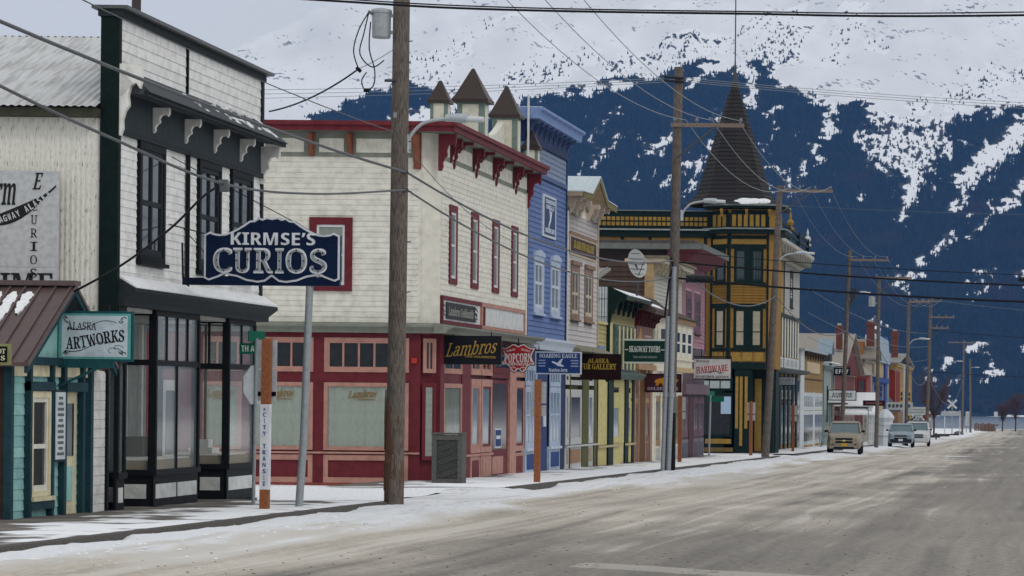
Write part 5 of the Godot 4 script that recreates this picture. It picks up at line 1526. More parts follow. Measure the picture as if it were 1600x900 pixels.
func make_white_shop() -> void:
	var o := front("white_shop", "narrow white false-fronted shop with a small bracketed gable and brown windows", "shop", 103.3)
	var white := paint("e3dfde")
	var tan := paint("8f7868")
	var cream := paint("dccdb9")
	var olive := paint("5b5a36", 0.6)
	var w := box("wall", o, white, Vector3(0.0, 3.7, -9.0), Vector3(7.3, 8.3, 0.0))
	prism("gable", o, cream, [Vector2(0, 8.3), Vector2(7.3, 8.3), Vector2(7.3, 8.75), Vector2(5.4, 8.8), Vector2(3.6, 9.45), Vector2(1.8, 8.8), Vector2(0, 8.75)], -2.0, 0.0)
	siding(w, [white], 0.12, 7.18, 3.85, 8.2, 0.16, Transform3D.IDENTITY, [[0.9, 2.8, 4.6, 6.6], [4.05, 6.0, 4.6, 6.6], [0.5, 6.6, 6.8, 7.6]], false)
	box("corner_board", o, white, Vector3(0.0, 3.85, 0.0), Vector3(0.12, 8.3, 0.05))
	box("corner_board", o, paint("b9a999"), Vector3(7.18, 3.85, 0.0), Vector3(7.32, 8.3, 0.05))
	# stepped moulding under the gable
	var line := [Vector2(0, 8.24), Vector2(2.0, 8.18), Vector2(3.6, 8.68), Vector2(5.4, 8.22), Vector2(7.3, 8.2)]
	var band := line.duplicate()
	for k in range(line.size() - 1, -1, -1):
		band.append(line[k] + Vector2(0, 0.13))
	prism("zigzag_moulding", o, paint("8d8a7c"), band, 0.0, 0.08)
	# roof: eave, small gable, eave, thrown forward on brackets
	var top := [Vector2(-0.25, 8.85), Vector2(1.7, 8.9), Vector2(3.6, 9.6), Vector2(5.5, 8.9), Vector2(7.9, 8.85)]
	var slab := top.duplicate()
	for k in range(top.size() - 1, -1, -1):
		slab.append(top[k] - Vector2(0, 0.14))
	var rf := prism("roof", o, paint("b9a48c"), slab, -2.2, 0.55)
	var edge := []
	for k in range(top.size()):
		edge.append(top[k] - Vector2(0, 0.03))
	for k in range(top.size() - 1, -1, -1):
		edge.append(top[k] - Vector2(0, 0.2))
	prism("fascia", rf, paint("76704c"), edge, 0.55, 0.6)
	var cap := top.duplicate()
	for k in range(top.size() - 1, -1, -1):
		cap.append(top[k] + Vector2(0, 0.03))
	prism("frosted_sheet", rf, stuff_mat("frosted_zinc", "c3ced3", 0.6, wear(), Vector3(1, 1, 1), 0.1), cap, -2.2, 0.62)
	for k in [0.3, 1.6, 2.6, 4.6, 5.8, 7.0]:
		scroll_bracket(o, paint("cdbfb2"), k, 8.72, 0.55, 0.45, 0.16)
	box("belt_board", o, tan, Vector3(0.45, 7.5, 0.0), Vector3(6.7, 7.6, 0.08))
	var pq := box("fur_plaque", o, paint("b8a894"), Vector3(0.45, 6.82, 0.0), Vector3(6.65, 7.5, 0.06))
	box("plaque_face", pq, paint("3a2528", 0.5, 0.2), Vector3(0.6, 6.9, 0.06), Vector3(6.5, 7.42, 0.07))
	letters(pq, "ALASKA FUR GALLERY", flat("9c8a35", 0.5), 4.8, 0.26, Transform3D(Basis.IDENTITY, Vector3(3.5, 7.2, 0.07)), "Droid Serif", true, 0.012)
	box("plaque_line", pq, flat("7a3230", 0.5), Vector3(1.2, 6.99, 0.07), Vector3(5.8, 7.01, 0.078))
	for k in [[0.9, 2.78], [4.05, 6.0]]:
		var wn := window(o, Transform3D.IDENTITY, k[0], k[1], 4.72, 6.5, tan, paint("c3b8a6"), stuff_mat("curtained_brown_glass", "6f675c", 0.1, wear(), Vector3(0.8, 0.8, 0.8)), 0.2, [0.5], [0.48], 0.05, true, "window", 0.1)
		box("window_head", wn, tan, Vector3(k[0] - 0.04, 6.503, 0.0), Vector3(k[1] + 0.04, 6.64, 0.12))
	# ground floor
	box("shop_wall", o, olive, Vector3(0.0, -0.6, -9.0), Vector3(7.25, 3.7, -0.1))
	box("head_board", o, olive, Vector3(0.0, 2.95, -0.1), Vector3(7.25, 3.6, 0.04))
	prism("awning_ledge", o, paint("8f8a78"), [Vector2(0, 3.62), Vector2(0.5, 3.62), Vector2(0.5, 3.68), Vector2(0, 3.84)], -7.5, 0.0, Transform3D(Basis(Vector3(0, 0, 1), Vector3.UP, Vector3(-1, 0, 0)), Vector3.ZERO))
	var wf := paint("c4c6c4")
	var brown := stuff_mat("brown_dusk_glass", "3d332c", 0.1, wear(), Vector3(0.6, 0.6, 0.6))
	for k in [[0.02, 0.85], [0.98, 3.65], [5.25, 6.5]]:
		window(o, Transform3D.IDENTITY, k[0], k[1], 2.5, 2.95, wf, wf, brown, 0.12, [], [], 0.03, false, "transom_window", 0.05)
		var wide: bool = k[0] == 0.98
		window(o, Transform3D.IDENTITY, k[0], k[1], 0.5, 2.35, wf, wf, brown if wide else stuff_mat("reflecting_glass", "7c8b96", 0.08, wear(), Vector3(0.7, 0.3, 0.7)), 0.2, [], [], 0.03, false, "door_window" if wide else "show_window", 0.06)
		box("kick_frame", o, wf, Vector3(k[0], -0.5, -0.1), Vector3(k[1], 0.42, 0.02))
		box("kick_panel", o, paint("a68468" if wide else "a89a88"), Vector3(k[0] + 0.2, -0.12, 0.02), Vector3(k[1] - 0.2, 0.33, 0.035))
	for k in [[0.86, 0.97], [3.7, 5.2], [6.55, 7.2]]:
		box("pilaster", o, olive, Vector3(k[0], -0.5, -0.1), Vector3(k[1], 2.95, 0.05))
	box("sill_rail", o, wf, Vector3(0.0, 0.42, 0.0), Vector3(7.2, 0.48, 0.09))
	o = thing("hanging_sign", "dark brown gallery sign with yellow letters partly behind the eagle sign", "sign", Vector3(-14.76, 2.72, -106.5))
	box("board", o, paint("2a1714", 0.45, 0.0), Vector3(-0.82, 0.0, -0.05), Vector3(0.64, 0.82, 0.0))
	box("frame", o, paint("1b100e", 0.5), Vector3(-0.85, -0.03, -0.06), Vector3(0.67, 0.85, -0.04))
	var yl := flat("b39a3c", 0.5)
	letters(o, "ALASKA", yl, 0.72, 0.14, Transform3D(Basis.IDENTITY, Vector3(-0.1, 0.62, 0.0)), "Droid Serif", true, 0.008)
	letters(o, "FUR GALLERY", yl, 1.22, 0.19, Transform3D(Basis.IDENTITY, Vector3(-0.1, 0.42, 0.0)), "Droid Serif", true, 0.008)


	tube("hanger", o, black_cable(), [Vector3(-0.3, 0.85, -0.03), Vector3(-0.3, 1.0, -0.03)], 0.014)
# ------------------------------------------------------------------ second block, far half
func make_yellow_shop() -> void:
	var o := front("yellow_shop", "low yellow shop with dark green trim, snowy canopy and green bay windows", "shop", 111.0)
	var yellow := paint("c9be84")
	var buff := paint("cfc48f")
	var green := paint("1a2c26", 0.55)
	var sage := paint("5b6b66", 0.6)
	var zinc := stuff_mat("pale_zinc", "c6cfd6", 0.55, wear(), Vector3(1, 1, 1), 0.15)
	box("wall", o, buff, Vector3(-0.3, -0.7, -8.0), Vector3(2.4, 4.72, -0.05))
	box("wing_cap", o, buff, Vector3(-0.3, 4.72, -8.0), Vector3(2.45, 4.8, 0.02))
	siding(o, [buff], -0.3, 2.4, 2.8, 4.7, 0.16, Transform3D(Basis.IDENTITY, Vector3(0, 0, -0.05)), [], false)
	box("wing_notice", o, paint("7f93a8"), Vector3(0.2, 3.6, -0.03), Vector3(1.9, 3.95, 0.0))
	corrugated("zinc_gable", o, zinc, wall_side(2.35) * Transform3D(Basis.IDENTITY, Vector3(-4.0, 4.8, 0)), 4.0, 1.3, 0.1, 0.012)
	for k in [5.0, 5.65]:
		box_in("zinc_strap", o, paint("7c8890"), Vector3(-4.0, k, 0.012), Vector3(0.0, k + 0.03, 0.025), wall_side(2.35))
	box("wall", o, buff, Vector3(2.4, -0.7, -8.0), Vector3(9.75, 6.1, 0.0))
	siding(o, [buff], 2.5, 9.7, 4.85, 5.8, 0.15, Transform3D.IDENTITY, [], false)
	prism("green_end_panel", o, green, [Vector2(-0.3, 6.12), Vector2(0.05, 6.12), Vector2(0.68, 5.82), Vector2(0.68, 5.62), Vector2(0.4, 5.55), Vector2(0.3, 5.3), Vector2(0.15, 5.1), Vector2(0.08, 4.7), Vector2(0.08, -0.6), Vector2(-0.3, -0.6)], 0.0, 0.14, wall_side(2.5))
	var s := start()
	hexa(s, [Vector3(2.4, 5.68, 0.68), Vector3(9.8, 5.68, 0.68), Vector3(9.8, 5.9, 0.0), Vector3(2.4, 5.9, 0.0), Vector3(2.4, 5.8, 0.72), Vector3(9.8, 5.8, 0.72), Vector3(9.8, 6.06, 0.0), Vector3(2.4, 6.06, 0.0)])
	var cn := obj("canopy", s, paint("3f4d48", 0.6), o)
	s = start()
	hexa(s, [Vector3(2.9, 5.81, 0.7), Vector3(9.4, 5.81, 0.7), Vector3(9.0, 6.02, 0.1), Vector3(2.7, 6.02, 0.1), Vector3(2.9, 5.84, 0.7), Vector3(9.4, 5.84, 0.7), Vector3(9.0, 6.08, 0.1), Vector3(2.7, 6.08, 0.1)])
	obj("snow_layer", s, snow(), cn)
	for k in [3.6, 5.0, 6.4, 7.8, 9.2]:
		scroll_bracket(o, green, k, 5.7, 0.55, 0.42, 0.18)
	# green bay of tall lights over the shop
	box("bay_wall", o, sage, Vector3(3.8, 3.1, 0.0), Vector3(9.4, 4.8, 0.1))
	for k in 5:
		var a := 3.9 + k * 1.1
		window(o, Transform3D(Basis.IDENTITY, Vector3(0, 0, 0.1)), a, a + 0.62, 3.2, 4.72, sage, sage, stuff_mat("blue_dusk_glass", "5a6f7c", 0.1, wear(), Vector3(0.6, 0.6, 0.6)), 0.08, [], [0.5], 0.025, false, "window", 0.05)
		box("yellow_strip", o, buff, Vector3(a + 0.66, 3.15, 0.1), Vector3(a + 1.05, 4.75, 0.13))
	prism("shop_cornice", o, sage, [Vector2(0, 2.78), Vector2(0.3, 2.78), Vector2(0.45, 2.95), Vector2(0.45, 3.0), Vector2(0, 3.12)], -10.2, -2.4, Transform3D(Basis(Vector3(0, 0, 1), Vector3.UP, Vector3(-1, 0, 0)), Vector3.ZERO))
	# shop front
	box("yellow_panel", o, yellow, Vector3(-0.25, 0.4, -0.05), Vector3(2.4, 2.66, 0.02))
	box("yellow_panel", o, yellow, Vector3(-0.25, -0.35, -0.05), Vector3(2.3, 0.3, 0.02))
	for k in [[-0.4, -0.26], [2.55, 3.85], [7.1, 8.1], [9.2, 9.75]]:
		box("post", o, green, Vector3(k[0], -0.7, -0.02), Vector3(k[1], 2.78, 0.06))
	box("base_board", o, green, Vector3(-0.3, -0.75, 0.0), Vector3(9.75, -0.36, 0.05))
	for k in [[3.9, 5.8], [8.15, 9.15]]:
		window(o, Transform3D.IDENTITY, k[0], k[1], 2.1, 2.68, yellow, yellow, dark_glass(), 0.15, [], [], 0.025, false, "transom_window", 0.05)
		window(o, Transform3D.IDENTITY, k[0], k[1], 0.42, 1.98, yellow, yellow, stuff_mat("reflecting_glass", "7c8b96", 0.08, wear(), Vector3(0.7, 0.3, 0.7)), 0.22, [], [], 0.025, false, "show_window", 0.05)
		box("kick_panel", o, yellow, Vector3(k[0] + 0.1, -0.35, 0.0), Vector3(k[1] - 0.1, 0.28, 0.03))
	box("yellow_panel", o, yellow, Vector3(5.9, 0.4, 0.0), Vector3(7.05, 2.7, 0.02))
	for k in [[-0.3, 5.8], [7.1, 9.7]]:
		box("sill_rail", o, paint("b9b08a"), Vector3(k[0], 0.3, 0.0), Vector3(k[1], 0.38, 0.12))
	# lean-to roof and lumber behind the false front
	s = start()
	hexa(s, [Vector3(2.5, 6.2, -7.5), Vector3(2.5, 6.2, -0.6), Vector3(7.5, 6.9, -0.6), Vector3(7.5, 6.9, -7.5), Vector3(2.5, 6.3, -7.5), Vector3(2.5, 6.3, -0.6), Vector3(7.5, 7.0, -0.6), Vector3(7.5, 7.0, -7.5)])
	var lr := obj("lean_to_roof", s, stuff_mat("dull_roof_steel", "85807b", 0.6, wear(), Vector3(0.6, 0.6, 0.6), 0.2), o)
	for k in 22:
		s = start()
		var z := -0.7 - k * 0.31
		hexa(s, [Vector3(2.5, 6.3, z), Vector3(2.5, 6.3, z - 0.04), Vector3(7.5, 7.0, z - 0.04), Vector3(7.5, 7.0, z), Vector3(2.5, 6.34, z), Vector3(2.5, 6.34, z - 0.04), Vector3(7.5, 7.04, z - 0.04), Vector3(7.5, 7.04, z)])
		obj("roof_rib", s, stuff_mat("dull_roof_steel", "85807b", 0.6, wear(), Vector3(0.6, 0.6, 0.6), 0.2), lr)
	box("roof_edge", o, flat("222426", 0.7), Vector3(2.42, 6.1, -7.5), Vector3(2.5, 6.24, -0.5))
	box("upper_body", o, paint("4a4644"), Vector3(2.6, 5.9, -7.5), Vector3(9.0, 6.2, -0.6))
	# rooftop things
	o = thing("satellite_dish", "pale mesh satellite dish standing on the roof behind the yellow shop", "satellite dish", Vector3(-15.05, 5.9, -118.0))
	s = start()
	var tilt := Transform3D(Basis(Vector3.UP, 0.75) * Basis(Vector3.RIGHT, -0.25), Vector3(0, 1.25, 0))
	for k in 20:
		for r in 4:
			var p := []
			var n := []
			for e in [[k, r], [k + 1, r], [k + 1, r + 1], [k, r + 1]]:
				var w: float = TAU * e[0] / 20.0
				var rr: float = e[1] / 4.0
				p.append(tilt * Vector3(cos(w) * rr * 0.43, sin(w) * rr * 0.56, rr * rr * 0.13 - 0.1))
				n.append((tilt.basis * Vector3(-cos(w) * rr * 0.5, -sin(w) * rr * 0.5, 1)).normalized())
			smooth(s, p, n)
	obj("dish", s, stuff_mat("dish_mesh", "a7a9aa", 0.55, wear(), Vector3(2, 2, 2), 0.2), o)
	for k in 5:
		var y := -0.4 + k * 0.2
		var hw := 0.43 * sqrt(1.0 - pow(y / 0.56, 2.0))
		tube("mesh_rib", o, flat("55585a", 0.6), [tilt * Vector3(-hw, y, 0.0), tilt * Vector3(0, y, -0.05 + 0.13 * y * y), tilt * Vector3(hw, y, 0.0)], 0.012, -1.0, 5)
	tube("stand", o, flat("44474a", 0.6), [Vector3(0, 0, 0), Vector3(0.05, 0.9, -0.1), tilt * Vector3(0, 0, -0.1)], 0.04)
	tube("feed_arm", o, flat("44474a", 0.6), [tilt * Vector3(0, -0.5, -0.05), tilt * Vector3(0, 0, 0.5)], 0.015)
	o = thing("oil_tank", "rust-streaked cream oil tank on a rack behind the white shop", "tank", Vector3(-16.35, 6.9, -128.0))
	s = start()
	add_tube(s, [Vector3(-0.45, 0.5, 0), Vector3(0.45, 0.5, 0)], 0.4, 0.4, 14)
	obj("tank", s, stuff_mat("rusty_cream", "b9a682", 0.7, noise_tex("rust", 0.015, 4, [[0.0, 0.5, 0.25, 0.12], [0.35, 0.75, 0.5, 0.32], [0.45, 1.0, 0.96, 0.9], [1.0, 1.0, 1.0, 1.0]]), Vector3(1.2, 0.6, 1.2)), o)
	for k in [-0.35, 0.35]:
		box("cradle", o, paint("5a3128"), Vector3(k - 0.04, -0.4, -0.3), Vector3(k + 0.04, 0.3, 0.3))
	box("rack", o, flat("2b2d2f", 0.7), Vector3(-0.7, -0.6, -0.4), Vector3(0.7, -0.4, 0.4))
	o = thing("hanging_sign", "dark green SKAGWAY TOURS sign with white border", "sign", Vector3(-14.6, 3.38, -117.0))
	box("frame", o, flat("c6cbc8", 0.5), Vector3(-0.84, 0.0, -0.05), Vector3(0.84, 0.92, 0.0))
	box("panel", o, paint("1e3a32", 0.45, 0.0), Vector3(-0.76, 0.07, 0.0), Vector3(0.76, 0.85, 0.01))
	letters(o, "SKAGWAY TOURS", flat("d8dcd9", 0.5), 1.16, 0.22, Transform3D(Basis.IDENTITY, Vector3(0, 0.54, 0.01)), "Droid Serif", true, 0.008)
	letters(o, "Yukon and Alaska Adventures", flat("aab4b0", 0.5), 0.9, 0.085, Transform3D(Basis.IDENTITY, Vector3(0.02, 0.25, 0.01)), "Droid Serif", false, 0.005)
	for k in [-0.68, 0.68]:
		box("dash", o, flat("d8dcd9", 0.5), Vector3(k - 0.06, 0.5, 0.01), Vector3(k + 0.06, 0.53, 0.016))
	tube("hanger", o, black_cable(), [Vector3(-0.6, 0.92, -0.02), Vector3(-0.6, 1.3, -0.02)], 0.016)

func make_brown_shop() -> void:
	var o := front("brown_shop", "narrow brown and mauve shop with a shingled canopy on dark red brackets", "shop", 120.9)
	var tan := paint("a98a6c")
	var mauve := paint("82655f")
	var brown := paint("6a4a2a")
	box("wall", o, tan, Vector3(0.0, -0.8, -8.0), Vector3(5.6, 6.1, 0.0))
	siding(o, [tan], 0.05, 5.55, 3.5, 5.2, 0.15, Transform3D.IDENTITY, [], false)
	var s := start()
	hexa(s, [Vector3(0.0, 5.35, 0.8), Vector3(6.0, 5.35, 0.8), Vector3(6.0, 5.6, 0.0), Vector3(0.0, 5.6, 0.0), Vector3(0.0, 5.45, 0.84), Vector3(6.1, 5.45, 0.84), Vector3(6.1, 6.1, 0.0), Vector3(0.0, 6.1, 0.0)])
	var cn := obj("canopy", s, stuff_mat("brown_shingle", "5f5048", 0.85, grain(), Vector3(2, 3, 2), 0.0, 0.5), o)
	for k in 7:
		var f := k / 7.0
		var c := start()
		hexa(c, [Vector3(0.02, lerpf(5.47, 6.1, f), lerpf(0.83, 0.0, f)), Vector3(6.08, lerpf(5.47, 6.1, f), lerpf(0.83, 0.0, f)), Vector3(6.08, lerpf(5.47, 6.1, f + 0.17), lerpf(0.83, 0.0, f + 0.17)), Vector3(0.02, lerpf(5.47, 6.1, f + 0.17), lerpf(0.83, 0.0, f + 0.17)),
			Vector3(0.02, lerpf(5.5, 6.13, f), lerpf(0.85, 0.02, f)), Vector3(6.08, lerpf(5.5, 6.13, f), lerpf(0.85, 0.02, f)), Vector3(6.08, lerpf(5.475, 6.105, f + 0.17), lerpf(0.835, 0.005, f + 0.17)), Vector3(0.02, lerpf(5.475, 6.105, f + 0.17), lerpf(0.835, 0.005, f + 0.17))])
		obj("shingle_course", c, stuff_mat("brown_shingle", "5f5048", 0.85, grain(), Vector3(2, 3, 2), 0.0, 0.5), cn)
	s = start()
	hexa(s, [Vector3(0.3, 5.66, 0.6), Vector3(3.8, 5.6, 0.68), Vector3(3.4, 5.72, 0.52), Vector3(0.3, 5.8, 0.42), Vector3(0.3, 5.69, 0.61), Vector3(3.8, 5.63, 0.69), Vector3(3.4, 5.75, 0.53), Vector3(0.3, 5.83, 0.43)])
	obj("snow_patch", s, snow(), cn)
	for k in 7:
		scroll_bracket(o, paint("4d211c", 0.55), 0.25 + k * 0.85, 5.5, 0.6, 0.7, 0.2)
	var pn := box("painted_panel", o, mauve, Vector3(0.3, 3.55, 0.02), Vector3(5.3, 5.0, 0.06))
	prism("golden_figure", pn, paint("c08a3e", 0.5, 0.3), [Vector2(0.4, 3.6), Vector2(2.0, 3.6), Vector2(2.1, 4.3), Vector2(1.8, 4.5), Vector2(1.6, 4.85), Vector2(1.2, 4.8), Vector2(0.9, 4.5), Vector2(0.45, 4.4)], 0.06, 0.075)
	for k in 4:
		box("print_line", pn, paint("b99a9c", 0.5, 0.0), Vector3(2.7, 4.5 - k * 0.22, 0.06), Vector3(4.8, 4.58 - k * 0.22, 0.07))
	box("cornice", o, tan, Vector3(-0.05, 3.2, 0.0), Vector3(5.65, 3.42, 0.2))
	for k in [[0.0, 0.2], [1.25, 1.45], [3.3, 3.5], [4.9, 5.6]]:
		box("pilaster", o, tan, Vector3(k[0], -0.8, 0.0), Vector3(k[1], 3.2, 0.06))
	box("pilaster", o, brown, Vector3(1.45, -0.8, 0.0), Vector3(3.3, 3.2, 0.04))
	var rose := stuff_mat("rose_dusk_glass", "6d5450", 0.12, wear(), Vector3(0.6, 0.4, 0.6))
	for k in [[0.2, 1.25], [3.5, 4.9]]:
		window(o, Transform3D.IDENTITY, k[0], k[1], 2.1, 3.1, mauve, mauve, rose, 0.14, [], [], 0.025, false, "transom_window", 0.05)
		window(o, Transform3D.IDENTITY, k[0], k[1], 0.4, 1.9, mauve, mauve, rose, 0.16, [], [], 0.025, false, "show_window", 0.05)
		box("kick_panel", o, mauve, Vector3(k[0] + 0.1, -0.4, 0.0), Vector3(k[1] - 0.1, 0.3, 0.03))

func make_cream_shop() -> void:
	var o := front("cream_shop", "cream clapboard building with a projecting brown-roofed bay window", "building", 126.4)
	var cream := paint("ddd8c6")
	var white := paint("dedcd4")
	var tan := paint("a08464")
	box("wall", o, white, Vector3(0.0, -0.8, -8.0), Vector3(10.6, 7.6, 0.0))
	siding(o, [white], 0.3, 10.5, 5.7, 7.3, 0.16, Transform3D.IDENTITY, [], false)
	siding(o, [white], 0.3, 10.5, 3.4, 5.7, 0.16, Transform3D.IDENTITY, [[1.0, 9.6, 3.2, 5.8]], false)
	siding(o, [paint("5a4a42")], -8.0, -0.02, 5.6, 7.6, 0.2, wall_side(0.0), [], false)
	box("corner_board", o, paint("b39a72"), Vector3(-0.03, 3.3, -0.3), Vector3(0.3, 7.7, 0.05))
	box("cornice", o, paint("b8b09c"), Vector3(-0.1, 7.55, -0.5), Vector3(10.9, 7.75, 0.5))
	box("roof_cap", o, paint("7d7768"), Vector3(-0.15, 7.75, -0.6), Vector3(11.0, 7.85, 0.6))
	for k in 9:
		scroll_bracket(o, paint("c9bfa6"), 0.6 + k * 1.2, 7.55, 0.4, 0.4, 0.2)
	# bay
	var s := start()
	var bay := [Vector2(1.2, 0.0), Vector2(2.0, 0.7), Vector2(8.6, 0.7), Vector2(9.4, 0.0)]
	add_prism(s, PackedVector2Array(bay), -5.4, -3.2, Transform3D(Basis(Vector3.RIGHT, Vector3.BACK, Vector3.DOWN), Vector3.ZERO))
	var b := obj("bay", s, cream, o)
	s = start()
	for f in [[Vector3(0.9, 5.4, 0), Vector3(1.8, 5.4, 0.95), Vector3(2.6, 5.85, 0)], [Vector3(1.8, 5.4, 0.95), Vector3(8.8, 5.4, 0.95), Vector3(8.0, 5.85, 0), Vector3(2.6, 5.85, 0)], [Vector3(8.8, 5.4, 0.95), Vector3(9.7, 5.4, 0), Vector3(8.0, 5.85, 0)], [Vector3(0.9, 5.39, 0), Vector3(1.8, 5.39, 0.95), Vector3(8.8, 5.39, 0.95), Vector3(9.7, 5.39, 0)]]:
		face(s, f, Vector3(5.3, 5.5, 0.1))
	obj("bay_roof", s, stuff_mat("brown_shingle", "5f5048", 0.85, grain(), Vector3(2, 3, 2), 0.0, 0.5), b)
	var dusk := stuff_mat("dusky_glass", "33373a", 0.07, wear(), Vector3(0.6, 0.6, 0.6))
	window(b, plane(Vector3(1.2, 0, 0.0), Vector3(0.8, 0, 0.7)), 0.12, 0.95, 3.75, 5.1, cream, white, dusk, 0.1, [], [0.5], 0.03, true, "window", 0.07)
	for k in 3:
		window(b, Transform3D(Basis.IDENTITY, Vector3(0, 0, 0.7)), 2.15 + k * 2.15, 4.1 + k * 2.15, 3.75, 5.1, cream, white, dusk, 0.2, [], [0.5], 0.03, true, "window", 0.08)
	box("bay_fascia", b, tan, Vector3(1.9, 5.2, 0.7), Vector3(8.7, 5.38, 0.85))
	box("bay_foot", b, paint("c4ab82"), Vector3(1.9, 3.2, 0.7), Vector3(8.7, 3.38, 0.78))
	# shop front
	for k in [[0.0, 0.3], [1.0, 1.2], [2.9, 3.3], [5.0, 5.3], [7.3, 7.7], [10.2, 10.6]]:
		box("pilaster", o, cream, Vector3(k[0], -0.8, 0.0), Vector3(k[1], 3.2, 0.06))
	box("door", o, white, Vector3(0.3, -0.6, 0.0), Vector3(1.0, 2.1, 0.03))
	for k in [[1.2, 2.9], [3.3, 5.0], [5.3, 7.3], [7.7, 10.2]]:
		window(o, Transform3D.IDENTITY, k[0], k[1], 0.15, 2.2, tan, tan, stuff_mat("curtained_brown_glass", "6f675c", 0.1, wear(), Vector3(0.8, 0.8, 0.8)), 0.15, [0.5], [], 0.025, false, "show_window", 0.08)
		window(o, Transform3D.IDENTITY, k[0], k[1], 2.3, 2.9, cream, cream, dusk, 0.12, [], [], 0.025, false, "transom_window", 0.05)
		box("kick_panel", o, paint("b9bcb8"), Vector3(k[0], -0.6, 0.0), Vector3(k[1], 0.05, 0.03))
	o = thing("hanging_sign", "maroon sign with a golden bear partly behind the tall grey pole", "sign", Vector3(-14.72, 2.33, -124.0))
	box("board", o, paint("2a1518", 0.5), Vector3(-0.78, 0.0, -0.05), Vector3(0.72, 0.74, 0.0))
	box("panel", o, paint("45252c", 0.5, 0.0), Vector3(-0.72, 0.06, 0.0), Vector3(0.66, 0.68, 0.01))
	var bear := []
	for q in [[-0.36, 0.4], [-0.3, 0.5], [-0.2, 0.54], [0.0, 0.58], [0.15, 0.66], [0.35, 0.62], [0.45, 0.56], [0.58, 0.5], [0.56, 0.42], [0.42, 0.4], [0.4, 0.28], [0.3, 0.26], [0.26, 0.36], [0.1, 0.36], [0.06, 0.26], [-0.04, 0.26], [-0.06, 0.36], [-0.16, 0.36], [-0.2, 0.26], [-0.32, 0.26], [-0.28, 0.36]]:
		bear.append(Vector2(q[0], q[1]))
	prism("bear_mark", o, paint("c98a2c", 0.5, 0.0), bear, 0.01, 0.02)
	letters(o, "GOLDEN BEAR", flat("b3a6b8", 0.5), 1.2, 0.12, Transform3D(Basis.IDENTITY, Vector3(-0.02, 0.15, 0.01)), "Droid Serif", true, 0.006)
	tube("hanger", o, black_cable(), [Vector3(-0.6, 0.74, -0.02), Vector3(-0.6, 1.0, -0.02)], 0.016)

func make_pink_shop() -> void:
	var o := front("pink_shop", "pink two-storey building with purple ground floor and deep maroon eave", "building", 137.0)
	var pink := paint("c095a2")
	var purple := paint("5e5059")
	var plum := paint("4b2a33", 0.5)
	var wood := paint("6d5560")
	box("wall", o, pink, Vector3(0.0, 3.9, -8.0), Vector3(9.6, 8.4, 0.0))
	siding(o, [pink], 0.1, 9.5, 4.5, 8.1, 0.18, Transform3D.IDENTITY, [[1.5, 3.9, 5.0, 7.0], [5.0, 7.6, 5.0, 7.0]], false)
	box("corner_board", o, paint("5b3a35"), Vector3(9.5, 4.2, -0.2), Vector3(9.66, 8.3, 0.05))
	for k in [[1.6, 3.8], [5.1, 7.5]]:
		window(o, Transform3D.IDENTITY, k[0], k[1], 5.1, 6.9, wood, wood, stuff_mat("mauve_dusk_glass", "5a545c", 0.12, wear(), Vector3(0.6, 0.6, 0.6)), 0.25, [0.5], [0.5], 0.035, true, "window", 0.1)
	# deep eave with a sloping maroon soffit
	var s := start()
	hexa(s, [Vector3(-0.3, 8.0, 0.0), Vector3(10.0, 8.0, 0.0), Vector3(10.0, 8.0, -0.6), Vector3(-0.3, 8.0, -0.6), Vector3(-0.6, 8.6, 0.95), Vector3(10.6, 8.6, 0.95), Vector3(10.6, 8.6, -0.6), Vector3(-0.6, 8.6, -0.6)])
	obj("soffit", s, paint("6b3b42"), o)
	box("rear_wall", o, paint("3d3634"), Vector3(-0.02, 7.2, -8.0), Vector3(9.6, 8.6, -0.7))
	box("eave_board", o, paint("6f7270"), Vector3(-0.65, 8.6, -8.0), Vector3(10.65, 8.85, 1.0))
	box("rear_roof", o, paint("5a5452"), Vector3(-0.5, 8.85, -8.0), Vector3(10.5, 9.0, 0.6))
	# ground floor
	box("shop_wall", o, purple, Vector3(0.0, -1.0, -8.0), Vector3(9.6, 3.9, -0.02))
	for k in 24:
		box("batten_board", o, [purple, paint("685a63")][k % 2], Vector3(0.05 + k * 0.395, 2.75, -0.02), Vector3(0.42 + k * 0.395, 4.4, 0.02))
	box("shop_cornice", o, paint("71606b"), Vector3(-0.05, 2.3, 0.0), Vector3(9.7, 2.75, 0.25))
	for k in [[0.2, 2.9], [5.0, 7.0], [7.2, 9.4]]:
		window(o, Transform3D.IDENTITY, k[0], k[1], 0.4, 2.2, wood, wood, stuff_mat("plum_dusk_glass", "4a323a", 0.12, wear(), Vector3(0.6, 0.6, 0.6)), 0.2, [0.5], [], 0.025, false, "show_window", 0.1)
		box("kick_panel", o, paint("7a7078"), Vector3(k[0], -0.7, 0.0), Vector3(k[1], 0.3, 0.03))
		box("kick_inset", o, paint("5a5a66"), Vector3(k[0] + 0.3, -0.5, 0.03), Vector3(k[1] - 0.3, 0.15, 0.045))
	box("door", o, plum, Vector3(3.1, -0.9, 0.0), Vector3(4.8, 2.2, 0.03))

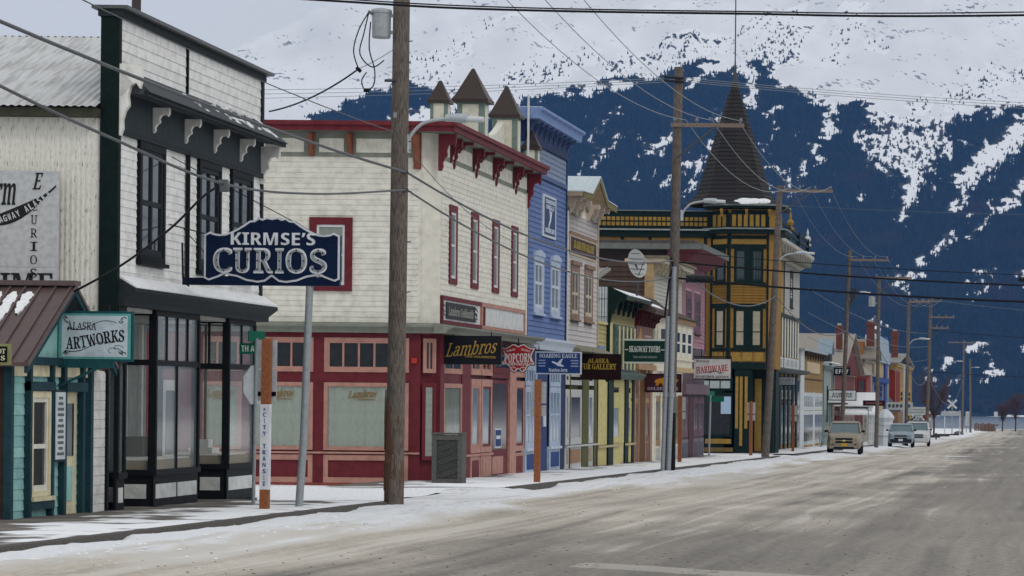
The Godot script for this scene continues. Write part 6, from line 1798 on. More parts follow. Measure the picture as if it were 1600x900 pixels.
func make_corner_hotel() -> void:
	var o := front("tower_building", "ochre and dark green corner building with a tall shingled spire", "building", 163.0)
	var ochre := paint("97743a")
	var oc2 := paint("8f6d33")
	var green := paint("192825", 0.55)
	var mid := paint("22352f", 0.55)
	var cream := paint("cfc6a6")
	var gold := paint("9d7e40")
	var side := wall_side(0.9)
	# side wall along the cross street
	var w := box("wall", o, ochre, Vector3(0.9, -1.0, -14.0), Vector3(42.0, 11.0, -0.02))
	siding(w, [ochre], -14.0, -1.5, 4.1, 10.0, 0.2, side, [], false)
	box_in("parapet", o, green, Vector3(-14.0, 10.95, -0.1), Vector3(-1.45, 11.9, 0.06), side)
	box_in("parapet_cap", o, paint("6d7674", 0.5), Vector3(-14.0, 11.9, -0.2), Vector3(-1.45, 11.96, 0.14), side)
	for r in 2:
		for k in 40:
			box_in("parapet_square", o, gold, Vector3(-13.9 + k * 0.24 + 2.6, 11.14 + r * 0.27, 0.06), Vector3(-13.72 + k * 0.24 + 2.6, 11.33 + r * 0.27, 0.085), side)
	box_in("ledge", o, paint("8c9290", 0.5), Vector3(-14.0, 10.88, 0.0), Vector3(-1.4, 10.96, 0.55), side)
	box_in("soffit", o, green, Vector3(-14.0, 10.55, 0.0), Vector3(-1.4, 10.88, 0.4), side)
	box_in("belt_board", o, gold, Vector3(-14.0, 10.1, 0.0), Vector3(-1.5, 10.5, 0.05), side)
	for k in 9:
		box_in("belt_stud", o, green, Vector3(-13.5 + k * 1.45, 10.05, 0.0), Vector3(-13.35 + k * 1.45, 10.55, 0.08), side)
	box_in("trim_band", o, paint("6a3a22"), Vector3(-14.0, 9.9, 0.0), Vector3(-1.5, 10.08, 0.04), side)
	# corner tower: five-sided bay
	var plan := [Vector2(0.9, -1.5), Vector2(0.0, -0.5), Vector2(0.0, 1.55), Vector2(0.5, 1.95), Vector2(3.4, 1.95), Vector2(3.4, -1.5)]
	var up := Transform3D(Basis(Vector3.RIGHT, Vector3.BACK, Vector3.DOWN), Vector3.ZERO)
	prism("tower", o, ochre, plan, -12.0, -3.7, up)
	var f0 := wall_side(0.0)
	var f1 := plane(Vector3(0.9, 0, -1.5), Vector3(-0.9, 0, 1.0))
	for f in [[f0, -0.5, 1.55], [f1, 0.0, 1.345]]:
		var x: Transform3D = f[0]
		var a: float = f[1]
		var b: float = f[2]
		siding(o, [ochre], a, b, 7.1, 8.1, 0.143, x * Transform3D(Basis.from_scale(Vector3(1, 1, 2.2)), Vector3.ZERO), [], false)
		for e in [[a - 0.02, a + 0.09], [b - 0.09, b + 0.02]]:
			box_in("corner_post", o, green, Vector3(e[0], 3.7, 0), Vector3(e[1], 11.8, 0.07), x)
		for e in [[3.7, 4.05], [4.6, 4.78], [6.85, 7.1], [8.08, 8.2], [9.95, 10.18], [10.45, 10.62]]:
			box_in("band", o, green, Vector3(a + 0.12, e[0], 0), Vector3(b - 0.12, e[1], 0.055), x)
		box_in("gold_band", o, gold, Vector3(a + 0.12, 10.18, 0), Vector3(b - 0.12, 10.45, 0.03), x)
		var n := 6 if b - a > 1.6 else 3
		box_in("parapet", o, green, Vector3(a + 0.1, 11.02, 0), Vector3(b - 0.1, 11.95, 0.05), x)
		for k in n:
			var p := lerpf(a + 0.14, b - 0.08, float(k) / n)
			box_in("parapet_panel", o, gold, Vector3(p, 11.1, 0.05), Vector3(p + (b - a - 0.22) / n * 0.66, 11.72, 0.075), x)
		var m := 3 if n == 6 else 2
		for k in m:
			var p := lerpf(a + 0.14, b - 0.1, float(k) / m)
			box_in("square_panel", o, gold, Vector3(p, 4.1, 0.0), Vector3(p + (b - a - 0.22) / m - 0.12, 4.56, 0.04), x)
		var lace := stuff_mat("lace_curtained_glass", "a39c88", 0.1, wear(), Vector3(0.8, 0.8, 0.8))
		var wins := [[a + 0.26, a + 0.93], [b - 0.93, b - 0.26]] if n == 6 else [[a + 0.3, b - 0.26]]
		for k in wins.size():
			window(o, x, wins[k][0], wins[k][1], 8.2, 9.95, green, mid, stuff_mat("blue_night_glass", "27333d", 0.07, wear(), Vector3(0.8, 0.8, 0.8)), 0.1, [] if k == 0 else [0.4, 0.7], [0.45], 0.03, false, "window", 0.05)
			window(o, x, wins[k][0], wins[k][1], 4.8, 6.85, green, mid, lace, 0.1, [], [0.4], 0.03, false, "window", 0.05)
		if n == 6:
			box_in("mullion", o, green, Vector3((a + b) / 2 - 0.12, 8.2, 0), Vector3((a + b) / 2 + 0.12, 9.95, 0.05), x)
			box_in("mullion", o, green, Vector3((a + b) / 2 - 0.12, 4.8, 0), Vector3((a + b) / 2 + 0.12, 6.85, 0.05), x)
	for r in [[10.62, 11.02, 0.45], [11.95, 12.25, 0.4]]:
		var big := Array(Geometry2D.offset_polygon(PackedVector2Array(plan), r[2])[0])
		prism("tower_cornice", o, green, big, -r[1] + 0.08, -r[0] - 0.1, up)
		prism("cornice_lip", o, paint("7d8683", 0.5), Array(Geometry2D.offset_polygon(PackedVector2Array(plan), r[2] + 0.08)[0]), -r[1], -r[1] + 0.08, up)
	for k in [-0.9, 0.4, 1.6]:
		scroll_bracket(o, gold, 0.0, 12.0, 0.4, 0.3, 0.14, "tower_bracket").transform = Transform3D(Basis(Vector3.UP, PI * 1.5), Vector3(0, 0, k))
	# spire: shingle courses over a flared eave
	var s := start()
	var prof := []
	var courses := 30
	for k in courses + 1:
		var f := float(k) / courses
		var r := lerpf(2.12, 0.13, f) + 0.5 * pow(1.0 - minf(f * 9.0, 1.0), 1.6)
		prof.append([r, 12.25 + 6.5 * f])
	for k in courses:
		var rt: float = prof[k + 1][0]
		add_lathe(s, [[prof[k][0] + 0.04, prof[k][1]], [rt, prof[k + 1][1]], [rt + 0.038, prof[k + 1][1] - 0.002]], 8, Transform3D(Basis.IDENTITY, Vector3(2.0, 0, -0.48)), PI / 8 + 0.22)
	var sp := obj("spire", s, stuff_mat("spire_shingle", "282423", 0.85, noise_tex("shingle_tone", 0.09, 3, [[0.0, 0.62], [0.5, 0.85], [1.0, 1.0]]), Vector3(1.6, 1.0, 1.6), 0.0, 0.6), o)
	s = start()
	add_lathe(s, [[0.13, 18.7], [0.17, 18.85], [0.12, 18.9], [0.06, 19.6], [0.035, 19.9], [0.03, 24.5]], 10, Transform3D(Basis.IDENTITY, Vector3(2.0, 0, -0.48)))
	obj("spire_mast", s, flat("4a4a4c", 0.6), sp)
	for k in [[0.25, 0.0, 0.75, 0.3], [0.3, 0.5, 0.6, 0.25], [0.22, 1.0, 0.5, 0.2]]:
		s = start()
		add_lathe(s, [[k[2], 0.0], [k[2] * 0.95, 0.1], [k[2] * 0.6, 0.16], [0.0, 0.18]], 9, Transform3D(Basis(Vector3.BACK, 0.35) * Basis.from_scale(Vector3(0.5, 1.0, 0.8)), Vector3(-0.18, 12.36, k[1] + 0.25)))
		obj("snow_patch", s, snow(), sp)
	# tower ground floor
	prism("shop_wall", o, green, [Vector2(0.9, -1.9), Vector2(0.0, -0.7), Vector2(0.0, 0.75), Vector2(1.2, 0.75), Vector2(1.2, 1.9), Vector2(3.4, 1.9), Vector2(3.4, -1.9)], -3.7, 1.0, up)
	var ff := plane(Vector3(0.9, 0, -1.9), Vector3(-0.9, 0, 1.2))
	var dusk := stuff_mat("dusky_glass", "33373a", 0.07, wear(), Vector3(0.6, 0.6, 0.6))
	window(o, f0, -2.1, -0.25, 0.15, 2.45, green, green, dusk, 0.08, [], [], 0.025, false, "show_window", 0.05)
	window(o, f0, -2.1, -0.25, 2.55, 3.2, green, green, stuff_mat("pale_blind", "a9b3b3", 0.2, wear(), Vector3(1, 1, 1)), 0.08, [0.33, 0.66], [], 0.025, false, "transom_window", 0.05)
	box_in("shop_backing", o, green, Vector3(-2.2, -0.9, -0.2), Vector3(-0.15, 3.7, 0.0), f0)
	box_in("poster", o, flat("9db4cc", 0.6), Vector3(-0.85, 1.35, 0.05), Vector3(-0.33, 2.25, 0.06), f0)
	for k in [[-2.1, -1.85], [-1.65, -0.3]]:
		box_in("kick_panel", o, gold, Vector3(k[0], -0.2, 0.0), Vector3(k[1], 0.05, 0.03), f0)
	box_in("base_board", o, paint("7a6642"), Vector3(-2.15, -0.62, 0.0), Vector3(-0.2, -0.4, 0.03), f0)
	for k in [-0.1, 0.12, 0.38]:
		box_in("gold_bar", o, gold, Vector3(k, 0.6 if k != 0.12 else -0.3, 0.0), Vector3(k + 0.15, 3.3, 0.04), f0)
	box_in("porch_back", o, gold, Vector3(0.8, -0.6, 0.0), Vector3(1.15, 3.2, 0.03), wall_side(1.2))
	tube("porch_post", o, green, [Vector3(0.15, -0.8, 1.8), Vector3(0.15, 3.7, 1.8)], 0.1)
	# long front to the street
	siding(o, [paint("c2a86f")], 3.4, 29.0, 7.35, 10.6, 0.2, Transform3D.IDENTITY, [], false)
	siding(o, [paint("d4d2cb")], 29.2, 41.9, 7.35, 10.6, 0.2, Transform3D.IDENTITY, [], false)
	box("corner_board", o, green, Vector3(29.0, 4.0, 0.0), Vector3(29.2, 10.7, 0.06))
	for k in [[21.5, 24.0], [33.8, 36.2]]:
		window(o, Transform3D.IDENTITY, k[0], k[1], 8.0, 10.3, green, green, dusk, 0.3, [], [0.5], 0.035, true, "window", 0.2)
	box("belt_board", o, mid, Vector3(3.4, 7.2, 0.0), Vector3(42.0, 7.4, 0.15))
	for k in 12:
		var a := 16.4 + k * 2.1
		box("dark_light", o, dusk, Vector3(a, 4.85, 0.0), Vector3(a + 1.05, 7.15, 0.01))
		box("slat", o, paint("d0cbb8"), Vector3(a + 1.05, 4.8, 0.0), Vector3(a + 2.1, 7.2, 0.02))
	for k in [[20.0, 28.8], [29.4, 41.5]]:
		var b := box("notice_board", o, paint("cfd2d2"), Vector3(k[0], 4.1, 0.0), Vector3(k[1], 4.75, 0.06))
		for q in 3:
			box("print_block", b, paint("a9adae", 0.5, 0.0), Vector3(lerpf(k[0], k[1], 0.15 + q * 0.27), 4.22, 0.06), Vector3(lerpf(k[0], k[1], 0.32 + q * 0.27), 4.63, 0.07))
	prism("shop_cornice", o, paint("5d6663"), [Vector2(0, 3.75), Vector2(0.5, 3.8), Vector2(0.7, 3.95), Vector2(0.7, 4.02), Vector2(0, 4.08)], -42.8, -3.4, Transform3D(Basis(Vector3(0, 0, 1), Vector3.UP, Vector3(-1, 0, 0)), Vector3.ZERO))
	prism("roof_cornice", o, paint("b3b1a6"), [Vector2(0, 10.6), Vector2(0.25, 10.75), Vector2(0.9, 11.3), Vector2(0.9, 11.5), Vector2(0, 11.5)], -42.6, -3.4, Transform3D(Basis(Vector3(0, 0, 1), Vector3.UP, Vector3(-1, 0, 0)), Vector3.ZERO))
	for k in 16:
		box("cornice_rib", o, paint("8b897f"), Vector3(10.0 + k * 2.0, 10.7, 0.2), Vector3(10.4 + k * 2.0, 11.25, 0.86))
	for k in 3:
		box("balustrade_rail", o, green, Vector3(3.4, 11.6 + k * 0.4, 0.5), Vector3(41.5, 11.75 + k * 0.4, 0.62))
	for k in 5:
		box("balustrade_post", o, green, Vector3(9.0 + k * 8.0, 11.5, 0.45), Vector3(9.5 + k * 8.0, 12.6, 0.67))
	for k in [[27.0, gold], [41.3, paint("c8ccd0")]]:
		s = start()
		add_lathe(s, [[0.22, 12.4], [0.26, 12.5], [0.1, 12.62], [0.22, 12.85], [0.2, 12.95], [0.06, 13.1], [0.09, 13.25], [0.0, 13.6]], 10, Transform3D(Basis.IDENTITY, Vector3(k[0], 0.0 if k[1] == gold else -0.25, 0.55)))
		obj("finial", s, k[1], o)
	for k in 12:
		box("shop_post", o, [green, mid][k % 2], Vector3(4.0 + k * 3.2, -1.2, 0.0), Vector3(5.0 + k * 3.2, 3.75, 0.08))
		box("shop_pane", o, dusk, Vector3(5.0 + k * 3.2, -0.6, 0.0), Vector3(7.2 + k * 3.2, 3.4, 0.03))
	o = thing("hanging_sign", "white HARDWARE sign with red letters in front of the tower building", "sign", Vector3(-14.66, 2.98, -142.0))
	box("frame", o, flat("23262a", 0.5), Vector3(-0.89, 0.0, -0.05), Vector3(0.89, 0.98, 0.0))
	box("panel", o, paint("d3d2d0", 0.45, 0.0), Vector3(-0.84, 0.05, 0.0), Vector3(0.84, 0.93, 0.01))
	letters(o, "HARDWARE", paint("b0343c", 0.5, 0.0), 1.45, 0.3, Transform3D(Basis(Vector3.BACK, 0.1), Vector3(0.0, 0.48, 0.01)), "Droid Serif", true, 0.008)
	letters(o, "SKAGWAY", flat("1f2022", 0.5), 0.6, 0.1, Transform3D(Basis(Vector3.BACK, -0.03), Vector3(-0.42, 0.83, 0.01)), "Droid Serif", true, 0.006)
	letters(o, "CO.", flat("1f2022", 0.5), 0.2, 0.09, Transform3D(Basis.IDENTITY, Vector3(0.36, 0.3, 0.01)), "Droid Serif", true, 0.006)
	letters(o, "SPORTING GOODS", flat("3a2d2a", 0.5), 1.5, 0.1, Transform3D(Basis.IDENTITY, Vector3(0.0, 0.13, 0.01)), "Droid Sans", true, 0.006)
	var pts := []
	for k in 12:
		pts.append(Vector3(-0.1 + k * 0.06, 0.3 + 0.06 * sin(k * 0.5) + 0.008 * k, 0.014))
	tube("flourish", o, flat("1f2022", 0.5), pts, 0.016, 0.006, 5)
	box("hanger_beam", o, green, Vector3(-0.89, 1.0, -0.1), Vector3(0.89, 1.06, 0.0))
	for k in [-0.5, 0.5]:
		tube("hanger", o, black_cable(), [Vector3(k, 1.06, -0.05), Vector3(k, 1.4, -0.05)], 0.02)
	o = thing("hanging_sign", "small grey TANZANITE sign hanging beyond the leaning wooden pole", "sign", Vector3(-14.88, 2.98, -186.0))
	box("frame", o, flat("232629", 0.5), Vector3(-0.66, 0.0, -0.05), Vector3(0.66, 0.52, 0.0))
	box("panel", o, paint("a7acb4", 0.5, 0.0), Vector3(-0.6, 0.05, 0.0), Vector3(0.6, 0.47, 0.01))
	letters(o, "TANZANITE", flat("26282c", 0.5), 1.05, 0.17, Transform3D(Basis.IDENTITY, Vector3(0, 0.32, 0.01)), "Droid Serif", true, 0.008)
	letters(o, "INTERNATIONAL", flat("3f4248", 0.5), 0.95, 0.09, Transform3D(Basis.IDENTITY, Vector3(0, 0.14, 0.01)), "Droid Serif", true, 0.006)
	tube("hanger", o, black_cable(), [Vector3(-0.5, 0.52, -0.02), Vector3(-0.5, 0.9, -0.02)], 0.02)
# ------------------------------------------------------------------ third block and the end of the street
func make_tan_shop() -> void:
	var o := front("tan_shop", "tan false-fronted shop with white corner posts and bracketed roof edge", "shop", 206.0)
	var tan := paint("b3925f")
	var white := paint("c9cfd2")
	box("wall", o, tan, Vector3(0.4, -1.4, -7.0), Vector3(22.0, 5.4, 0.0))
	siding(o, [tan], 3.4, 21.8, 2.7, 5.3, 0.2, Transform3D.IDENTITY, [], false)
	box("corner_post", o, white, Vector3(0.0, -1.4, -0.6), Vector3(3.4, 5.5, 0.05))
	box("side_panel", o, paint("a8762f"), Vector3(-0.4, -1.4, -1.8), Vector3(0.0, 3.0, -0.4))
	box("roof_edge", o, paint("aab2b6", 0.5), Vector3(-0.2, 5.42, -0.8), Vector3(22.6, 5.56, 0.35))
	for k in 8:
		scroll_bracket(o, paint("4a3a2a"), 4.2 + k * 2.5, 5.42, 0.5, 0.3, 0.7)
	box("faded_panel", o, paint("c7b493"), Vector3(6.0, 4.0, 0.0), Vector3(18.5, 4.75, 0.05))
	box("belt_line", o, paint("5a4630"), Vector3(3.4, 3.56, 0.0), Vector3(22.0, 3.62, 0.05))
	for k in [[3.4, 12.6], [14.0, 22.0]]:
		window(o, Transform3D.IDENTITY, k[0], k[1], 1.45, 2.65, white, white, stuff_mat("blue_grey_blind", "75828a", 0.2, wear(), Vector3(1, 1, 1)), 0.15, [0.2, 0.4, 0.6, 0.8], [], 0.012, false, "transom_window", 0.1)
		window(o, Transform3D.IDENTITY, k[0], k[1], -0.9, 1.4, white, white, stuff_mat("blue_night_glass", "27333d", 0.07, wear(), Vector3(0.8, 0.8, 0.8)), 0.15, [0.2, 0.4, 0.6, 0.8], [], 0.012, false, "show_window", 0.1)
	box("mid_post", o, white, Vector3(12.6, -1.4, 0.0), Vector3(14.0, 2.7, 0.015))
	# benches under the windows
	for k in [[211.5, "pale blue bench in front of the tan false-fronted shop", "8fa0a8"], [222.0, "dark bench beyond the pale bench by the tan shop", "4d4844"]]:
		var b := thing("bench", k[1], "bench", Vector3(-14.3, ground_y(k[0]) + 0.03, -k[0]), PI / 2, "benches by the shops")
		var m := paint(k[2])
		for q in 3:
			box("seat_slat", b, m, Vector3(-0.9, 0.42, -0.05 + q * 0.17), Vector3(0.9, 0.46, 0.09 + q * 0.17))
			box_in("back_slat", b, m, Vector3(-0.9, 0.55 + q * 0.16, -0.02), Vector3(0.9, 0.68 + q * 0.16, 0.02), Transform3D(Basis(Vector3.RIGHT, -0.15), Vector3(0, 0, -0.12)))
		for q in [-0.8, 0.8]:
			box("leg", b, m, Vector3(q - 0.05, -0.05, 0.36), Vector3(q + 0.05, 0.42, 0.44))
			box_in("leg", b, m, Vector3(q - 0.05, -0.05, -0.04), Vector3(q + 0.05, 1.0, 0.02), Transform3D(Basis(Vector3.RIGHT, -0.1), Vector3(0, 0, -0.12)))
	# trees of metal rubbish: a litter barrel
	var bn := thing("litter_barrel", "dark round litter barrel beyond the benches", "bin", Vector3(-13.9, ground_y(231.0), -231.0))
	var s := start()
	add_lathe(s, [[0.3, -0.05], [0.34, 0.1], [0.34, 0.85], [0.37, 0.9], [0.3, 0.9], [0.28, 0.7], [0.0, 0.68]], 12)
	obj("barrel", s, paint("3c3a3a"), bn)
	s = start()
	add_lathe(s, [[0.36, 0.3], [0.36, 0.36]], 12)
	obj("hoop", s, flat("55504c"), bn)

func far_house(called: String, label: String, d: float, len: float, h: float, hex: String, trim: String, wins: int, floors: int, roof_hex := "") -> Node3D:
	var o := front(called, label, "building", d)
	var g := ground_y(d)
	o.position.y = g
	var m := paint(hex)
	var t := paint(trim)
	box("wall", o, m, Vector3(0, -0.6, -8.0), Vector3(len, h, 0.0))
	box("corner_board", o, t, Vector3(-0.06, -0.6, -0.4), Vector3(0.5, h, 0.06))
	box("corner_board", o, t, Vector3(len - 0.5, -0.6, -0.4), Vector3(len + 0.06, h, 0.06))
	box("cornice", o, t, Vector3(-0.3, h, -0.8), Vector3(len + 0.3, h + 0.25, 0.2))
	for f in floors:
		for k in wins:
			var a := lerpf(1.0, len - 1.0, (k + 0.2) / wins)
			var b := lerpf(1.0, len - 1.0, (k + 0.8) / wins)
			window(o, Transform3D.IDENTITY, a, b, 0.7 + f * 3.1, 2.6 + f * 3.1, t, t, dark_glass(), minf(0.3, (b - a) * 0.2), [], [0.5], 0.025, true, "window", minf(0.15, (b - a) * 0.1))
	if roof_hex:
		box("roof_cap", o, paint(roof_hex), Vector3(-0.4, h + 0.25, -8.2), Vector3(len + 0.4, h + 0.45, 0.3))
	return o

func gable_roof(o: Node3D, m: Material, x0: float, x1: float, z0: float, z1: float, y0: float, y1: float, called := "roof") -> MeshInstance3D:   # ridge along own z
	var s := start()
	var mid := (x0 + x1) / 2.0
	for e in [[x0, mid], [x1, mid]]:
		hexa(s, [Vector3(e[0], y0, z0), Vector3(e[0], y0, z1), Vector3(e[1], y1, z1), Vector3(e[1], y1, z0), Vector3(e[0], y0 + 0.12, z0), Vector3(e[0], y0 + 0.12, z1), Vector3(e[1], y1 + 0.12, z1), Vector3(e[1], y1 + 0.12, z0)])
	return obj(called, s, m, o)

func chimney(o: Node3D, m: Material, at: Vector3, w: float, h: float) -> void:
	var c := box("chimney", o, m, at + Vector3(-w, 0, -w), at + Vector3(w, h, w))
	box("chimney_cap", c, m, at + Vector3(-w * 1.25, h * 0.86, -w * 1.25), at + Vector3(w * 1.25, h * 0.95, w * 1.25))
	box("chimney_pot", c, paint("b5b0a8"), at + Vector3(-w * 0.6, h, -w * 0.6), at + Vector3(w * 0.6, h + 0.18, w * 0.6))

func make_far_block() -> void:
	var brick := stuff_mat("red_brick", "6b3a2e", 0.85, noise_tex("grit", 0.12, 4, [[0.0, 0.55], [0.4, 0.95], [1.0, 1.0]]), Vector3(1.5, 4, 1.5))
	var frosty := stuff_mat("frosted_shingle", "9a938a", 0.85, noise_tex("frost_speck", 0.05, 5, [[0.0, 0.72, 0.7, 0.67], [0.5, 0.9, 0.89, 0.87], [0.62, 1.15, 1.17, 1.2], [1.0, 1.2, 1.22, 1.25]]), Vector3(0.25, 0.25, 0.25))
	var o := far_house("grey_shop", "pale grey-green shop with dark gabled dormer beyond the tan shop", 228.5, 10.0, 5.6, "94a09c", "7d8987", 2, 1, "c3ccd2")
	prism("dormer", o, paint("3d4348"), [Vector2(-1.1, 5.9), Vector2(1.1, 5.9), Vector2(1.1, 7.0), Vector2(0, 7.7), Vector2(-1.1, 7.0)], -0.5, 0.35, Transform3D(Basis.IDENTITY, Vector3(3.5, 0, 0.0)))
	gable_roof(o, paint("8f9eaa", 0.5), 2.0, 5.0, -0.6, 0.5, 6.7, 7.75, "dormer_roof")
	box("snow_layer", o, snow(), Vector3(-0.3, 6.05, -6.0), Vector3(10.3, 6.12, 0.6))
	box("awning", o, paint("5a5350"), Vector3(6.0, 3.0, 0.0), Vector3(10.5, 3.15, 1.2))
	box("snow_layer", o, snow(), Vector3(6.0, 3.15, 0.0), Vector3(10.5, 3.3, 1.2))
	# large building with a broad shingled roof and a red gable to the street
	o = far_house("big_roof_building", "building with a broad frosted shingle roof, red gable and brick chimney", 240.5, 27.0, 5.4, "7a433d", "a99a90", 5, 1)
	gable_roof(o, frosty, -1.0, 28.0, -14.0, 0.9, 5.5, 8.7)
	prism("gable", o, paint("693330"), [Vector2(0, 5.5), Vector2(27, 5.5), Vector2(13.5, 8.6)], -0.3, 0.5)
	chimney(o, brick, Vector3(6.5, 7.4, 0.0), 0.25, 1.9)
	box("porch_roof", o, snow(), Vector3(0.5, 2.95, 0.0), Vector3(9.0, 3.05, 3.0))
	prism("porch_gable", o, paint("d5d7d8"), [Vector2(0, 2.3), Vector2(9.0, 2.3), Vector2(9.0, 2.9), Vector2(0, 2.9)], 2.7, 2.95)
	for k in 4:
		box("porch_post", o, paint("d5d7d8"), Vector3(0.4 + k * 2.8, -0.5, 2.7), Vector3(0.9 + k * 2.8, 2.4, 2.95))
	for k in 2:
		box("porch_door", o, paint("8e2f26"), Vector3(1.5 + k * 3.5, -0.4, 0.05), Vector3(4.2 + k * 3.5, 2.2, 0.1))
	var awn := start()
	hexa(awn, [Vector3(-0.5, 2.3, 3.3), Vector3(-0.5, 2.3, 0.6), Vector3(6.0, 3.9, 0.0), Vector3(6.0, 3.9, 3.0), Vector3(-0.5, 2.45, 3.3), Vector3(-0.5, 2.45, 0.6), Vector3(6.0, 4.05, 0.0), Vector3(6.0, 4.05, 3.0)])
	obj("awning", awn, snow(), o)
	o = far_house("red_shop", "dark red shop with a shingled bay window beyond the big roof", 268.5, 11.0, 6.4, "8a4642", "6d2f2f", 2, 2)
	prism("bay", o, paint("8f4a48"), [Vector2(0.5, 0.0), Vector2(1.8, 1.0), Vector2(7.0, 1.0), Vector2(8.5, 0.0)], -5.8, -3.0, Transform3D(Basis(Vector3.RIGHT, Vector3.BACK, Vector3.DOWN), Vector3.ZERO))
	window(o, plane(Vector3(0.5, 0, 0), Vector3(1.3, 0, 1.0)), 0.25, 1.4, 3.5, 5.5, paint("6d2f2f"), paint("6d2f2f"), dark_glass(), 0.15, [], [0.5], 0.06)
	var s := start()
	face(s, [Vector3(0.0, 5.8, 0), Vector3(1.6, 5.8, 1.3), Vector3(4.0, 7.0, 0)], Vector3(4, 6, 0))
	face(s, [Vector3(1.6, 5.8, 1.3), Vector3(7.2, 5.8, 1.3), Vector3(5.0, 7.0, 0), Vector3(4.0, 7.0, 0)], Vector3(4, 6, 0))
	face(s, [Vector3(7.2, 5.8, 1.3), Vector3(9.0, 5.8, 0), Vector3(5.0, 7.0, 0)], Vector3(4, 6, 0))
	obj("bay_roof", s, frosty, o)
	o = far_house("orange_house", "grey-tan house with orange upper corner and tall brick chimney", 281.0, 16.0, 7.2, "a9a08c", "8a857a", 2, 2, "9a8878")
	box("orange_corner", o, paint("96693f"), Vector3(-0.05, 3.5, -2.5), Vector3(2.5, 9.0, 0.02))
	chimney(o, brick, Vector3(1.2, 8.6, 0.6), 0.35, 2.2)
	gable_roof(o, paint("8d8478"), -1.0, 10.0, -5.0, 1.2, 7.4, 9.2)
	o = far_house("blue_trim_house", "cream house with bright blue trim and a stepped white gable", 297.0, 34.0, 7.6, "b9a37c", "38589a", 3, 2)
	prism("gable", o, paint("9fb0c0"), [Vector2(0, 7.6), Vector2(30, 7.6), Vector2(26, 10.0), Vector2(6, 10.2)], -1.0, 0.3)
	for k in 7:
		box("ladder_rung", o, paint("cdd0d2"), Vector3(1.0, 5.6 + k * 0.55, 0.3), Vector3(3.5, 5.85 + k * 0.55, 0.5))
	box("blue_post", o, paint("3b5690"), Vector3(22.0, 0, 0.0), Vector3(27.0, 10.4, 0.2))
	box("blue_band", o, paint("2f4f8e"), Vector3(-0.2, 5.6, 0.0), Vector3(27.0, 6.1, 0.35))
	o = far_house("orange_shop", "orange and yellow shop with brick chimney and low grey roof", 345.0, 46.0, 8.0, "a08250", "b3924f", 4, 2, "a09a90")
	box("red_panel", o, paint("7e3024"), Vector3(-0.1, 3.2, -2.6), Vector3(12.0, 7.6, 0.05))
	chimney(o, brick, Vector3(10.0, 7.5, -0.5), 0.38, 4.6)
	gable_roof(o, paint("8c8a86"), -1.5, 40.0, -8.0, 0.6, 8.3, 9.6)
	s = start()
	hexa(s, [Vector3(-12, 3.0, 1.2), Vector3(-12, 3.0, -5.0), Vector3(6, 6.2, -5.0), Vector3(6, 6.2, -2.4), Vector3(-12, 3.2, 1.2), Vector3(-12, 3.2, -5.0), Vector3(6, 6.4, -5.0), Vector3(6, 6.4, -2.4)])
	obj("slate_blue_roof", s, paint("5c6670", 0.5), o)
	box("lower_shop", o, paint("8a6a4c"), Vector3(-12.0, -0.5, -5.0), Vector3(0.0, 3.0, 0.9))
	for k in 3:
		box("shop_door", o, [paint("8e3b2a"), paint("9aa09a"), paint("6d4a34")][k], Vector3(-12.06, -0.4, -3.6 + k * 1.5), Vector3(-12.0, 2.2, -2.5 + k * 1.5))
	o = far_house("low_white_shop", "low pale shop front with a white fascia near the end of the street", 400.0, 30.0, 3.4, "8f9696", "c3c8c8", 3, 1)
	o = far_house("red_shed", "small bright red shed with white trim near the railway crossing", 455.0, 12.0, 3.2, "7d2f28", "c9c9c6", 1, 1, "b8bcc0")
	window(o, wall_side(0.0), -1.6, -0.6, 1.0, 2.5, paint("c9c9c6"), paint("c9c9c6"), dark_glass(), 0.15, [], [0.5])
	# hanging signs
	o = thing("hanging_sign", "black sign with white EFFY letters behind a dark pole", "sign", Vector3(-14.68, 4.05, -237.5))
	box("board", o, flat("15161a", 0.5), Vector3(-0.63, 0.0, -0.06), Vector3(0.63, 0.6, 0.0))
	letters(o, "EFFY", flat("d5d8dc", 0.5), 0.98, 0.32, Transform3D(Basis.IDENTITY, Vector3(0, 0.3, 0.0)), "Droid Sans", true, 0.01)
	box("hanger_beam", o, flat("2b2d30", 0.6), Vector3(-1.5, 0.63, -0.05), Vector3(0.63, 0.7, 0.0))
	o = thing("hanging_sign", "white AURORA sign with black edge over the parked minivan", "sign", Vector3(-13.26, 2.13, -215.0))
	box("frame", o, flat("1d2024", 0.5), Vector3(-0.98, 0.0, -0.06), Vector3(0.98, 0.75, 0.0))
	box("panel", o, paint("cfd6da", 0.5, 0.0), Vector3(-0.92, 0.06, 0.0), Vector3(0.92, 0.69, 0.012))
	letters(o, "AURORA", flat("1d2024", 0.5), 1.4, 0.32, Transform3D(Basis.IDENTITY, Vector3(0, 0.38, 0.012)), "Droid Sans", true, 0.01)
	box("bar", o, paint("cfd6da", 0.5, 0.0), Vector3(-0.75, 0.35, 0.022), Vector3(0.75, 0.39, 0.026))
	box("post", o, flat("1d2024", 0.5), Vector3(-1.06, -1.5, -0.06), Vector3(-0.98, 1.0, 0.0))
	o = thing("hanging_sign", "dark red sign with faint letters above the white wrapped kiosk", "sign", Vector3(-11.95, 1.78, -232.0))
	box("board", o, paint("3a1518", 0.5), Vector3(-0.82, 0.0, -0.06), Vector3(0.82, 0.4, 0.0))
	box("print_line", o, paint("7d5550", 0.5, 0.0), Vector3(-0.6, 0.14, 0.0), Vector3(0.6, 0.25, 0.01))
	box("post", o, galvanised(), Vector3(-0.45, -2.8, -0.04), Vector3(-0.38, 0.0, 0.0))
	o = thing("shop_sign", "long pale sign board with dark letters near the far orange shop", "sign", Vector3(-11.35, 1.45, -262.0))
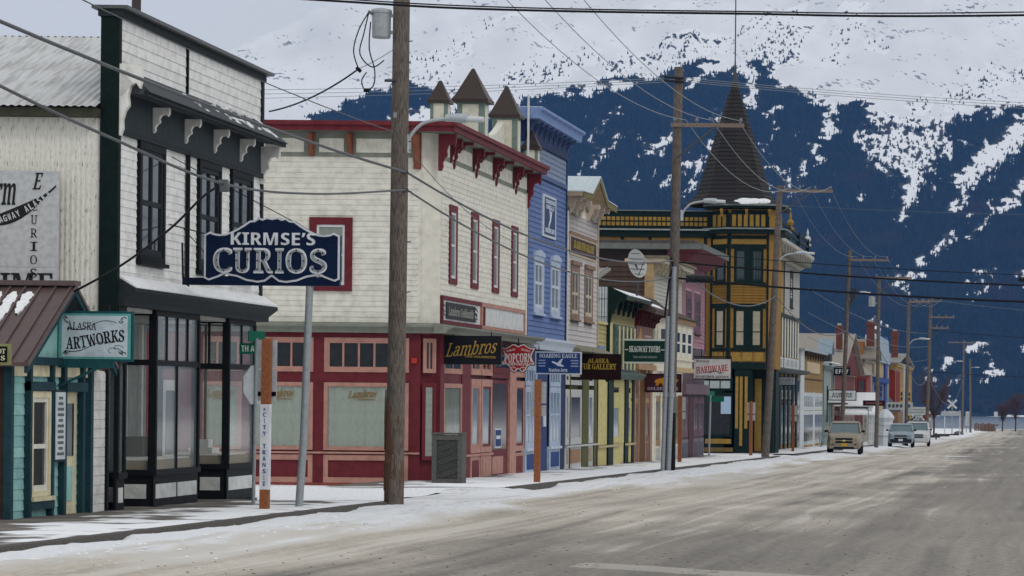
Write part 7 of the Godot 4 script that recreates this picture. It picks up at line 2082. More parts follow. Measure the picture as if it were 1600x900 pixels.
	box("board", o, paint("b5bdb9", 0.5), Vector3(-1.1, 0.0, -0.08), Vector3(1.1, 0.62, 0.0))
	for k in 6:
		box("print_block", o, flat("43474a" if k < 4 else "22346a", 0.5), Vector3(-0.95 + k * 0.32, 0.18, 0.0), Vector3(-0.74 + k * 0.32, 0.45, 0.01))
	o = thing("shop_sign", "small white sign board beyond the long pale sign", "sign", Vector3(-11.5, 0.9, -300.0))
	box("board", o, paint("bcc4c4", 0.5), Vector3(-1.0, 0.0, -0.08), Vector3(1.2, 0.75, 0.0))
	for k in 2:
		box("print_line", o, flat("7f8888", 0.5), Vector3(-0.7, 0.18 + k * 0.25, 0.0), Vector3(0.9, 0.28 + k * 0.25, 0.01))
	box("post", o, paint("4a4d4c"), Vector3(1.0, -2.6, -0.08), Vector3(1.1, 0.0, 0.0))
	# kiosk wrapped for the winter
	o = thing("wrapped_kiosk", "white tarpaulin-wrapped kiosk standing by the pavement beyond the minivan", "kiosk", Vector3(-11.2, ground_y(234.0), -234.0))
	s = start()
	add_lathe(s, [[0.85, -0.1], [0.8, 0.8], [0.6, 1.8], [0.75, 2.1], [0.5, 2.45], [0.2, 2.7], [0.0, 2.75]], 9, Transform3D(Basis.from_scale(Vector3(1.0, 1.0, 0.8)), Vector3.ZERO), 0.3)
	obj("tarpaulin", s, stuff_mat("white_tarpaulin", "cdd2d8", 0.5, wear(), Vector3(0.8, 0.8, 0.8), 0.0, 0.6), o)
	for k in [0.7, 1.5]:
		s = start()
		add_lathe(s, [[0.86, k], [0.84, k + 0.05]], 9, Transform3D(Basis.from_scale(Vector3(1.0, 1.0, 0.8)), Vector3.ZERO), 0.3)
		obj("binding_rope", s, flat("8f959a"), o)

# ------------------------------------------------------------------ vehicles: nose towards own +z
func vehicle(o: Node3D, body: Material, len: float, wid: float, hi: float, hood_h: float, hood_l: float, roof_l: float, rake: float) -> void:
	var w := wid / 2.0
	var glass := stuff_mat("windscreen", "5d7278", 0.06, wear(), Vector3(1, 1, 1))
	var tyre := flat("17181a", 0.85)
	var nose := len / 2.0
	var tail := -len / 2.0
	var g := 0.28
	# stations along z: [z, half width, bottom, shoulder height]
	var st := [[nose, w * 0.82, 0.42, hood_h - 0.24], [nose - 0.14, w * 0.93, 0.3, hood_h - 0.1], [nose - 0.4, w, g, hood_h - 0.02], [nose - hood_l, w, g, hood_h + 0.06], [0.0, w, g, hood_h + 0.08], [tail + 0.3, w, g, hood_h + 0.1], [tail, w * 0.93, 0.4, hood_h + 0.06]]
	var s := start()
	var rings := []
	for k in st:
		var z: float = k[0]
		var hw: float = k[1]
		var lo: float = k[2]
		var sh: float = k[3]
		rings.append([Vector3(-hw * 0.9, lo, z), Vector3(-hw, lo + 0.16, z), Vector3(-hw * 1.01, (lo + sh) * 0.5, z), Vector3(-hw * 0.98, sh - 0.08, z), Vector3(-hw * 0.9, sh, z), Vector3(0, sh + 0.035, z), Vector3(hw * 0.9, sh, z), Vector3(hw * 0.98, sh - 0.08, z), Vector3(hw * 1.01, (lo + sh) * 0.5, z), Vector3(hw, lo + 0.16, z), Vector3(hw * 0.9, lo, z)])
	for i in rings.size() - 1:
		for k in 10:
			face(s, [rings[i][k], rings[i][k + 1], rings[i + 1][k + 1], rings[i + 1][k]], Vector3(0, 0.7, (st[i][0] + st[i + 1][0]) / 2.0))
		face(s, [rings[i][10], rings[i][0], rings[i + 1][0], rings[i + 1][10]], Vector3(0, 0.7, 0))
	for e in [0, rings.size() - 1]:
		for k in range(1, 10):
			face(s, [rings[e][0], rings[e][k], rings[e][k + 1]], Vector3(0, 0.7, 0))
	obj("body", s, body, o)
	# cabin with posts and glass
	var b0 := hood_h + 0.06
	var fz := nose - hood_l
	var rz := fz - rake
	var ez := rz - roof_l
	var tw := w * 0.82
	s = start()
	hexa(s, [Vector3(-tw, hi - 0.1, rz + 0.06), Vector3(tw, hi - 0.1, rz + 0.06), Vector3(tw, hi - 0.1, ez), Vector3(-tw, hi - 0.1, ez), Vector3(-tw * 0.9, hi, rz - 0.15), Vector3(tw * 0.9, hi, rz - 0.15), Vector3(tw * 0.9, hi, ez + 0.1), Vector3(-tw * 0.9, hi, ez + 0.1)])
	for sx in [-1.0, 1.0]:
		for e in [[Vector3(sx * w * 0.93, b0, fz + 0.04), Vector3(sx * tw, hi - 0.09, rz)], [Vector3(sx * w * 0.94, b0, fz - rake - 0.9), Vector3(sx * tw * 1.0, hi - 0.09, rz - 0.95)], [Vector3(sx * w * 0.94, b0, tail + 0.2), Vector3(sx * tw, hi - 0.09, ez + 0.05)]]:
			add_tube(s, [e[0], e[1]], 0.055, 0.045, 6)
	obj("cabin", s, body, o)
	s = start()
	face(s, [Vector3(-w * 0.9, b0 - 0.02, fz), Vector3(w * 0.9, b0 - 0.02, fz), Vector3(tw * 0.96, hi - 0.1, rz), Vector3(-tw * 0.96, hi - 0.1, rz)], Vector3(0, 0.5, 0))
	obj("windscreen", s, glass, o)
	for sx in [-1.0, 1.0]:
		s = start()
		face(s, [Vector3(sx * w * 0.93, b0, fz - 0.05), Vector3(sx * w * 0.93, b0, tail + 0.2), Vector3(sx * tw, hi - 0.1, ez + 0.05), Vector3(sx * tw, hi - 0.1, rz)], Vector3(0, 1, 0))
		obj("side_window", s, stuff_mat("tinted_window", "2b3236", 0.07, wear(), Vector3(1, 1, 1)), o)
	s = start()
	face(s, [Vector3(-w * 0.9, b0, tail + 0.12), Vector3(w * 0.9, b0, tail + 0.12), Vector3(tw, hi - 0.1, ez), Vector3(-tw, hi - 0.1, ez)], Vector3(0, 1, 0))
	obj("rear_window", s, glass, o)
	for sx in [-1.0, 1.0]:
		for z in [nose - 0.85, tail + 0.8]:
			var x := Transform3D(Basis(Vector3.BACK, -sx * PI / 2), Vector3(sx * (w - 0.2), 0.34, z))
			s = start()
			add_lathe(s, [[0.2, 0.0], [0.33, 0.01], [0.345, 0.06], [0.345, 0.17], [0.32, 0.215], [0.22, 0.225]], 16, x)
			var wh := obj("wheel", s, tyre, o)
			s = start()
			add_lathe(s, [[0.22, 0.2], [0.2, 0.18], [0.06, 0.205], [0.0, 0.21]], 12, x)
			obj("rim", s, flat("8f9396", 0.4, 0.5), wh)
		s = start()
		add_lathe(s, [[0.0, 0.05], [0.08, 0.045], [0.11, 0.02], [0.11, 0.0]], 8, Transform3D(Basis(Vector3.RIGHT, PI / 2) * Basis.from_scale(Vector3(1.0, 0.6, 0.7)), Vector3(sx * (w + 0.1), b0 + 0.08, fz - 0.15)))
		add_tube(s, [Vector3(sx * w * 0.93, b0 + 0.04, fz - 0.2), Vector3(sx * (w + 0.08), b0 + 0.08, fz - 0.17)], 0.03, 0.03, 6)
		obj("mirror", s, flat("232527", 0.5), o)

func front_end(o: Node3D, body: Material, w: float, nose: float, hood_h: float, plate: Material, bumper: Material, chrome: bool) -> void:
	for sx in [-1.0, 1.0]:
		var s := start()
		hexa(s, [Vector3(sx * w * 0.52, hood_h - 0.34, nose - 0.01), Vector3(sx * w * 0.86, hood_h - 0.32, nose - 0.12), Vector3(sx * w * 0.86, hood_h - 0.32, nose - 0.3), Vector3(sx * w * 0.52, hood_h - 0.34, nose - 0.3), Vector3(sx * w * 0.54, hood_h - 0.16, nose - 0.04), Vector3(sx * w * 0.9, hood_h - 0.1, nose - 0.2), Vector3(sx * w * 0.9, hood_h - 0.1, nose - 0.35), Vector3(sx * w * 0.54, hood_h - 0.16, nose - 0.3)])
		obj("headlight", s, stuff_mat("headlight_lens", "b9bfc0", 0.15, wear(), Vector3(2, 2, 2)), o)
		box("fog_lamp", o, flat("3a3d3f", 0.3), Vector3(sx * w * 0.66 - 0.07, 0.48, nose - 0.12), Vector3(sx * w * 0.66 + 0.07, 0.58, nose + 0.015))
	var gr := box("grille", o, flat("1c1e20", 0.5), Vector3(-w * 0.5, hood_h - 0.5, nose - 0.1), Vector3(w * 0.5, hood_h - 0.22, nose + 0.012))
	box("grille_bar", gr, body if not chrome else flat("b0b5b8", 0.3, 0.6), Vector3(-w * 0.5, hood_h - 0.385, nose + 0.012), Vector3(w * 0.5, hood_h - 0.335, nose + 0.03))
	box("bumper", o, bumper, Vector3(-w * 0.86, 0.36, nose - 0.2), Vector3(w * 0.86, 0.6 if chrome else 0.5, nose + 0.04))
	box("number_plate", o, plate, Vector3(-0.16, 0.46, nose + 0.04), Vector3(0.16, 0.62, nose + 0.055))

func make_vehicles() -> void:
	var gold := stuff_mat("dusty_gold_paint", "948a78", 0.35, wear(), Vector3(0.8, 0.8, 0.8), 0.35)
	var o := thing("parked_minivan", "tan minivan with yellow number plate parked facing us at the kerb", "car", Vector3(-10.5, ground_y(171.0) - 0.07, -173.5), 0.03)
	vehicle(o, gold, 5.0, 1.84, 1.8, 1.12, 1.05, 2.6, 0.75)
	front_end(o, gold, 0.92, 2.5, 1.12, flat("c09a2e", 0.5), gold, false)
	prism("badge", o, flat("d8c890", 0.3, 0.5), [Vector2(-0.12, 0.735), Vector2(-0.04, 0.735), Vector2(-0.04, 0.71), Vector2(0.06, 0.71), Vector2(0.06, 0.735), Vector2(0.13, 0.755), Vector2(0.06, 0.775), Vector2(0.06, 0.8), Vector2(-0.04, 0.8), Vector2(-0.04, 0.775), Vector2(-0.12, 0.775)], 2.53, 2.545)
	for sx in [-0.7, 0.7]:
		tube("roof_rail", o, flat("3a3c3e", 0.5), [Vector3(sx, 1.78, 0.4), Vector3(sx, 1.84, 0.2), Vector3(sx, 1.84, -1.8), Vector3(sx, 1.78, -2.0)], 0.02)
		box("side_trim", o, flat("4a463f", 0.5), Vector3(sx * 1.315 - 0.01, 0.6, -2.0), Vector3(sx * 1.315 + 0.01, 0.68, 1.2))
	box("lower_grille", o, flat("1c1e20", 0.5), Vector3(-0.55, 0.3, 2.4), Vector3(0.55, 0.42, 2.555))
	var silver := stuff_mat("silver_blue_paint", "8c9aa5", 0.3, wear(), Vector3(0.8, 0.8, 0.8), 0.4)
	o = thing("parked_suv", "silver-blue four-wheel drive with dark bumper parked behind the minivan", "car", Vector3(-9.75, ground_y(226.0) - 0.06, -228.5), 0.02)
	vehicle(o, silver, 4.6, 1.82, 1.72, 1.1, 1.15, 2.3, 0.6)
	front_end(o, silver, 0.91, 2.3, 1.1, flat("c3c8cc", 0.5), flat("26292c", 0.5), true)
	var white := stuff_mat("white_car_paint", "c8ccce", 0.35, wear(), Vector3(0.8, 0.8, 0.8))
	o = thing("parked_suv", "white vehicle with roof rack parked just behind the silver-blue one", "car", Vector3(-9.15, ground_y(243.0) - 0.06, -244.0), 0.02)
	vehicle(o, white, 4.9, 1.9, 1.9, 1.15, 1.1, 2.9, 0.6)
	front_end(o, white, 0.95, 2.45, 1.15, flat("c3c8cc", 0.5), white, true)
	var rk := box("roof_rack", o, flat("6d7174", 0.5), Vector3(-0.75, 1.93, -2.0), Vector3(0.75, 1.97, 0.6))
	for k in 5:
		box("rack_bar", rk, flat("3c3e40", 0.5), Vector3(-0.78, 1.9, -1.9 + k * 0.6), Vector3(0.78, 1.93, -1.85 + k * 0.6))
# ------------------------------------------------------------------ poles, lamps, wires
func sag(a: Vector3, b: Vector3, drop: float, n := 14) -> Array:
	var pts := []
	for k in n + 1:
		var f := float(k) / n
		pts.append(a.lerp(b, f) - Vector3(0, drop * 4.0 * f * (1.0 - f), 0))
	return pts

func curve(pts: Array, n := 6) -> Array:                        # smooth line through points
	var c := Curve3D.new()
	for k in pts.size():
		var t: Vector3 = (pts[mini(k + 1, pts.size() - 1)] - pts[maxi(k - 1, 0)]) / 6.0
		c.add_point(pts[k], -t, t)
	var out := []
	for k in (pts.size() - 1) * n + 1:
		out.append(c.samplef(float(k) / n))
	return out

func wire(label: String, pts: Array, r: float, m: Material = null, group := "") -> void:
	var s := start()
	add_tube(s, pts, r, -1.0, 6)
	tag(obj("overhead_wire", s, m if m else black_cable()), label, "wire", group)

func pole(label: String, base: Vector3, top: Vector3, r0: float, r1: float, arms: Array, m: Material = null) -> Node3D:   # arms: [height above base, from, to, thickness] across the street
	var o := thing("utility_pole", label, "utility pole", base, 0.0, "wooden utility poles along the kerb")
	var wood: Material = m if m else pole_wood()
	var pts := []
	for k in 9:
		var f := k / 8.0
		pts.append(Vector3(0, -0.5, 0).lerp(top - base, f) + Vector3(sin(f * 5.0) * 0.012, 0, cos(f * 4.0) * 0.012))
	tube("shaft", o, wood, pts, r0, r1, 14)
	for a in arms:
		var x: float = (top.x - base.x) * a[0] / (top.y - base.y)
		var c := box("crossarm", o, stuff_mat("crossarm_wood", "8d7c72", 0.85, grain(), Vector3(0.5, 6, 6), 0.0, 0.5), Vector3(x + a[1], a[0] - 0.06, 0.1), Vector3(x + a[2], a[0] + 0.07, 0.2))
		for k in 4:
			var s := start()
			var ix: float = x + lerpf(a[1] + 0.12, a[2] - 0.1, k / 3.0)
			add_lathe(s, [[0.015, 0.0], [0.02, 0.06], [0.05, 0.07], [0.055, 0.11], [0.03, 0.14], [0.03, 0.17], [0.0, 0.18]], 8, Transform3D(Basis.IDENTITY, Vector3(ix, a[0] + 0.07, 0.15)))
			obj("insulator", s, flat("7b7f82", 0.3), c)
		tube("brace", o, flat("54524f", 0.6), [Vector3(x + 0.0, a[0] - 1.05, 0.18), Vector3(x + lerpf(a[1], a[2], 0.62), a[0] - 0.02, 0.18)], 0.028)
	return o

func lamp(label: String, at: Vector3, reach: float, rise: float) -> void:
	var o := thing("street_lamp", label, "street lamp", at, 0.0, "street lamps on the utility poles")
	var m := stuff_mat("lamp_arm_metal", "b4bcc2", 0.4, wear(), Vector3(2, 2, 2), 0.3)
	tube("arm", o, m, curve([Vector3(0, -0.25, 0), Vector3(0.05, 0.0, 0), Vector3(reach * 0.22, rise * 0.75, 0), Vector3(reach * 0.55, rise, 0)]), 0.035, 0.03, 8)
	tube("wall_plate", o, m, [Vector3(-0.02, -0.3, 0), Vector3(-0.02, 0.05, 0)], 0.05)
	var s := start()
	add_tube(s, [Vector3(reach * 0.5, rise, 0), Vector3(reach * 0.56, rise + 0.01, 0), Vector3(reach * 0.62, rise + 0.01, 0), Vector3(reach * 0.75, rise + 0.0, 0), Vector3(reach * 0.78, rise - 0.01, 0)], 0.07, 0.1, 10)
	obj("housing", s, m, o)
	s = start()
	add_tube(s, [Vector3(reach * 0.76, rise - 0.01, 0), Vector3(reach * 0.98, rise - 0.02, 0), Vector3(reach, rise - 0.02, 0)], 0.065, 0.05, 10)
	obj("lens", s, stuff_mat("lamp_lens", "cdd3d6", 0.25, wear(), Vector3(2, 2, 2)), o)

func make_poles() -> void:
	var g := ground_y(59.4)
	var o := pole("large weathered utility pole standing in front of the cream corner building", Vector3(-12.14, g, -59.4), Vector3(-12.06, 12.2, -59.4), 0.175, 0.15, [[11.2, -0.25, 2.4]])
	var bark := stuff_mat("rough_pole_foot", "6a4a38", 0.9, grain(), Vector3(6, 1.0, 6), 0.0, 1.0)
	tube("weathered_foot", o, bark, [Vector3(0.0, -0.3, 0), Vector3(0.004, 0.9, 0), Vector3(0.008, 1.75, 0)], 0.182, 0.172, 14)
	var s := start()
	for k in 60:                                                  # splintered lower part of the trunk
		var w := rng.randf() * TAU
		var y := rng.randf_range(-0.1, 1.9)
		var x := Transform3D(Basis(Vector3.UP, -w), Vector3(0, y, 0))
		hexa(s, [x * Vector3(0.168, 0, -0.025), x * Vector3(0.168, 0, 0.025), x * Vector3(0.19, 0, 0.02), x * Vector3(0.19, 0, -0.02), x * Vector3(0.165, 0.5, -0.012), x * Vector3(0.165, 0.5, 0.012), x * Vector3(0.183, 0.5, 0.01), x * Vector3(0.183, 0.5, -0.01)])
	stuff(obj("bark_splinters", s, bark, o))
	for k in 6:
		tube("step_bolt", o, flat("5a5c5e", 0.5, 0.4), [Vector3(0.14, 4.0 + k * 0.95, 0.02 * (k % 2)), Vector3(0.28, 4.02 + k * 0.95, 0.02 * (k % 2))], 0.012, -1.0, 6)
	for k in [6.27, 5.94, 8.0]:
		tube("cable_clamp", o, flat("4c4f52", 0.5, 0.4), [Vector3(-0.22 if k == 8.0 else 0.1, k - g, 0.12), Vector3(0.24 if k != 8.0 else 0.0, k - g, 0.14)], 0.03, -1.0, 6)
	box("pole_tag", o, flat("8e9598", 0.4, 0.4), Vector3(-0.04, 7.3, 0.158), Vector3(0.02, 7.4, 0.165))
	# transformer can on the large pole
	o = thing("transformer", "grey transformer can with looping leads on the large near pole", "transformer", Vector3(-12.45, 8.8, -59.35))
	s = start()
	add_lathe(s, [[0.0, 0.0], [0.165, 0.01], [0.175, 0.04], [0.18, 0.46], [0.195, 0.48], [0.195, 0.52], [0.18, 0.55], [0.05, 0.58], [0.0, 0.58]], 18)
	obj("can", s, stuff_mat("transformer_paint", "a3a9ad", 0.45, wear(), Vector3(1.5, 1.5, 1.5), 0.2), o)
	for k in [0.12, 0.44]:
		box("mount", o, flat("8b9194", 0.5, 0.3), Vector3(0.17, k - 0.03, -0.06), Vector3(0.3, k + 0.03, 0.02))
	tube("bushing", o, flat("6c7072", 0.4), [Vector3(-0.15, 0.45, 0.1), Vector3(-0.22, 0.5, 0.14)], 0.03)
	tube("lead", o, black_cable(), curve([Vector3(-0.21, 0.49, 0.13), Vector3(-0.4, 0.15, 0.12), Vector3(-0.5, -0.25, 0.1), Vector3(-0.4, -0.6, 0.1)]), 0.012)
	tube("lead", o, black_cable(), curve([Vector3(-0.21, 0.49, 0.13), Vector3(-0.3, 0.1, 0.12), Vector3(-0.38, -0.3, 0.1), Vector3(-0.15, -0.55, 0.1), Vector3(0.08, -0.42, 0.1)]), 0.012)
	tube("lead", o, black_cable(), curve([Vector3(-0.17, 0.3, 0.16), Vector3(-0.2, -0.2, 0.12), Vector3(-0.1, -0.6, 0.1), Vector3(-0.12, -0.9, 0.1), Vector3(-0.28, -0.98, 0.1), Vector3(-0.34, -0.8, 0.1), Vector3(-0.25, -0.65, 0.1)]), 0.012)
	for p in [[Vector3(-0.44, -0.56, 0.1), Vector3(-0.36, -0.64, 0.1)], [Vector3(-0.3, -0.99, 0.1), Vector3(-0.2, -0.99, 0.1)]]:
		tube("splice_sleeve", o, flat("141517", 0.6), p, 0.035)
	lamp("street lamp arm on the large near pole, in front of the turrets", Vector3(-11.95, 6.95, -59.4), 1.45, 0.36)
	# second pole with grey conduits at its foot
	g = ground_y(101.0)
	o = pole("tall pole with crossarm and grey conduits before the yellow shop", Vector3(-11.8, g, -101.0), Vector3(-11.58, 12.75, -101.0), 0.17, 0.14, [[10.87 - g, -0.2, 2.15]])
	var pipe := galvanised()
	for k in [[-0.12, 6.0, 0.075], [0.06, 7.6, 0.085]]:
		tube("conduit", o, pipe, [Vector3(k[0] - 0.05, -0.3, 0.2), Vector3(k[0] + 0.02, 2.2, 0.19), Vector3(k[0] + 0.08, k[1] - 1.0, 0.2)], k[2], -1.0, 10)
		tube("conduit_collar", o, pipe, [Vector3(k[0] + 0.03, 2.4, 0.19), Vector3(k[0] + 0.03, 2.55, 0.19)], k[2] + 0.02, -1.0, 10)
	tube("riser_cable", o, black_cable(), curve([Vector3(-0.14, 5.0, 0.22), Vector3(0.0, 6.2, 0.24), Vector3(0.1, 6.55, 0.24), Vector3(0.05, 6.9, 0.22)]), 0.03)
	box("tar_foot", o, flat("1c1a19", 0.8), Vector3(0.0, -0.3, -0.1), Vector3(0.21, 1.9, 0.19))
	for k in [12.3, 12.42]:
		tube("pole_bolt", o, flat("2b2c2e", 0.6), [Vector3(-0.25, k - g, 0.16), Vector3(0.4, k - g - 0.05, 0.16)], 0.04)
	lamp("street lamp arm on the tall pole beside the tower building", Vector3(-11.45, 8.1, -101.0), 1.4, 0.35)
	g = ground_y(145.0)
	pole("leaning wooden pole in front of the tower building's porch", Vector3(-12.5, g, -145.0), Vector3(-11.9, 12.0, -145.0), 0.19, 0.13, [[11.75 - g, 0.1, 2.45]])
	lamp("street lamp on the leaning pole, before the white end wall", Vector3(-11.98, 8.5, -145.0), 1.7, 0.4)
	g = ground_y(187.0)
	o = pole("dark slim pole behind the parked minivan, with small fittings", Vector3(-11.6, g, -187.0), Vector3(-11.15, 11.1, -187.0), 0.14, 0.11, [[10.5 - g, 0.0, 2.35]])
	for k in 3:
		tube("cutout_fuse", o, flat("3f3f42", 0.5), [Vector3(0.6 + k * 0.12, 9.7, 0.15), Vector3(0.5 + k * 0.12, 8.6 + k * 0.2, 0.15)], 0.05)
	lamp("street lamp on the slim dark pole above the minivan", Vector3(-11.2, 8.15, -187.0), 1.3, 0.42)
	g = ground_y(212.0)
	pole("pole with a pale transformer, second beyond the tower building", Vector3(-10.75, g, -212.0), Vector3(-10.64, 10.55, -212.0), 0.14, 0.11, [[10.45 - g, -0.3, 2.2]])
	o = thing("transformer", "pale transformer can hung on the far pole beyond the tower building", "transformer", Vector3(-11.12, 8.5, -212.0))
	s = start()
	add_lathe(s, [[0.0, 0.0], [0.2, 0.01], [0.22, 0.05], [0.22, 0.6], [0.24, 0.63], [0.2, 0.68], [0.0, 0.7]], 14)
	obj("can", s, stuff_mat("transformer_paint", "a3a9ad", 0.45, wear(), Vector3(1.5, 1.5, 1.5), 0.2), o)
	box("mount", o, flat("8b9194", 0.5, 0.3), Vector3(0.18, 0.2, -0.05), Vector3(0.4, 0.3, 0.05))
	g = ground_y(245.0)
	o = pole("pole with a pale conduit just behind the two parked four-wheel drives", Vector3(-10.15, g, -245.0), Vector3(-9.95, 10.0, -245.0), 0.15, 0.12, [[9.9 - g, 0.0, 1.6]])
	tube("conduit", o, paint("b9bfc4"), [Vector3(-0.16, -0.3, 0.2), Vector3(-0.12, 6.2, 0.2)], 0.08)
	lamp("street lamp on the pole behind the parked four-wheel drives", Vector3(-9.95, 6.6, -245.0), 1.65, 0.45)
	g = ground_y(286.0)
	o = pole("dark pole with three crossarms left of the railway crossing", Vector3(-9.95, g, -286.0), Vector3(-9.62, 11.6, -286.0), 0.18, 0.14, [[11.3 - g, -1.6, 1.0], [9.86 - g, 0.0, 2.2], [8.87 - g, 0.0, 1.7]])
	g = ground_y(500.0)
	pole("far thin pole with a crossarm beside the railway crossing", Vector3(-11.65, g, -500.0), Vector3(-11.5, 12.2, -500.0), 0.18, 0.14, [[11.75 - g, -2.5, 1.6]])
	lamp("far lamp reaching left from the thin pole by the crossing", Vector3(-13.7, 8.6, -500.0), 2.2, 0.2)
	g = ground_y(535.0)
	pole("farthest pole of the row, right of the railway crossing", Vector3(-11.05, g, -535.0), Vector3(-11.2, 9.6, -535.0), 0.19, 0.15, [])
	lamp("farthest lamp, reaching right from the last pole", Vector3(-11.2, 8.1, -535.0), 1.6, 0.15)
	# marker posts along the kerb
	var orange := stuff_mat("orange_brown_wood", "9a5a30", 0.8, grain(), Vector3(5, 0.6, 5), 0.0, 0.4)
	var plate := stuff_mat("sign_back", "b4b9bd", 0.45, wear(), Vector3(1, 1, 1), 0.4)
	for k in [[80.4, -12.76, "orange-brown post with sign backs before the blue shop"], [124.0, -14.05, "orange-brown post just right of the tall conduit pole"], [153.3, -13.9, "orange-brown post by the tower building's porch"], [176.3, -13.62, "orange-brown post with plate near the tan shop's bench"]]:
		var p := thing("marker_post", k[2], "sign post", Vector3(k[1], ground_y(k[0]), -k[0]), 0.0, "orange marker posts along the kerb")
		box("post", p, orange, Vector3(-0.075, -0.2, -0.075), Vector3(0.075, 2.66, 0.075))
		box("sign_plate", p, plate, Vector3(-0.2, 2.05, -0.1), Vector3(0.2, 2.6, -0.08))
		box("sign_plate", p, plate, Vector3(-0.2, 1.72, -0.1), Vector3(0.2, 2.0, -0.08))
	o = thing("street_sign_post", "thin post with green street name plates before the purple shop", "sign post", Vector3(-15.6, ground_y(150.0), -150.0))
	tube("post", o, galvanised(), [Vector3(0, -0.2, 0), Vector3(0.06, 2.9, 0)], 0.045)
	box("name_plate", o, paint("1d6a52", 0.4, 0.0), Vector3(-0.1, 2.6, -0.01), Vector3(0.7, 2.85, 0.02))
	box_in("name_plate", o, paint("1d6a52", 0.4, 0.0), Vector3(-0.35, 2.88, -0.01), Vector3(0.35, 3.1, 0.01), Transform3D(Basis(Vector3.UP, 1.1), Vector3(0.05, 0, 0)))

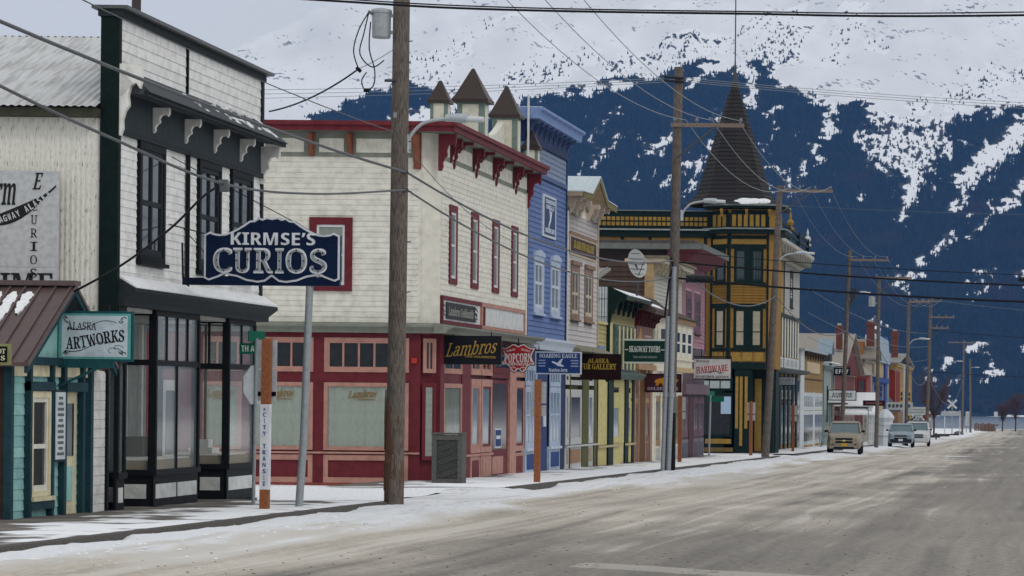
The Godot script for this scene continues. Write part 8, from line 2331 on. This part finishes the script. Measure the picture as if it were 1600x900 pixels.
func make_wires() -> void:
	var grey := flat("5b5e61", 0.5)
	var pale := flat("8d9294", 0.5)
	# near span, from a pole outside the frame to the large pole
	wire("thick black cable from the upper left edge to the large pole", sag(Vector3(-12.0, 6.95, -16.0), Vector3(-11.95, 6.27, -59.3), 0.34), 0.024, grey)
	wire("lower cable sagging past the curio store windows to the large pole", curve([Vector3(-12.2, 7.2, -16.0), Vector3(-12.1, 6.1, -29.0), Vector3(-12.05, 5.6, -36.0), Vector3(-12.0, 5.33, -40.6), Vector3(-11.95, 5.12, -46.0), Vector3(-11.93, 5.36, -51.8), Vector3(-11.95, 5.94, -59.3)], 8), 0.02, grey)
	wire("thin wire crossing the curio store's false front", sag(Vector3(-12.3, 8.0, -16.0), Vector3(-12.1, 7.0, -59.3), 0.42), 0.009, grey)
	wire("black drop line from the cable splice down to the brown roofed art shop", curve([Vector3(-11.95, 5.12, -46.0), Vector3(-12.35, 4.95, -46.4), Vector3(-13.0, 4.5, -47.0), Vector3(-14.0, 4.0, -48.0), Vector3(-15.1, 3.62, -49.2)], 8), 0.018)
	var o := thing("cable_splice", "black coiled splice bundle hanging on the lower near cable", "cable fitting", Vector3(-11.95, 5.0, -46.0))
	for k in 6:
		var s := start()
		add_lathe(s, [[0.03, 0.0], [0.035, 0.05], [0.035, 0.13], [0.03, 0.18]], 8, Transform3D(Basis(Vector3.BACK, 0.15), Vector3(-0.08 + k * 0.03, 0.0, 0)))
		obj("coil", s, grey if k > 1 else black_cable(), o)
	wire("service drop from the transformer to the curio store's parapet", sag(Vector3(-12.86, 8.22, -59.3), Vector3(-15.5, 7.75, -63.2), 0.12), 0.016)
	wire("bare service wire from the transformer lead to the large pole", sag(Vector3(-12.86, 8.22, -59.3), Vector3(-12.2, 8.62, -59.4), 0.02), 0.008, pale)
	# along the second block
	wire("upper cable from the large pole to the tall conduit pole", sag(Vector3(-11.95, 6.27, -59.5), Vector3(-11.7, 6.52, -101.0), 0.62), 0.022, grey)
	wire("lower cable from the large pole to the tall conduit pole", sag(Vector3(-11.95, 5.94, -59.5), Vector3(-11.75, 5.98, -101.0), 0.72), 0.019, grey)
	wire("thin guy wire from the large pole to the blue shop", sag(Vector3(-11.95, 6.75, -59.5), Vector3(-15.3, 6.75, -96.0), 0.5), 0.008, grey)
	for k in 3:
		wire(["outermost", "middle", "innermost"][k] + " high wire from the large pole's crossarm to the tall conduit pole", sag(Vector3(-10.0 - k * 0.85, 11.35, -59.4), Vector3(-9.65 - k * 0.85, 11.05, -101.0), 0.85, 18), 0.01, pale, "high wires between crossarms")
		wire(["outermost", "middle", "innermost"][k] + " high wire from the tall conduit pole to the leaning pole", sag(Vector3(-9.65 - k * 0.85, 11.05, -101.0), Vector3(-9.6 - k * 0.9, 11.95, -145.0), 1.0, 18), 0.012, pale, "high wires between crossarms")
		wire(["outermost", "middle", "innermost"][k] + " high wire from the leaning pole to the slim dark pole", sag(Vector3(-9.6 - k * 0.9, 11.95, -145.0), Vector3(-8.95 - k * 0.9, 10.72, -187.0), 0.9, 18), 0.013, flat("5f6a78", 0.5), "high wires between crossarms")
		wire(["outermost", "middle", "innermost"][k] + " high wire from the slim dark pole to the three-armed pole", sag(Vector3(-8.95 - k * 0.9, 10.72, -187.0), Vector3(-8.7 - k * 0.7, 11.5, -286.0), 1.6, 18), 0.014, flat("5f6a78", 0.5), "high wires between crossarms")
	for k in [[101.0, -11.7, 6.52, 145.0, -12.05, 6.9, 0.9, "telephone cable sagging between the conduit pole and the leaning pole"], [145.0, -12.05, 6.9, 187.0, -11.3, 6.3, 0.9, "telephone cable sagging between the leaning pole and the slim dark pole"], [187.0, -11.3, 6.3, 212.0, -10.7, 5.9, 0.7, "short telephone cable from the slim dark pole to the pole with a transformer"], [212.0, -10.7, 5.9, 245.0, -10.0, 4.9, 1.0, "telephone cable from the far transformer pole to the pole with a pale conduit"], [245.0, -10.0, 4.9, 286.0, -9.8, 4.6, 1.2, "telephone cable from the pale-conduit pole to the three-armed pole"], [286.0, -9.8, 4.6, 500.0, -11.6, 6.0, 3.4, "deep loop of telephone cable from the three-armed pole to the far thin pole"]]:
		wire(k[7], sag(Vector3(k[1], k[2], -k[0]), Vector3(k[4], k[5], -k[3]), k[6]), 0.025, grey, "telephone cables along the street")
	# lines across the street
	for k in 2:
		wire(["upper", "lower"][k] + " of two close black lines crossing the top of the picture", curve([Vector3(-20.0, 8.8 - k * 0.05, -50.0), Vector3(-12.0, 8.4 - k * 0.04, -50.0), Vector3(-9.0, 8.26 - k * 0.04, -50.0), Vector3(-5.0, 8.22 - k * 0.035, -50.0), Vector3(0.0, 8.26 - k * 0.05, -50.0), Vector3(14.0, 8.7 - k * 0.05, -50.0)], 8), 0.012 + k * 0.008)
	for k in 3:
		var y: float = [6.95, 6.62, 6.1][k]
		wire(["thin upper", "thick middle", "thick lowest"][k] + " cable crossing the street from the tall conduit pole to the right edge", sag(Vector3(-11.55, y - 0.15, -101.0), Vector3(14.0, y - 0.75, -97.0), 0.45, 20), [0.014, 0.03, 0.036][k])
	o = thing("splice_case", "black cylindrical splice case hanging beside the tall conduit pole", "cable fitting", Vector3(-10.85, 5.94, -101.0))
	var s := start()
	add_tube(s, [Vector3(-0.44, 0, 0), Vector3(-0.4, 0, 0), Vector3(0.4, -0.02, 0), Vector3(0.44, -0.02, 0)], 0.12, 0.12, 12)
	obj("case", s, flat("25292b", 0.55), o)
	for k in [-0.42, -0.2, 0.0, 0.2, 0.42]:
		tube("band", o, flat("33383a", 0.5), [Vector3(k - 0.02, -0.01, 0), Vector3(k + 0.02, -0.01, 0)], 0.135, -1.0, 12)
	o = thing("splice_case", "black splice case on the cable at the right edge of the picture", "cable fitting", Vector3(-0.35, 5.92, -98.3))
	s = start()
	add_tube(s, [Vector3(-0.22, 0, 0), Vector3(-0.2, 0, 0), Vector3(0.4, -0.02, 0), Vector3(0.44, -0.02, 0)], 0.07, 0.07, 10)
	obj("case", s, flat("1c1e20", 0.55), o)
	for k in [-0.1, 0.3]:
		tube("band", o, flat("33383a", 0.5), [Vector3(k - 0.02, -0.01, 0), Vector3(k + 0.02, -0.01, 0)], 0.08, -1.0, 10)
	for k in 3:
		wire(["first", "second", "third"][k] + " thin line over the roofs to the top of the tall conduit pole", sag(Vector3(-36.0, 11.9 - k * 0.2, -101.0), Vector3(-11.6, 12.42 - k * 0.06, -101.0), 0.25, 16), 0.009, pale, "thin lines at the top of the conduit pole")
		wire(["first", "second", "third"][k] + " thin line from the top of the tall conduit pole to the right edge", sag(Vector3(-11.6, 12.42 - k * 0.06, -101.0), Vector3(14.0, 11.6 - k * 0.14, -101.0), 0.35, 16), 0.009, pale, "thin lines at the top of the conduit pole")
	for k in [[11.5, 10.2, 0.6, "upper thin line from the three-armed pole to the right edge"], [8.7, 7.8, 0.4, "middle line from the three-armed pole to the right edge"], [4.9, 4.4, 0.3, "lowest line from the three-armed pole to the right edge"]]:
		wire(k[3], sag(Vector3(-9.8, k[0], -286.0), Vector3(16.0, k[1], -280.0), k[2], 16), 0.025, flat("6a747e", 0.5) if k[0] == 11.5 else black_cable())
	for k in 3:
		wire(["highest", "middle", "lowest"][k] + " faint line from the white end wall across to the three-armed pole", sag(Vector3(-15.0, 9.5 - k * 1.6, -206.0), Vector3(-9.8, 8.4 - k * 1.2, -286.0), 0.8, 14), 0.016, flat("6a747e", 0.5), "faint lines beyond the tower building")
	wire("faint level line crossing the forest right of the leaning pole", sag(Vector3(-12.0, 11.1, -145.0), Vector3(16.0, 11.0, -145.0), 0.3, 16), 0.009, flat("6a747e", 0.5))

# ------------------------------------------------------------------ the end of the road
func bare_tree(label: String, at: Vector3, h: float, spread: float) -> void:
	var o := thing("bare_tree", label, "tree", at, 0.0, "bare trees by the shore")
	var bark := flat("4a3d37", 0.9)
	tube("trunk", o, bark, [Vector3(0, -0.2, 0), Vector3(0.05, h * 0.2, 0), Vector3(0.0, h * 0.42, 0)], 0.14, 0.1, 7)
	var s := start()
	var tw := start()
	for k in 34:
		var w := rng.randf() * TAU
		var b := Vector3(0, h * rng.randf_range(0.25, 0.42), 0)
		var e := Vector3(cos(w) * spread * rng.randf_range(0.4, 1.0), h * rng.randf_range(0.55, 1.0), sin(w) * spread * rng.randf_range(0.3, 0.9))
		var m := b.lerp(e, 0.5) + Vector3(0, -0.15 * h * rng.randf(), 0)
		add_tube(s, [b, m, e], 0.05, 0.015, 5, false)
		for q in 30:
			var f := rng.randf_range(0.35, 1.0)
			var p := m.lerp(e, f)
			add_tube(tw, [p, p + Vector3(rng.randf_range(-0.7, 0.7), rng.randf_range(0.0, 0.7), rng.randf_range(-0.6, 0.6)) * spread * 0.4], 0.022, 0.01, 3, false)
	obj("branches", s, bark, o)
	stuff(obj("twigs", tw, flat("5a4440", 0.9), o))

func make_road_end() -> void:
	var white := paint("c9cdd0", 0.5)
	var g := ground_y(480.0)
	var o := thing("crossing_sign", "white railway crossbuck on a thin post at the street's end", "railway sign", Vector3(-12.75, g, -480.0))
	tube("post", o, paint("9aa0a2"), [Vector3(0, -0.2, 0), Vector3(0, 5.4, 0)], 0.08)
	for k in [-0.75, 0.75]:
		box_in("crossbuck_blade", o, white, Vector3(-0.95, -0.15, 0.09 if k > 0 else 0.13), Vector3(0.95, 0.15, 0.12 if k > 0 else 0.16), Transform3D(Basis(Vector3.BACK, k), Vector3(0, 4.75, 0)))
	box("plate", o, paint("a9aeb0"), Vector3(-0.5, 3.0, 0.05), Vector3(0.5, 3.7, 0.1))
	box("flasher_bar", o, flat("3c3f42"), Vector3(-0.5, 3.72, 0.0), Vector3(0.5, 3.85, 0.08))
	o = thing("notice_board", "long pale board on white posts behind the railway crossbuck", "sign", Vector3(-13.0, g, -484.0))
	box("board", o, paint("a3a8aa"), Vector3(-1.6, 2.9, 0), Vector3(1.5, 3.65, 0.08))
	for k in [-1.0, 1.35]:
		box("post", o, white, Vector3(k - 0.08, -0.2, -0.1), Vector3(k + 0.08, 3.8, 0.0))
	o = thing("shore_boulder", "grey boulder lying beside the far thin pole", "boulder", Vector3(-11.9, g - 0.1, -487.0))
	var s := start()
	add_lathe(s, [[0.75, 0.0], [0.8, 0.3], [0.6, 0.65], [0.2, 0.85], [0.0, 0.86]], 9, Transform3D(Basis.from_scale(Vector3(1.05, 0.8, 0.8)), Vector3.ZERO), 0.4)
	obj("rock", s, stuff_mat("boulder", "68645d", 0.9, grain(), Vector3(1, 1, 1), 0.0, 0.8), o)
	box("snow_patch", o, snow(), Vector3(-0.3, 0.66, -0.2), Vector3(0.35, 0.7, 0.25))
	o = thing("end_sign", "small white sign on a post where the road meets the water", "sign post", Vector3(-7.05, ground_y(560.0), -560.0))
	tube("post", o, galvanised(), [Vector3(0, -0.2, 0), Vector3(0, 3.2, 0)], 0.06)
	box("plate", o, paint("c8ccd0"), Vector3(-0.35, 2.75, 0.06), Vector3(0.35, 3.6, 0.1))
	o = thing("equipment_box", "white upright box on the shore right of the far poles", "cabinet", Vector3(-11.6, ground_y(545.0), -545.0))
	box("cabinet", o, white, Vector3(-0.5, 1.2, 0), Vector3(0.4, 3.6, 0.5))
	box("door", o, paint("aab0b4"), Vector3(-0.35, 1.4, 0.5), Vector3(0.25, 3.4, 0.53))
	for k in [-0.4, 0.3]:
		box("leg", o, paint("8a9094"), Vector3(k - 0.07, -0.3, 0.1), Vector3(k + 0.07, 1.2, 0.3))
	o = thing("snow_fence", "low weathered brown fence along the shore beyond the crossing", "fence", Vector3(-11.0, ground_y(585.0), -585.0))
	for k in 12:
		box("board", o, [paint("6d5a4c"), paint("7a665a")][k % 2], Vector3(-0.4 + k * 0.32, -0.2, 0), Vector3(-0.12 + k * 0.32, 1.4 + 0.12 * sin(k * 1.7), 0.06))
	box("rail", o, paint("5d4a40"), Vector3(-0.4, 0.6, -0.06), Vector3(3.4, 0.75, 0.0))
	o = thing("debris_mound", "dark mound of timber and earth at the water's edge", "mound", Vector3(-9.1, ground_y(600.0) - 0.1, -600.0))
	s = start()
	add_lathe(s, [[1.5, 0.0], [1.3, 0.6], [0.8, 1.1], [0.2, 1.4], [0.0, 1.42]], 9, Transform3D(Basis.from_scale(Vector3(1.1, 1.0, 0.7)), Vector3.ZERO))
	obj("earth", s, stuff_mat("earth", "4b4238", 0.95, grain(), Vector3(0.8, 0.8, 0.8), 0.0, 0.9), o)
	for k in 5:
		tube("log", o, paint("6a5a4c"), [Vector3(-1.6 + k * 0.2, 0.3 + k * 0.2, 0.9), Vector3(1.0 + k * 0.25, 0.7 + 0.12 * k, 0.6 - k * 0.2)], 0.12)
	bare_tree("smaller bare reddish tree left of the pair by the shore", Vector3(-6.2, ground_y(590.0), -590.0), 5.6, 1.5)
	bare_tree("larger bare reddish tree, rightmost by the shore", Vector3(-3.75, ground_y(592.0), -592.0), 7.2, 2.3)
	bare_tree("bare brown tree behind the three-armed pole", Vector3(-13.6, ground_y(420.0), -420.0), 8.5, 2.6)
	o = thing("fence_rail", "low dark timber rails in the snow before the red shed", "fence", Vector3(-11.3, ground_y(330.0), -330.0))
	for k in 3:
		box("rail", o, paint("4c4742"), Vector3(-1.4 + k * 0.9, 0.25 + 0.1 * k, -k * 3.0), Vector3(1.3 + k * 0.9, 0.4 + 0.1 * k, -k * 3.0 + 0.15))
		box("post", o, paint("4c4742"), Vector3(-1.2 + k * 0.9, -0.3, -k * 3.0 - 0.1), Vector3(-1.05 + k * 0.9, 0.5 + 0.1 * k, -k * 3.0))
	o = thing("evergreen_shrub", "dark rounded evergreen shrub beside the far pale sign", "shrub", Vector3(-12.4, ground_y(318.0), -318.0))
	s = start()
	for k in 420:
		var v := Vector3(rng.randfn(), rng.randfn(), rng.randfn()).normalized() * pow(rng.randf(), 0.4)
		var c := Vector3(v.x * 1.2, 1.3 + v.y * 1.2, v.z * 1.0)
		var a := Vector3(rng.randf_range(-1, 1), rng.randf_range(-1, 1), rng.randf_range(-1, 1)).normalized() * 0.16
		var b := a.cross(Vector3(rng.randf_range(-1, 1), 1, rng.randf_range(-1, 1))).normalized() * 0.1
		face(s, [c - a, c + b, c + a, c - b], c - v)
	obj("foliage", s, flat("22302c", 0.9), o)
	tube("stem", o, flat("3a302a", 0.9), [Vector3(0, -0.2, 0), Vector3(0, 1.2, 0)], 0.08)
	# far shore: a strip of beach and low snowy banks under the mountain
	s = start()
	for k in 40:
		var a := -1400.0 + k * 55.0
		hexa(s, [Vector3(a, -9.0, -2590 + rng.randf_range(-8, 8)), Vector3(a + 56, -9.0, -2590), Vector3(a + 56, -9.0, -2640), Vector3(a, -9.0, -2640), Vector3(a, -7.0 + rng.randf_range(0, 2.0), -2605), Vector3(a + 56, -7.0, -2605), Vector3(a + 56, -1.0, -2640), Vector3(a, -1.0, -2640)])
	struct(obj("far_shore", s, snow()))
func build_light() -> void:
	var cam := Camera3D.new()
	cam.name = "camera"
	cam.position = Vector3(0, 2.0, 0)
	cam.rotation = Vector3(0, 0, 0.01)
	cam.projection = Camera3D.PROJECTION_FRUSTUM
	cam.near = 0.5
	cam.far = 9000.0
	cam.size = 0.5 * 900.0 / 4900.0
	cam.frustum_offset = Vector2(-818.0, 182.0) / 4900.0 * 0.5
	add_child(cam)
	cam.current = true
	# an overcast sky, brighter towards the zenith, with faint cloud
	var cl := noise(FastNoiseLite.TYPE_SIMPLEX_SMOOTH, 1.6, 4, 61)
	var sky_im := Image.create(512, 256, false, Image.FORMAT_RGBF)
	for j in 256:
		var el := PI * (0.5 - (j + 0.5) / 256.0)
		for i in 512:
			var az := TAU * (i + 0.5) / 512.0
			var p := Vector3(cos(el) * cos(az), sin(el), cos(el) * sin(az))
			var c := Vector3(0.87, 0.895, 0.91).lerp(Vector3(0.90, 0.915, 0.925), smoothstep(0.0, 0.9, p.y))
			c *= 1.0 + 0.12 * cl.get_noise_3d(p.x, p.y * 2.2, p.z)
			if el < 0.0:
				c = Vector3(0.45, 0.46, 0.48)
			sky_im.set_pixel(i, j, Color(c.x, c.y, c.z))
	var sky := Sky.new()
	var sm := PanoramaSkyMaterial.new()
	sm.panorama = ImageTexture.create_from_image(sky_im)
	sky.sky_material = sm
	var e := Environment.new()
	e.background_mode = Environment.BG_SKY
	e.sky = sky
	e.tonemap_mode = Environment.TONE_MAPPER_LINEAR
	e.tonemap_exposure = 0.9
	e.sdfgi_enabled = true
	e.ssao_enabled = true
	e.ssil_enabled = true
	e.fog_enabled = true
	e.fog_mode = Environment.FOG_MODE_EXPONENTIAL
	e.fog_density = 0.00009
	e.fog_light_color = Color(0.35, 0.575, 0.88)
	var we := WorldEnvironment.new()
	we.name = "environment"
	we.environment = e
	add_child(we)
	var sun := DirectionalLight3D.new()
	sun.name = "sun"
	sun.light_color = Color(1.0, 0.97, 0.93)
	sun.light_energy = 0.22
	sun.light_angular_distance = 14.0
	sun.shadow_enabled = true
	sun.position = Vector3(0, 40, 0)
	add_child(sun)
	sun.look_at_from_position(Vector3(0, 40, 0), Vector3(0, 40, 0) + Vector3(-0.6, -0.75, -0.6), Vector3.UP)

func _ready() -> void:
	rng.seed = 7
	build_light()
	build_ground()
	pavement("pavement", 26.0, 60.2, -0.12)
	pavement("pavement", 73.5, 150.5, 0.3)
	pavement("pavement", 162.0, 330.0, 0.35)
	build_mountain()
	make_curio_store()
	make_wall_signboard()
	make_art_shop()
	make_art_shop_signs()
	make_curios_sign()
	make_posts_on_corner()
	make_jewellers()
	make_jewellers_signs()
	make_blue_shop()
	make_white_shop()
	make_yellow_shop()
	make_brown_shop()
	make_cream_shop()
	make_pink_shop()
	make_corner_hotel()
	make_tan_shop()
	make_far_block()
	make_vehicles()
	make_poles()
	make_wires()
	make_road_end()
